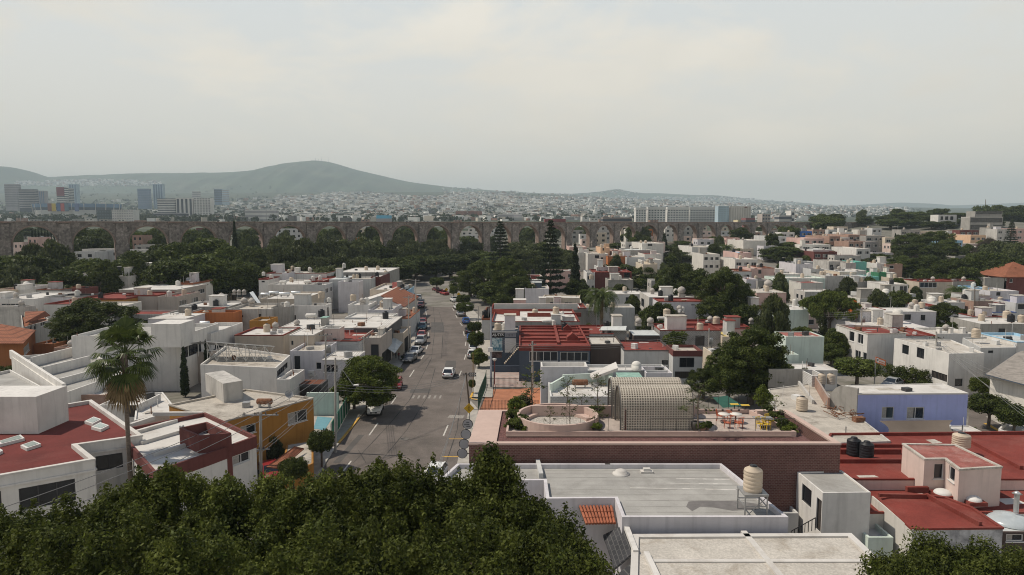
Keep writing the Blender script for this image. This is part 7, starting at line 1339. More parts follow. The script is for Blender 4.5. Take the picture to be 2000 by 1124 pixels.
# pool, pale wall, green fence beside the ochre house
b = MB(mat('pool_water', (.17, .36, .43), .08, .1, 1, spec=.6)); b.face(*[(*P(x, y, 0)[:2], .03) for x, y in [(612, 838), (634, 841), (649, 817), (620, 814)]]); o = b.build('pool_water'); o['kind'] = 'structure'
b = MB(concm); b.face(*[(*P(x, y, 0)[:2], .012) for x, y in [(600, 865), (640, 866), (668, 790), (600, 790)]]); o = b.build('pool_deck'); o['kind'] = 'structure'
wl = root('garden_wall', P(640, 812, 0), 'pale grey wall behind the turquoise pool', 'wall'); b = MB(wk('mint')); A, B = P(600, 812, 0), P(662, 812, 0); b.prism([(A[0], A[1]), (B[0], A[1]), (B[0], A[1]+.25), (A[0], A[1]+.25)], 0, 2.9); b.build('wall', wl)
fe = root('fence', P(660, 830, 0), 'green sheet fence along the pavement beside the pool', 'fence'); gm = mat('fence_sheet', (.03, .16, .10), .7, .2, 2); A, B = P(647, 868, 0), P(683, 802, 0); b = MB(gm); b.bar((A[0], A[1], 1.25), (B[0], B[1], 1.25), .05, 2.1); b.build('sheet', fe); b = MB(M['frame_white'])
for i in range(8): t = i/7; b.bar((A[0]+(B[0]-A[0])*t+.06, A[1]+(B[1]-A[1])*t, 0), (A[0]+(B[0]-A[0])*t+.06, A[1]+(B[1]-A[1])*t, 2.35), .06)
b.build('fence_posts', fe)
# ---------------------------------------------------------------- water tanks
tb = mat('tank_beige', (.50, .42, .33), .6, .08, 1.5, dirt_amt=.2); tk = mat('tank_black', (.02, .021, .025), .5, .1); tw = mat('tank_white', (.60, .58, .54), .6, .1, 2, dirt_amt=.3); tgrey = mat('tank_cement', (.40, .37, .34), .9, .2, 2, dirt_amt=.5); tsil = M['galvanised']
NT = [0]
def tank(px, py, z, wpx, kind, label, hpx=None, Y=None, group=None):
 p = P(px, py, z) if Y is None else PY(px, py, Y); w = wpx*p[1]/F; r = w/2; h = (hpx or wpx*1.2)*p[1]/F; o = root('water_tank' if kind != 'gas' else 'gas_tank', p, label, 'water tank' if kind != 'gas' else 'gas tank', group)
 mt = {'b': tb, 'k': tk, 'w': tw, 's': tgrey, 'gas': tw, 'rust': M['rust'], 'heat': tsil, 'dome': tw}[kind]; b = MB(mt)
 if kind in 'bkw':
  pr = [(r*.97, 0)];
  for i in range(5): z0 = h*.78*i/5; pr += [(r*.97, z0+.01), (r, z0+h*.03), (r, z0+h*.13), (r*.97, z0+h*.15)]
  pr += [(r, h*.78), (r*.93, h*.84), (r*.45, h*.94), (r*.45, h*.97)]; b.lathe(p, pr, 20); b.build('tank_body', o); b = MB(tk if kind != 'w' else tw); b.lathe((p[0], p[1], p[2]+h*.965), [(r*.42, 0), (r*.42, h*.035), (0, h*.045)], 14); b.build('lid', o)
 elif kind == 's': b.box(p, (r*1.5, r*1.5, h*.35)); b.build('plinth', o); b = MB(mt); b.lathe((p[0], p[1], p[2]+h*.3+r*.9), [(r*math.cos(a), r*.92*math.sin(a)) for a in [(-math.pi/2)+i*math.pi/12 for i in range(13)]], 18); b.build('tank_body', o); b = MB(mt); b.lathe((p[0], p[1], p[2]+h*.3+r*1.78), [(r*.25, 0), (r*.25, r*.14), (0, r*.16)], 10); b.build('lid', o)
 elif kind == 'dome': b.lathe(p, [(r, 0), (r, h*.5)]+[(r*math.cos(a), h*.5+h*.5*math.sin(a)) for a in [i*math.pi/16 for i in range(9)]], 18); b.build('tank_body', o)
 else:
  rr_ = h/2; L = w; b.lathe((p[0], p[1], p[2]+rr_+.25), [(0, -L/2)]+[(rr_*math.sin(a), -L/2+rr_*.5*(1-math.cos(a))) for a in [.4, .8, 1.2, 1.57]]+[(rr_*math.sin(a), L/2-rr_*.5*(1-math.cos(a))) for a in [1.57, 1.2, .8, .4]]+[(0, L/2)], 14, ax='x'); b.build('tank_body', o); b = MB(M['metal_grey'])
  for s in (-1, 1): b.box((p[0]+s*L*.3, p[1], p[2]), (.12, rr_*1.6, rr_+.15))
  b.build('stand', o)
 return o, p, r, h
for a in [(1667, 888, 3.75, 27, 'k', 'left black water tank on the red roof behind the brick wall', 36), (1692, 895, 3.75, 27, 'k', 'right black water tank on the red roof behind the brick wall', 35), (1877, 872, 4.4, 33, 'b', 'beige tank standing behind the beige rooftop room', 28), (1566, 801, 3.9, 22, 'b', 'beige ribbed tank at the terrace corner', 28), (1605, 750, 4.3, 15, 'b', 'left of two beige tanks held in a block wall', 22), (1623, 750, 4.3, 16, 'b', 'right of two beige tanks held in a block wall', 22),
 (1243, 723, 4.6, 20, 'dome', 'white dome tank between maroon brackets', 18), (1086, 614, 6.9, 13, 'b', 'beige tank on a white roof post by the commercial roof', 16), (1098, 620, 5.4, 8, 'w', 'small pale tank just right of a beige tank', 12), (1111, 628, 5.4, 22, 'w', 'wide white low tank on the commercial roof', 12), (1102, 645, 5.3, 11, 'k', 'black tank behind the little red roof gables', 16), (1070, 634, 5.4, 22, 'gas', 'white horizontal gas tank before the commercial roof', 7), (1082, 636, 5.3, 8, 'w', 'small white drum next to a gas tank', 11),
 (1247, 637, 5.4, 13, 's', 'left round cement tank of the pair on the red terrace roof', 14), (1270, 637, 5.4, 14, 's', 'right round cement tank of the pair on the red terrace roof', 14), (1302, 620, 5.6, 14, 'b', 'beige tall tank beside the grey corrugated roof room', 18), (1399, 633, 4.9, 14, 'b', 'beige tank at the end of the red low strip', 16), (1291, 627, 5.2, 16, 'gas', 'white horizontal tank near a beige tall tank', 6), (1467, 633, 5.0, 10, 's', 'silvery round gas dome at the long red strip end', 10),
 (1274, 574, 6.2, 9, 's', 'leftmost round cement tank on the stained cream roof', 9), (1291, 574, 6.2, 10, 's', 'second round cement tank on the stained cream roof', 10), (1331, 580, 6.2, 16, 's', 'big round cement tank right on the stained cream roof', 18), (1328, 608, 5.8, 6, 'w', 'left small white tank above grey corrugated room', 9), (1334, 608, 5.8, 6, 'w', 'right small white tank above grey corrugated room', 9), (1500, 565, 6.3, 16, 's', 'rusty pale tank on the dusty pink house', 12),
 (1505, 596, 6, 9, 'k', 'dark blue-black tank at the corner roof beside trees', 10), (1906, 660, 6.2, 16, 'b', 'tall beige tank on a block on the grey walled right house', 20), (1753, 613, 6.1, 18, 'dome', 'pale domed tank on the stained roof tower', 10), (1800, 602, 5.3, 12, 'b', 'beige tank at the left of a red gable roof', 13), (1820, 590, 5.6, 16, 'dome', 'beige dome tank among dark trees', 11), (1966, 622, 5.2, 14, 'b', 'beige tank left of a black one at the right edge', 16), (1974, 629, 5.2, 13, 'k', 'black tank right of a beige one at the right edge', 16), (1995, 630, 5.2, 14, 'b', 'beige tank cut by the right picture edge', 16), (1730, 573, 5.4, 13, 'dome', 'cream dome tank on a long roof beside the white tower house', 9), (1745, 513, 8.5, 9, 'dome', 'round tank on top of the brick and white house', 10),
 (1041, 536, 9, 7, 'k', 'black tank above the red curved roof piece', 10), (1155, 546, 6.6, 9, 'b', 'pale tank left of the modern maroon house', 10),
 (492, 598, 6.1, 13, 's', 'round grey cement tank beside the solar heater', 12), (477, 597, 6.1, 13, 's', 'second cement tank left of another on stained house', 12), (458, 576, 6.6, 8, 's', 'first silver ball tank of the row on the beige house', 10), (467, 576, 6.6, 8, 's', 'second silver ball tank of the row on the beige house', 10), (477, 576, 6.6, 8, 's', 'third silver ball tank of the row on the beige house', 10), (433, 590, 6.1, 14, 's', 'faded pink round tank on a white plinth', 15), (628, 619, 6.6, 13, 'k', 'black tank on the white house with doorways', 15), (592, 594, 6.6, 13, 'b', 'pale green-beige tank at the back of the white house', 14), (628, 583, 6.8, 13, 'b', 'beige tank in a niche of the white side wall', 15), (690, 588, 6.6, 12, 'b', 'beige tank near the gabled house roofs', 14), (643, 590, 6.6, 9, 'w', 'white teardrop tank near small roofs in left centre', 9), (608, 624, 6.6, 22, 'gas', 'horizontal white tank with rusty ends on the white house', 9), (572, 528, 8.8, 8, 'b', 'beige tank on the red edged white row house', 9), (577, 542, 7.6, 9, 'b', 'squat beige tank on the wide cream roofs', 8), (515, 539, 8.3, 7, 'w', 'white small tank on the round tower house', 8), (553, 556, 7.4, 14, 'gas', 'left horizontal tank on the wide cream roofs', 6), (601, 556, 7.4, 14, 'gas', 'right horizontal tank on the wide cream roofs', 7), (672, 524, 8.9, 7, 'w', 'white tank at the left end of the long grey house', 10), (691, 544, 8.2, 6, 'b', 'left beige tank on the grey blue long house', 8), (698, 544, 8.2, 6, 'b', 'right beige tank on the grey blue long house', 8), (517, 795, 5.55, 32, 'rust', 'rusty and white horizontal boiler on the ochre house roof', 12), (1133, 757, 4.0, 33, 'rust', 'rusty old boiler lying on the white stepped house roof', 12), (108, 540, 7.6, 9, 's', 'white ball tank on the taupe terrace house', 9), (120, 546, 7.6, 7, 'w', 'short white tank right on the taupe terrace house', 7), (52, 560, 7.9, 12, 'dome', 'silver domed tank on the white boxy house', 10), (400, 640, 6.6, 20, 'heat', 'silver solar water heater on the white side wing', 10), (580, 637, 5.6, 12, 's', 'small red brown dome on the white shallow roof', 6)]:
 tank(*a[:6], hpx=a[6] if len(a) > 6 else None)
for i, (x, y, w, h) in enumerate([(535, 578, 20, 7), (556, 580, 22, 7), (578, 577, 18, 6), (518, 581, 18, 7)]): tank(x, y, 6.6, w, 'heat', 'shiny horizontal heater tank in the row on the long beige house', h, group='heater tanks on the long beige house')
hs = root('solar_heater', P(500, 590, 6.2), 'solar heater with a tilted bright panel on the stained house', 'solar heater'); b = MB(M['galvanised']); b.face(P(487, 572, 7.2), P(494, 569, 7.4), P(512, 596, 5.95), P(506, 597, 5.95)); b.build('collector', hs); b = MB(M['metal_grey']); b.bar(P(490, 572, 7.1), P(490, 590, 6.2), .06); b.build('stand', hs)
o, p, r, h = tank(1470, 958, 7.35, 37, 'b', 'tall beige water tank raised on an iron stand', 52)
s = root('tank_stand', (p[0], p[1], GZ), 'grey iron stand with braces under the tall beige tank', 'tank stand'); b = MB(M['metal_grey']); q = .68
for sx in (-1, 1):
 for sy in (-1, 1): b.bar((p[0]+sx*q, p[1]+sy*q, GZ), (p[0]+sx*q, p[1]+sy*q, p[2]-.1), .07)
for z in (GZ+.7, p[2]-.12):
 for a_, c_ in (((-1, -1), (1, -1)), ((1, -1), (1, 1)), ((1, 1), (-1, 1)), ((-1, 1), (-1, -1))): b.bar((p[0]+a_[0]*q, p[1]+a_[1]*q, z), (p[0]+c_[0]*q, p[1]+c_[1]*q, z), .06)
b.bar((p[0]-q, p[1]-q, GZ), (p[0]+q, p[1]-q, p[2]-.15), .04); b.build('stand_frame', s); b = MB(M['metal_grey']); b.box((p[0], p[1], p[2]-.1), (1.5, 1.5, .1)); b.build('platform', s)
def dish(px, py, z, r, label, az=.6):
 p = P(px, py, z); o = root('satellite_dish', p, label, 'satellite dish'); b = MB(M['metal_grey']); d = Vector((math.sin(az)*.8, -math.cos(az)*.8, .5)).normalized(); u = d.cross(Vector((0, 0, 1))).normalized(); w = u.cross(d); c = Vector(p)+Vector((0, 0, .7)); V = []; n = 16
 for k in range(4):
  for j in range(n): t = 2*math.pi*j/n; rr_ = r*(k+.02)/3; V.append(tuple(c+(u*math.cos(t)+w*math.sin(t))*rr_-d*(r*.25*(1-(k/3)**2))))
 b.idx(V, [(k*n+j, k*n+(j+1) % n, (k+1)*n+(j+1) % n, (k+1)*n+j) for k in range(3) for j in range(n)], True); b.build('reflector', o); b = MB(M['metal_grey']); b.bar(p, tuple(c-d*.2), .05); b.bar(tuple(c-d*.2), tuple(c+d*.45), .03); b.build('mount', o)
dish(565, 783, 5.6, .42, 'grey satellite dish on the ochre house roof edge'); dish(368, 551, 8, .6, 'satellite dish on the white and terracotta house'); dish(440, 585, 6.3, .4, 'small satellite dish near the pink tank'); dish(1212, 430, 24.2, .9, 'white satellite dish at the top line of the aqueduct') if 0 else None
ac = root('air_conditioner', P(612, 735, 3), 'white air conditioner unit on the lilac house wall', 'air conditioner'); pl = HOUSES['white house with recessed tall window and wall air conditioner'][1]; u0, z0 = edge_uz(pl, 0, 603, 734); u1, z1 = edge_uz(pl, 0, 615, 724); A, B = Vector(pl[0]), Vector(pl[1]); d = (B-A).normalized(); c = A+d*(u0+u1)/2; b = MB(M['frame_white']); b.box((c.x, c.y-.2, min(z0, z1)), (abs(u1-u0), .36, abs(z1-z0))); b.build('casing', ac); b = MB(M['frame_dark']); b.lathe((c.x-.1, c.y-.39, (z0+z1)/2), [(.0, 0), (.25, 0), (.25, .02), (0, .02)], 14); b.build('fan_grille', ac)
# ---------------------------------------------------------------- poles, lamps, signs, wires
polem = mat('pole_concrete', (.36, .34, .31), .9, .12, 1.5, streak=.3); polew = mat('pole_wood', (.12, .09, .07), .9, .2, 2); insm = mat('insulator', (.09, .085, .085), .4)
PT = {}
def pole(key, px, base, top, label, r=.13, m=None, arms=(), trafo=False, z=0, lean=0, box=None):
 p = P(px, base, z); t = PY(px+lean, top, p[1]); o = root('utility_pole', p, label, 'utility pole'); b = MB(m or polem); b.tube([(p[0], p[1], z-.3), t], [r, r*.7], 10); b.build('pole', o); PT[key] = t
 for dz, L, ang in arms:
  b = MB(M['metal_grey'] if m is None else polew); c = (t[0], t[1]-.1, t[2]-dz); u = (math.cos(ang)*L/2, math.sin(ang)*L/2); b.bar((c[0]-u[0], c[1]-u[1], c[2]), (c[0]+u[0], c[1]+u[1], c[2]), .1); cr_ = b.build('crossarm', o); b = MB(insm)
  for k in (-.9, -.3, .3, .9): b.lathe((c[0]+u[0]*k, c[1]+u[1]*k, c[2]+.05), [(.05, 0), (.07, .06), (.05, .1), (.07, .14), (.0, .2)], 8)
  b.build('insulators', cr_)
 if trafo: b = MB(M['metal_grey']); b.lathe((t[0]+.35, t[1]-.1, t[2]-2.6), [(.0, 0), (.32, 0), (.32, .95), (.26, 1.05), (0, 1.08)], 14); b.build('transformer', o)
 if box: q = PY(box[0], box[1], p[1]); b = MB(M['frame_white']); b.box((q[0], q[1]-.25, q[2]), (box[2]*p[1]/F, .3, box[3]*p[1]/F)); b.build('meter_box', o)
 return o
pole('a', 509, 960, 805, 'concrete pole with crossarm before the ochre house', .17, arms=((.25, 3.2, 0), (3.4, 1.4, .2))); pole('c', 636, 782, 652, 'concrete pole with transformer beside the lilac porch house', .14, arms=((.2, 1.8, .3),), trafo=True); pole('d', 711, 742, 657, 'concrete pole left of the street shops', .13, arms=((.3, 1.6, .2),)); pole('e', 752, 690, 630, 'slightly leaning pole by the shop awnings', .13, lean=4, arms=((.2, 1.6, .2),)); pole('f', 798, 692, 578, 'tall concrete pole beside the left row of cars', .15, arms=((.3, 1.8, .1),)); pole('g', 812, 646, 546, 'tall concrete pole farther along the left pavement', .15, arms=((.3, 1.8, .1), (1.5, 1.6, .1)))
pole('h', 1040, 768, 667, 'concrete pole in front of the ribbed red roof', .16, arms=((.5, 1.2, .5),)); pole('i', 959, 758, 600, 'grey steel pole with white box before the shop posters', .18, m=mat('pole_steel', (.28, .30, .34), .5), box=(958, 687, 9, 9)); pole('j', 918, 800, 728, 'old wooden pole leaning over the right corner', .13, m=polew, lean=-8, arms=((.3, .8, 0),)); pole('k', 1683, 705, 601, 'concrete pole with transformer before the long white house', .16, arms=((.3, 2.0, .2),), trafo=True); pole('l', 1829, 752, 648, 'concrete pole with crossarm before the large white house', .17, arms=((1.0, 2.6, .15),), trafo=True); pole('m', 1385, 722, 642, 'wooden pole with transformer box beside the big dark tree', .14, arms=((.6, 1.6, .1),), trafo=True); pole('n', 1565, 640, 605, 'dark thin pole at the grey corner house', .1, m=polew); pole('q', 1912, 655, 588, 'dark pole between trees on the right', .12, m=polew); pole('r', 1904, 650, 560, 'tall dark pole before the brick red wall', .12, m=polew); pole('s', 490, 975, 898, 'pale drain pipe like pole before the maroon tower', .13)
def lamp(key, px, base, top, ex, ey, label, z=.14, glow=False):
 p = P(px, base, z); t = PY(px, top, p[1]); e = PY(ex, ey, p[1]-.2); o = root('street_lamp', p, label, 'street lamp'); b = MB(polem); b.tube([(p[0], p[1], z-.2), t], [.14, .09], 9); b.build('post', o); b = MB(M['metal_grey']); m_ = ((t[0]*.6+e[0]*.4), t[1], max(t[2], e[2])*.5+e[2]*.5+.1); s0 = (t[0], t[1], e[2]-.25); b.tube([s0, m_, e], .035, 6, False); b.build('arm', o); b = MB(M['frame_white']); d = 1 if e[0] > t[0] else -1; b.tube([e, (e[0]+d*.55, e[1], e[2]+.03)], [.09, .12], 8); b.build('lamp_head', o); PT[key] = t
lamp('b', 655, 882, 699, 690, 753, 'street lamp on the tall concrete pole by the yellow kerb'); lamp('L2', 934, 660, 598, 916, 597, 'street lamp over the oval clipped tree'); lamp('L3', 1558, 640, 608, 1543, 605, 'street lamp at the grey corner house', 0); lamp('L4', 1430, 632, 600, 1452, 594, 'street lamp with bent arm under dark trees', 0); lamp('L5', 1533, 640, 628, 1541, 625, 'low street lamp at the mint corner house', 0); lamp('L6', 1912, 738, 703, 1925, 699, 'dark curved street lamp beside the large white house', 0); lamp('L7', 1662, 678, 672, 1667, 672, 'short street lamp at the long white house', 0); lamp('L8', 2003, 800, 752, 1985, 747, 'street lamp at the right edge before the brown hip roof', 0); lamp('L9', 497, 560, 530, 480, 545, 'pale street lamp before the left dark trees', 0)
wirem = mat('cable', (.2, .2, .2), .5)
def wire(a, c, sag, label, group, r=.018, n=10):
 A, C = Vector(a), Vector(c); pts = []
 for i in range(n+1): t = i/n; p = A.lerp(C, t); p.z -= sag*4*t*(1-t); pts.append(p)
 o = root('overhead_cable', tuple(A), label, 'cable', group); b = MB(wirem); b.tube(pts, r, 4, False); b.build('cable', o)
q = lambda k, dx=0, dz=0, dy=0: (PT[k][0]+dx, PT[k][1]+dy, PT[k][2]+dz)
for i, (dx, dz) in enumerate([(-1.3, -.1), (-.1, -.1), (1.3, -.1), (-.1, -2.8), (.1, -3.3), (-.2, -3.8)]):
 wire(q('a', dx, dz), (q('a')[0]-9+dx, 33, q('a')[2]+dz+.3-.35*i), .5, 'overhead cable running from the crossarm pole to the bottom left', 'cables at the crossarm pole', .026); wire(q('a', dx, dz), q('b', -.1+.1*i, -.4-.35*i), .45, 'overhead cable between crossarm pole and street lamp pole', 'cables along the left pavement', .026)
for i in range(4):
 wire(q('b', 0, -.5-.4*i), q('d', 0, -.3-.35*i), .5, 'overhead cable between the lamp pole and the shop poles', 'cables above the left pavement', .026); wire(q('d', 0, -.3-.35*i), q('f', 0, -.3-.35*i), .45, 'overhead cable along the left shops', 'cables above the left shops', .018); wire(q('f', 0, -.3-.4*i), q('g', 0, -.3-.4*i), .4, 'overhead cable between the two tall left poles', 'cables at the far left poles', .02)
for i in range(3):
 wire(q('b', 0, -2.8-.3*i), q('j', 0, -.2-.25*i), .9, 'sagging cable crossing the street to the leaning wooden pole', 'cables crossing the street'); wire(q('j', 0, -.2-.2*i), (P(868, 935, 5)[0], 44, 7+.3*i), .4, 'cable running from leaning pole to the grey roof', 'cables above the parking pad'); wire(q('c', 0, -.4-.4*i), q('d', 0, -.3-.4*i), .3, 'cable between transformer pole and shop pole', 'cables at the lilac porch house', .026)
 wire(q('h', 0, -.4-.25*i), q('i', 0, -4-.3*i), .5, 'cable between the red roof pole and the steel pole', 'cables before the ribbed red roof'); wire(q('h', .1, -.4-.3*i), q('m', 0, -.4-.3*i), .9, 'cable between the red roof pole and the wooden pole', 'cables before the grey garage house')
 wire(q('k', 0, -.4-.5*i), q('l', 0, -.9-.5*i), .7, 'cable between the two concrete poles at the white houses', 'cables at the right white houses', .02); wire(q('l', 0, -.9-.6*i), (60, 82, 5.5-.5*i), .5, 'cable leaving the right pole toward the picture edge', 'cables at the right edge', .02); wire(q('k', 0, -.4-.5*i), q('n', 0, -.2-.2*i), .6, 'cable between white house pole and the corner house', 'cables at the corner house', .02); wire(q('l', .2, -1.-.5*i), (50, 62, 4.4+.5*i), .6, 'cable passing over the clipped trees', 'cables over the clipped trees', .02)
# street signs
def signpost(px, base, top, label, name='road_sign', m=None):
 p = P(px, base, 0); t = PY(px, top, p[1]); o = root(name, p, label, 'road sign'); b = MB(m or M['metal_grey']); b.tube([p, t], .05, 8); b.build('post', o); return o, p, t
o, p, t = signpost(917, 838, 792, 'yellow diamond pedestrian crossing sign at the right corner'); c = PY(916, 798, p[1]-.08); r = .62; b = MB(mat('sign_yellow', (.62, .38, .03), .6)); v = [(c[0]-r, c[1], c[2]), (c[0], c[1], c[2]-r), (c[0]+r, c[1], c[2]), (c[0], c[1], c[2]+r)]; b.idx(v+[(x, y+.04, z) for x, y, z in v], [(0, 1, 2, 3), (7, 6, 5, 4)]+[(k, k+4, (k+1) % 4+4, (k+1) % 4) for k in range(4)]); so = b.build('sign_plate', o); b = MB(blackm); y_ = c[1]-.012
b.lathe((c[0]+.02, y_-.01, c[2]+.27), [(.0, -.01), (.075, -.01), (.075, .02), (0, .02)], 10)
for a_, d_ in [((.0, .18), (-.02, -.08)), ((-.02, -.06), (-.16, -.34)), ((-.02, -.06), (.14, -.34)), ((0, .12), (.17, -.02)), ((0, .12), (-.16, .0))]: b.bar((c[0]+a_[0], y_, c[2]+a_[1]), (c[0]+d_[0], y_, c[2]+d_[1]), .07, .02)
b.build('pedestrian_symbol', so)
o, p, t = signpost(924, 778, 690, 'yellow based sign pole with dark street name plates', m=mat('pole_ochre', (.24, .15, .06), .8, .3, 2));
for dz in (3.35, 3.05): b = MB(M['frame_dark']); b.box((p[0]-.05, p[1]-.09, dz), (1.0, .04, .24)); so = b.build('name_plate', o); b = MB(whitem); [b.box((p[0]-.4+.085*i, p[1]-.125, dz+.06), (.05, .012, .11)) for i in range(9) if i not in (3, 6)]; b.build('lettering', so)
for x, ya, yb, l in [(872, 563, 572, 'orange diamond road sign near the far red cars'), (896, 572, 585, 'orange diamond road sign by the white pickup')]:
 o, p, t = signpost(x, yb+6, ya, l); b = MB(M['sign_yellow']); c = (t[0], t[1]-.08, t[2]-.5); r = .6; v = [(c[0]-r, c[1], c[2]), (c[0], c[1], c[2]-r), (c[0]+r, c[1], c[2]), (c[0], c[1], c[2]+r)]; b.idx(v+[(a_, y_+.04, z_) for a_, y_, z_ in v], [(0, 1, 2, 3), (7, 6, 5, 4)]+[(k, k+4, (k+1) % 4+4, (k+1) % 4) for k in range(4)]); b.build('sign_plate', o)
bb_ = root('billboard', P(790, 592, 0), 'dark billboard on posts at the left near the street end', 'billboard'); p = P(790, 600, 0); a_, c_ = PY(783, 575, p[1]), PY(801, 566, p[1]); b = MB(mat('billboard_dark', (.05, .06, .065), .6)); b.box(((a_[0]+c_[0])/2, p[1], a_[2]), (c_[0]-a_[0], .2, c_[2]-a_[2])); b.build('board', bb_); b = MB(M['iron_dark']); [b.bar((x, p[1]+.05, 0), (x, p[1]+.05, a_[2]), .12) for x in (a_[0]+.6, c_[0]-.6)]; b.build('posts', bb_)
os_ = root('shop_sign', P(1722, 750, 0), 'orange shop sign with white emblem and lettering above the hedge', 'sign'); Ys = P(1722, 770, 0)[1]; om = mat('sign_orange', (.60, .14, .03), .6); A, B, C, D = PY(1711, 709, Ys), PY(1730, 716, Ys+1.2), PY(1730, 704, Ys+1.2), PY(1711, 697, Ys); b = MB(om); v = [A, B, C, D]; b.idx(v+[(x, y+.12, z) for x, y, z in v], [(0, 1, 2, 3), (7, 6, 5, 4)]+[(k, k+4, (k+1) % 4+4, (k+1) % 4) for k in range(4)]); so = b.build('sign_panel', os_); b = MB(whitem); lp = lambda u, v: tuple(A[k]*(1-u)*(1-v)+B[k]*u*(1-v)+C[k]*u*v+D[k]*(1-u)*v-(.02 if k == 1 else 0) for k in range(3))
b.face(lp(.04, .15), lp(.27, .15), lp(.27, .85), lp(.04, .85)); [b.face(lp(.33+.1*i, .5), lp(.40+.1*i, .5), lp(.40+.1*i, .8), lp(.33+.1*i, .8)) for i in range(6)]; [b.face(lp(.33+.075*i, .2), lp(.38+.075*i, .2), lp(.38+.075*i, .38), lp(.33+.075*i, .38)) for i in range(8)]; b.build('lettering', so); b = MB(blackm); b.bar(lp(.09, .3), lp(.21, .7), .12, .03); b.bar(lp(.09, .7), lp(.2, .45), .1, .03); b.build('emblem', so); b = MB(M['metal_grey']); b.bar((A[0], A[1]+.15, 0), (A[0], A[1]+.15, A[2]+.5), .12); b.build('post', os_)
for x, y, r, l in [(789, 870, .45, 'round manhole cover in the left lane')]:
 pass
mh = MB(mat('manhole_iron', (.12, .11, .10), .7, .2, 6)); c = P(790, 858, 0); mh.lathe((c[0], c[1], .02), [(.55, 0), (.55, .008), (.42, .008), (.42, .004), (0, .004)], 24); o = mh.build('manhole_cover'); tag(o, 'round iron manhole cover in the middle of the street', 'manhole cover')
# globe lamp at the brick forecourt
gl = root('globe_lamp', P(966, 752, 0), 'red-brown post lamp with white globe before the forecourt', 'lamp'); p = P(966, 752, 0); t = PY(966, 706, p[1]); b = MB(mat('lamp_post_red', (.16, .05, .045), .6)); b.tube([p, t], .09, 8); b.build('post', gl); b = MB(M['frame_white']); b.lathe(t, [(0, 0), (.2, .08), (.3, .28), (.34, .36), (0, .44)], 12); b.build('globe', gl)
# people on the left pavement
def person(px, base, hpx, label, shirt, trs):
 p = P(px, base, .14); H = hpx*p[1]/F; o = empty('person', (p[0], p[1], .14), label, 'person'); s = H/1.72; me = bpy.data.meshes.new('body')
 V = [(0, 0, .92), (0, .01, 1.15), (0, 0, 1.38), (0, 0, 1.5), (0, -.02, 1.62), (.09, .0, .86), (.1, -.06, .48), (.11, .02, .07), (.11, -.13, .03), (-.09, 0, .86), (-.1, .08, .48), (-.11, .16, .08), (-.11, .04, .03), (.19, 0, 1.36), (.25, .05, 1.1), (.24, -.06, .86), (-.19, 0, 1.36), (-.25, -.04, 1.1), (-.24, -.16, .88)]
 E = [(0, 1), (1, 2), (2, 3), (3, 4), (0, 5), (5, 6), (6, 7), (7, 8), (0, 9), (9, 10), (10, 11), (11, 12), (2, 13), (13, 14), (14, 15), (2, 16), (16, 17), (17, 18)]; Rr = [.15, .14, .16, .06, .105, .09, .06, .045, .04, .09, .06, .045, .04, .06, .045, .035, .06, .045, .035]
 me.from_pydata([tuple(c*s for c in v) for v in V], E, []); ob = bpy.data.objects.new('body', me); COL.objects.link(ob); md = ob.modifiers.new('skin', 'SKIN'); ob.modifiers.new('sub', 'SUBSURF').levels = 1; ob.modifiers['sub'].render_levels = 1
 for i, r in enumerate(Rr): me.skin_vertices[0].data[i].radius = (r*s, r*s*.8)
 me.skin_vertices[0].data[0].use_root = True; bpy.context.view_layer.update(); dg = bpy.context.evaluated_depsgraph_get(); m2 = bpy.data.meshes.new_from_object(ob.evaluated_get(dg)); ob.modifiers.clear(); ob.data = m2; ob.parent = o
 skin = mat('skin', (.32, .19, .13), .6); m2.materials.clear()
 for m in (shirt, trs, skin): m2.materials.append(m)
 for f in m2.polygons: z = f.center.z/s; f.material_index = 2 if z > 1.47 else (0 if z > .93 else 1)
 b = MB(mat('hair_dark', (.02, .015, .012), .7)); b.lathe((0, .01*s, 1.66*s), [(.085*s, -.03*s), (.1*s, .02*s), (.07*s, .08*s), (0, .1*s)], 10); b.build('hair', o, off=(0, 0, 0))
dk = mat('cloth_dark', (.03, .03, .035), .9); person(789, 706, 17, 'person in dark clothes standing at the kerb by the grey sedan', dk, dk); person(779, 703, 16, 'person in a reddish top near the shop front', mat('cloth_red', (.2, .05, .05), .9), dk); person(773, 701, 15, 'person in dark clothes farther back by the shop front', mat('cloth_grey', (.09, .09, .1), .9), dk)
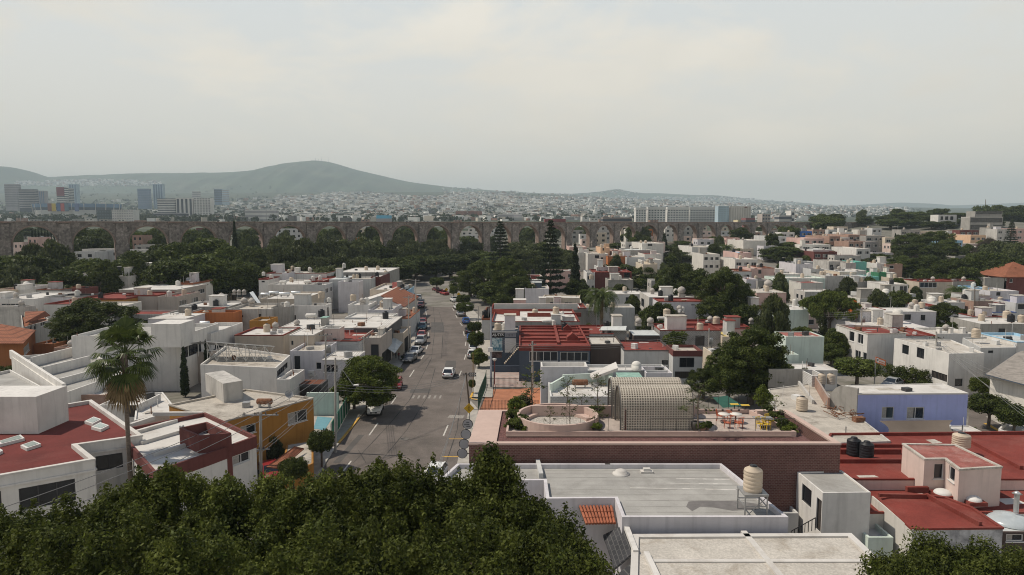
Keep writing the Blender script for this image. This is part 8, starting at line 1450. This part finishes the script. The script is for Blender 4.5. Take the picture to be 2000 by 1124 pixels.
# ---------------------------------------------------------------- beyond the aqueduct
from mathutils.bvhtree import BVHTree
_v, _f = [], []
for o in COL.objects:
 if o.name.split('.')[0] in ('ground', 'mountain', 'hill_ridge'):
  k = len(_v); _v += [tuple(v.co) for v in o.data.vertices]; _f += [tuple(i+k for i in p.vertices) for p in o.data.polygons]
BV = BVHTree.FromPolygons(_v, _f)
def hit(px, py):
 d = Vector(ray(px, py)).normalized(); r = BV.ray_cast(Vector((0, 0, CAMZ)), d); return r[0]
dm = lambda k, c: mat('town_'+k, c, .9, .25, .02)
TM = [dm('white', (.78, .76, .72)), dm('cream', (.52, .47, .40)), dm('grey', (.36, .35, .34)), dm('clay', (.34, .20, .15)), dm('dark', (.12, .115, .11))]
rs = np.random.RandomState(11); town = MB(); tre = []
cells = [MB(m) for m in TM]
for x0, x1, y0, y1, n, pt in [(540, 1010, 377, 400, 2100, 0), (520, 1060, 398, 431, 1700, .1), (980, 1560, 386, 409, 2200, .05), (1000, 1580, 405, 432, 900, .2), (1540, 1780, 403, 425, 800, .2), (400, 560, 388, 430, 420, .35), (30, 315, 349, 364, 800, .05), (0, 420, 392, 432, 420, .6), (560, 1000, 420, 433, 500, .5), (0, 500, 425, 434, 260, .7), (860, 1250, 368, 386, 300, .1)]:
 for _ in range(n):
  px, py = rs.uniform(x0, x1), rs.uniform(y0, y1)
  if (x0 == 30 and py < 351+abs(px-180)*.03) or (x0 == 540 and py < 377+5*np.sin(px/40.)+3): continue
  h = hit(px, py)
  if h is None or h.y < 620 or h.y > 9000: continue
  if rs.rand() < pt: tre.append((h.x, h.y, h.z, rs.uniform(3, 7))); continue
  sc = 1+h.y/9000; w, d, hh = rs.uniform(7, 16)*sc, rs.uniform(6, 12), rs.choice([3.5, 6, 6, 7, 9])*sc*.9; k = rs.choice(5, p=[.46, .22, .18, .08, .06])
  cells[k].box((h.x, h.y, h.z-3), (w, d, hh+3), rs.uniform(-.6, .6))
for c in cells:
 k = len(town.v); town.use(c.mats[0]); town.idx(c.v, c.f)
o = town.build('distant_town'); o['kind'] = 'stuff'
for x0, x1, y0, y1, n in [(0, 420, 405, 434, 700), (420, 1000, 408, 434, 520), (1000, 1560, 410, 433, 380), (1560, 1800, 410, 428, 200), (100, 560, 366, 395, 160), (430, 1500, 385, 410, 260)]:
 for _ in range(n):
  h = hit(rs.uniform(x0, x1), rs.uniform(y0, y1))
  if h and 560 < h.y < 7000: tre.append((h.x, h.y, h.z, rs.uniform(3, 7.5)))
DT = leafmat('distant_leaf', (.025, .035, .016), (.06, .075, .03)); ho = empty('tmp'); cl = [(x, y, z+r*.7, r, r, r*.8) for x, y, z, r in tre]
o = leaves('distant_trees', cl, len(cl)*16, 3.4, 5, [DT], ho, asp=1.2, core=.1); o.parent = None; o['kind'] = 'stuff'; bpy.data.objects.remove(ho)
# houses and trees just beyond the aqueduct, each its own object
LB = ['small pale house in the packed town just beyond the aqueduct', 'small clay or brick coloured house just beyond the aqueduct', 'small grey house in the packed town just beyond the aqueduct']; n = 0; pr = random.Random(9)
for px, py, Y, w, wl, rf in [(1178, 442, 430, 30, 'white', 'white'), (1172, 455, 410, 26, 'cream', 'white'), (1231, 448, 430, 16, 'white', 'white'), (1225, 443, 470, 24, 'cream', 'terracotta'), (1266, 448, 440, 22, 'orange', 'cream'), (1258, 452, 430, 14, 'cream', 'white'), (1272, 462, 420, 20, 'rose', 'white'), (1310, 447, 480, 22, 'offwhite', 'white'), (1344, 443, 490, 30, 'concrete', 'cream'), (1338, 462, 430, 24, 'rose', 'white'), (1372, 443, 540, 18, 'beige', 'white'), (1380, 452, 500, 22, 'rose', 'cream'), (1378, 464, 470, 22, 'brick', 'cream'), (1412, 444, 560, 18, 'beige', 'white'), (1418, 452, 520, 20, 'greywhite', 'white'), (1408, 462, 490, 18, 'white', 'white'), (1420, 470, 470, 16, 'brick', 'concrete'), (1448, 444, 580, 16, 'brick', 'terracotta'), (1452, 454, 540, 20, 'offwhite', 'white'), (1445, 463, 520, 18, 'pink', 'cream'), (1484, 446, 600, 18, 'beige', 'cream'), (1488, 455, 560, 16, 'white', 'white'), (1478, 464, 530, 14, 'brick', 'concrete'), (1511, 447, 620, 14, 'brick', 'terracotta'), (1540, 448, 650, 14, 'orange', 'terracotta'), (1512, 458, 580, 14, 'taupe', 'concrete'),
 (1143, 458, 430, 20, 'white', 'white'), (1128, 450, 470, 24, 'concrete', 'white'), (1145, 468, 405, 18, 'rose', 'cream'), (925, 446, 520, 22, 'white', 'white'), (912, 452, 480, 22, 'offwhite', 'cream'), (925, 458, 450, 30, 'white', 'white'), (962, 448, 520, 24, 'greywhite', 'white'), (970, 458, 470, 22, 'white', 'terracotta'), (1040, 456, 470, 20, 'rose', 'white'), (890, 470, 410, 24, 'white', 'white'), (560, 447, 430, 56, 'greywhite', 'concrete'), (720, 447, 470, 40, 'cream', 'white'), (665, 471, 350, 24, 'white', 'white'), (690, 465, 380, 14, 'orange', 'terracotta'), (183, 487, 290, 46, 'white', 'white'), (215, 489, 290, 40, 'greywhite', 'white'), (165, 492, 280, 40, 'greywhite', 'cream'), (280, 479, 305, 34, 'concrete', 'metal'), (262, 488, 295, 30, 'offwhite', 'white'), (268, 460, 330, 20, 'brick', 'terracotta'), (35, 474, 300, 18, 'rose', 'terracotta'), (63, 464, 290, 18, 'pink', 'skyblue'), (396, 446, 520, 26, 'maroon', 'red'), (490, 461, 400, 22, 'pink', 'white')]:
 x = PY(px, py, Y); gz = g(x[0], Y); h = max(2.8, x[2]-gz); ww = w*Y/F; q4 = [(x[0]-ww/2, Y), (x[0]+ww/2, Y), (x[0]+ww/2, Y+9), (x[0]-ww/2, Y+9)]; nw = max(2, int(ww/3)); k = 1 if wl in ('brick', 'orange', 'maroon') else (2 if wl in ('concrete', 'taupe') else 0)
 house(LB[k], q4, gz, h, wl, rf, clutter=1, group='houses just beyond the aqueduct', wins=[(0, 'u', (i+.3)/nw, (i+.7)/nw, h-2.3-3*s, h-1-3*s, 'f') for i in range(nw) for s in range(max(1, int(h/3.2)))])
for _ in range(46):
 px, py = pr.choice([(pr.uniform(1100, 1560), pr.uniform(426, 436)), (pr.uniform(600, 1100), pr.uniform(428, 436)), (pr.uniform(0, 600), pr.uniform(428, 436))]); Y = pr.uniform(620, 1000); x = PY(px, py, Y); gz = g(x[0], Y); h = pr.uniform(4, 8); q4 = [(x[0]-6, Y), (x[0]+6, Y), (x[0]+6, Y+8), (x[0]-6, Y+8)]; wl = pr.choice(['white', 'white', 'offwhite', 'rose', 'brick', 'concrete']); k = 1 if wl == 'brick' else (2 if wl == 'concrete' else 0)
 house(LB[k], q4, gz, h, wl, pr.choice(['white', 'terracotta', 'cream']), clutter=0, group='houses just beyond the aqueduct', wins=[(0, 'u', .2, .4, h-2.2, h-1, 'f'), (0, 'u', .6, .8, h-2.2, h-1, 'f')])
for i in range(90):
 px = pr.uniform(-40, 900) if i < 70 else pr.uniform(1100, 1560); Y = pr.uniform(380, 640); top = pr.uniform(438, 455); T(pr.choice(['round0', 'round2', 'loose0']), px, top, pr.uniform(26, 50), Y, label=LA, group=GA)
# towers and long blocks on the plain
def tower(label, x0, x1, yt, yb, Y, c1, c2, style, nb, name='tower_block', cat='tower', dep=16, roofc=None):
 A, B = PY(x0, yt, Y), PY(x1, yt, Y); zb = PY(x0, yb, Y)[2]-14; zt = A[2]; o = root(name, (A[0], Y, zb), label, cat); m1 = dm('t_%.2f_%.2f_%.2f' % c1, c1); m2 = dm('t_%.2f_%.2f_%.2f' % c2, c2); b = MB(m1); b.prism([(A[0], Y), (B[0], Y), (B[0], Y+dep), (A[0], Y+dep)], zb, zt); b.build('wall', o); b = MB(m2); W_ = B[0]-A[0]; e = .25
 if style == 'h':
  for i in range(nb): z0 = zt-(i+.78)*(zt-zb-10)/nb; b.box(((A[0]+B[0])/2, Y+dep/2, z0), (W_+2*e, dep+2*e, (zt-zb-10)/nb*.5))
 elif style == 'v':
  for i in range(nb): b.box((A[0]+(i+.5)*W_/nb, Y-e/2, zb), (W_/nb*.5, e, zt-zb-2))
 elif style == 'w':
  nx, nz = nb
  for i in range(nx):
   for j in range(nz): b.box((A[0]+(i+.5)*W_/nx, Y-e/2, zt-(j+.75)*(zt-zb-12)/nz), (W_/nx*.55, e, (zt-zb-12)/nz*.45))
 b.build('window_bands', o)
 if roofc: b = MB(dm('r_%.2f%.2f%.2f' % roofc, roofc)); b.prism([(A[0]-.5, Y-.5), (B[0]+.5, Y-.5), (B[0]+.5, Y+dep), (A[0]-.5, Y+dep)], zt, zt+(zt-zb)*.1); b.build('roof', o)
 return o
WHT, GRY, DGL, BGL, LGL = (.62, .60, .57), (.36, .34, .35), (.07, .075, .09), (.16, .22, .32), (.40, .50, .56)
for a in [('grey lilac tower cut by the left picture edge', 8, 32, 360, 402, 1900, GRY, (.24, .23, .25), 'h', 10), ('dark slab tower with pale floor lines at the far left', 36, 66, 370, 404, 1800, DGL, GRY, 'h', 11), ('narrow grey tower right of the dark slab', 72, 86, 373, 400, 2000, GRY, BGL, 'v', 4), ('striped white tower beside the maroon panel tower', 126, 137, 368, 400, 2000, WHT, DGL, 'h', 11), ('pale blue glass tower behind the maroon panel tower', 134, 149, 360, 400, 2300, LGL, BGL, 'v', 3), ('square blue-grey tower on the left plain', 268, 290, 369, 400, 2300, BGL, (.22, .27, .36), 'h', 10), ('slender pale glass tower right of the square blue one', 298, 317, 360, 400, 2350, LGL, BGL, 'v', 4), ('small pale tower with stepped top behind the apartment blocks', 375, 388, 374, 392, 2600, WHT, GRY, 'h', 5), ('dark blue half of a twin tower on the plain', 418, 432, 370, 394, 2700, BGL, DGL, 'h', 7), ('light half of a twin tower on the plain', 433, 444, 371, 394, 2700, LGL, GRY, 'h', 7),
 ('apartment block with strong white floor bands', 307, 341, 388, 418, 1450, DGL, WHT, 'h', 10), ('white and dark striped apartment block in the middle of three', 343, 376, 387, 420, 1450, WHT, DGL, 'v', 4), ('white apartment block with vertical window columns', 378, 411, 387, 420, 1450, WHT, DGL, 'w', (6, 11)), ('white hotel with rows of small windows on the left plain', 218, 260, 410, 432, 1000, WHT, GRY, 'w', (9, 5)), ('dark glass box left of the white hotel', 188, 218, 411, 432, 1020, (.10, .12, .13), (.16, .19, .20), 'w', (6, 4)), ('long low commercial block below the apartment blocks', 300, 360, 416, 426, 1250, GRY, DGL, 'h', 2), ('pale stepped warehouse left of centre', 478, 538, 410, 430, 1200, WHT, GRY, 'h', 3), ('left half of the brick factory pair near the centre', 890, 911, 413, 428, 1350, (.24, .13, .10), (.20, .11, .09), 'v', 3), ('right half of the brick factory pair near the centre', 913, 941, 413, 428, 1350, (.25, .13, .105), (.20, .11, .09), 'v', 4), ('white low hall right of the brick factory', 972, 1020, 418, 428, 1200, WHT, GRY, 'h', 2), ('low brown block above the aqueduct right of centre', 1178, 1234, 425, 436, 700, (.27, .22, .19), DGL, 'h', 2), ('grey cube house block above the aqueduct on the right', 1489, 1505, 418, 434, 800, (.40, .35, .32), DGL, 'w', (3, 3)), ('yellowish low building above the aqueduct on the right', 1441, 1462, 430, 436, 800, (.6, .52, .32), GRY, 'h', 1), ('white church tower above the aqueduct end', 1545, 1553, 412, 432, 900, WHT, DGL, 'w', (1, 2)), ('low grey hall beside the white church tower', 1522, 1546, 421, 434, 900, (.42, .40, .38), DGL, 'h', 2), ('red walled low hall above the aqueduct in the centre', 1064, 1105, 428, 436, 700, (.22, .06, .06), (.16, .05, .05), 'v', 5), ('maroon low house above the aqueduct right of the hotel', 1457, 1475, 426, 435, 780, (.2, .08, .08), DGL, 'h', 1), ('pale long roof hall over the aqueduct left of centre', 535, 586, 432, 438, 640, (.5, .46, .4), GRY, 'h', 1)]: tower(*a)
tower('block with bright blue upper storey above the aqueduct', 735, 760, 421, 436, 760, (.16, .44, .62), GRY, 'h', 1)
o = tower('tower with a big blank maroon panel at the far left', 110, 126, 366, 400, 1950, WHT, DGL, 'h', 9); A, B = PY(110, 366, 1949), PY(126, 383, 1949); b = MB(dm('maroon', (.20, .03, .045))); b.box(((A[0]+B[0])/2, 1948.5, B[2]), (B[0]-A[0], 1.2, A[2]-B[2])); b.build('panel', o)
for i, (x0, x1, yt, l) in enumerate([(1242, 1262, 410, 'first pale apartment wing at the left of the long complex'), (1266, 1300, 409, 'second apartment wing with dark bays of the long complex'), (1304, 1346, 409, 'third apartment wing with dark bays of the long complex'), (1348, 1402, 409, 'right apartment wing with rows of dark windows')]): tower(l, x0, x1, yt, 434, 1000+10*i, WHT, DGL, 'w', (int((x1-x0)/5), 6), 'apartment_block', 'apartment block', 14, WHT)
tower('glass stair end of the pale hotel block', 1403, 1424, 403, 434, 980, LGL, (.3, .38, .42), 'w', (4, 8), 'hotel_block', 'hotel'); o = tower('pale ribbed hotel block with small dark sign on top', 1425, 1467, 403, 434, 982, (.56, .52, .47), (.44, .40, .36), 'v', 9, 'hotel_block', 'hotel'); A = PY(1457, 405, 981); b = MB(dm('sign', (.14, .03, .03))); b.box((A[0], 981, A[2]-.8), (4, .3, 1.2)); b.build('sign', o)
st = root('stadium', PY(150, 412, 1500), 'long low stadium with blue upper rim and coloured banners on the left plain', 'stadium'); A = PY(152, 414, 1560); cx, cyy, zb = A[0], 1560, A[2]-16; b = MB(dm('stw', (.55, .54, .52))); b2 = MB(dm('stb', (.16, .25, .38))); b3 = MB(dm('std', (.10, .12, .15))); n = 48; rx_, ry_ = 93, 60
for i in range(n):
 t0, t1 = 2*math.pi*i/n, 2*math.pi*(i+1)/n; E_ = lambda t, k, z: (cx+rx_*k*math.cos(t), cyy+ry_*k*math.sin(t), z)
 for bb, k0, z0, k1, z1 in ((b, .94, zb, .97, zb+19), (b3, .97, zb+19, 1.0, zb+25), (b2, 1.0, zb+25, 1.02, zb+33), (b2, 1.02, zb+33, .75, zb+31)): bb.face(E_(t0, k0, z0), E_(t1, k0, z0), E_(t1, k1, z1), E_(t0, k1, z1))
 if i % 2 == 0: b.bar(E_(t0, .99, zb), E_(t0, 1.03, zb+33), 1.2)
b.build('stand_wall', st); b2.build('roof_rim', st); b3.build('concourse', st)
for x, c in [(97, (.2, .08, .06)), (105, (.5, .36, .05)), (115, (.05, .10, .22)), (122, (.40, .07, .06)), (130, (.10, .16, .2)), (150, (.12, .16, .3))]: p = PY(x, 405, 1492); b = MB(dm('ban_%.2f%.2f' % c[:2], c)); b.box((p[0], p[1], p[2]-9), (8.5, 1, 17)); b.build('banner', st)
for i, (x, h) in enumerate([(616, 8), (622, 6), (628, 9), (641, 10)]): A, B = PY(x, 317, 7550), PY(x, 317-h, 7550); o = root('antenna_mast', A, 'thin antenna mast on the mountain top', 'mast', 'masts on the mountain top'); b = MB(M['metal_grey']); b.tube([(A[0], A[1], A[2]-15), B], [2.2, 1.0], 5); b.build('mast', o)
for x, yt, Y in [(616, 412, 1100), (550, 414, 900), (40, 420, 900), (520, 410, 1000), (1600, 402, 900), (1925, 390, 620)]: A, B = PY(x, 440, Y), PY(x, yt, Y); o = root('light_mast', A, 'thin tall mast standing on the plain beyond the aqueduct', 'mast', 'masts on the plain'); b = MB(M['metal_grey']); b.tube([A, B], [.5, .3], 6); b.build('mast', o)
# small tanks and rooms on the middle-distance roofs
TREEF = []; pr = random.Random(21); TN = {'b': 'small beige water tank on a middle-distance roof', 'k': 'small black water tank on a middle-distance roof', 's': 'small round cement tank on a middle-distance roof', 'w': 'small white water tank on a middle-distance roof'}
for l, (ro, poly, z0, zt, zr) in list(HOUSES.items()):
 if len(poly) != 4 or not (110 < poly[0][1] < 420) or l in LB or 'block w' in l: continue
 for _ in range(pr.choice([0, 1, 1, 2])):
  a, c, d = poly[0], poly[1], poly[3]; u, v = pr.uniform(.15, .85), pr.uniform(.25, .85); x, y = a[0]+(c[0]-a[0])*u+(d[0]-a[0])*v, a[1]+(c[1]-a[1])*u+(d[1]-a[1])*v; k = pr.choice('bbbksw'); s = F/y; o, p, r, h = tank(1000+F*x/y, 500, zr, 1.15*s, k, TN[k], 1.45*s, Y=y, group='small tanks on the middle-distance roofs')
  for ob in [o]+list(o.children): pass
  o.location = (x, y, zr)
 if pr.random() < .26 and 'oom' not in l:
  u = pr.uniform(.2, .7); a, c, d = poly[0], poly[1], poly[3]; x, y = a[0]+(c[0]-a[0])*u+(d[0]-a[0])*.5, a[1]+(c[1]-a[1])*u+(d[1]-a[1])*.5; b = MB(wk(pr.choice(['white', 'offwhite', 'greywhite', 'lilac', 'concrete']))); w = min(pr.uniform(1.6, 4), abs(c[0]-a[0])*.4); h = pr.uniform(1.5, 2.8); b.box((x, y, zr-.02), (w, 2.2, h)); b.use(rk(pr.choice(['white', 'concrete', 'red', 'cream']))); b.box((x, y, zr+h-.02), (w+.3, 2.5, .12)); b.build('roof_room', ro)
for _ in range(3000):
 Y = pr.uniform(105, 360); X = pr.uniform(.08, .74)*Y; r = pr.uniform(1.6, 3.6)
 if (X+171)*-.561+(Y-230)*.828 > -10 or len(TREEF) >= 85: continue
 if any(abs(X-(p[0][0]+p[2][0])/2) < abs(p[2][0]-p[0][0])/2+r*.55 and abs(Y-(p[0][1]+p[2][1])/2) < abs(p[2][1]-p[0][1])/2+r*.55 for _, p, *_r in HOUSES.values()): continue
 if any((X-a)**2+(Y-b_)**2 < (r+q_)**2*.6 for a, b_, q_ in TREEF): continue
 TREEF.append((X, Y, r)); hh = r*pr.uniform(2.0, 3.0); zt = g(X, Y)+hh; c = empty('t'); bpy.data.objects.remove(c); px = 1000+F*X/(Y*cp-(zt-CAMZ)*sp); py = 562-F*((zt-CAMZ)*cp+Y*sp)/(Y*cp-(zt-CAMZ)*sp)
 T(pr.choice(['round0', 'round1', 'round2', 'round0', 'loose1']), px, py, 2*r*F/Y, Y, label=RT, group=GR)
# low houses wedged between the others
occ = [(p[0][0]*.5+p[2][0]*.5, p[0][1]*.5+p[2][1]*.5, .5*math.hypot(p[2][0]-p[0][0], p[2][1]-p[0][1])) for _, p, *_r in HOUSES.values()]+[(o.location.x, o.location.y, 2.5) for o in COL.objects if o.get('category') == 'tree' and 90 < o.location.y < 420]
LF = ['low flat roofed house wedged between others on the right', 'low flat roofed house wedged between others on the left']; n = 0
for _ in range(5000):
 if n >= 62: break
 Y = pr.uniform(125, 350); q = pr.uniform(-.70, .72); X = q*Y
 if Y > 215 and X < -30: continue
 if -.20 < q < .02 and Y < 300: continue
 if Y > 330 - .0 and (X+171)*-.561+(Y-230)*.828 > -8: continue
 if (X+171)*-.561+(Y-230)*.828 > -14: continue
 w, d, h = pr.uniform(6, 11), pr.uniform(6, 9), pr.choice([3.2, 3.6, 5.6, 6.2]); R0 = .5*math.hypot(w, d)
 if any((X-a)**2+(Y+d/2-b_)**2 < (R0+.55*r)**2 for a, b_, r in occ): continue
 n += 1; occ.append((X, Y+d/2, R0)); t = pr.uniform(-.15, .15); q4 = [(X+(i*math.cos(t)-j*math.sin(t)), Y+(i*math.sin(t)+j*math.cos(t))) for i, j in ((-w/2, 0), (w/2, 0), (w/2, d), (-w/2, d))]; e = 3 if X > 0 else 1
 house(LF[0 if X > 0 else 1], q4, g(X, Y), h, pr.choice(['white', 'offwhite', 'greywhite', 'concrete', 'rose', 'cream', 'dirty', 'brick', 'lilac', 'pink']), pr.choice(['white', 'cream', 'concrete', 'grey', 'red']), group='low houses wedged between others', par=.3, clutter=2, wins=[(k, 'u', a, a+.2, h-2.3-s*2.9, h-1.1-s*2.9, 'w') for k in (0, e) for a in (.2, .6) for s in range(1 if h < 5 else 2)])
HAZE = 1.3e-4
# ---------------------------------------------------------------- haze
b = MB(); m = bpy.data.materials.new('haze_air'); m.use_nodes = True; t = m.node_tree; t.nodes.remove(t.nodes['Principled BSDF'])
pv = t.nodes.new('ShaderNodeVolumePrincipled'); pv.inputs['Density'].default_value = HAZE; pv.inputs['Color'].default_value = (.73, .89, .98, 1); pv.inputs['Anisotropy'].default_value = .0
t.links.new(pv.outputs[0], t.nodes['Material Output'].inputs['Volume']); b.use(m)
b.box((0, 6700, -8), (19600, 13800, 760)); o = b.build('haze'); o['kind'] = 'stuff'
for ob in list(bpy.data.objects):
 if '_w' in ob: del ob['_w']
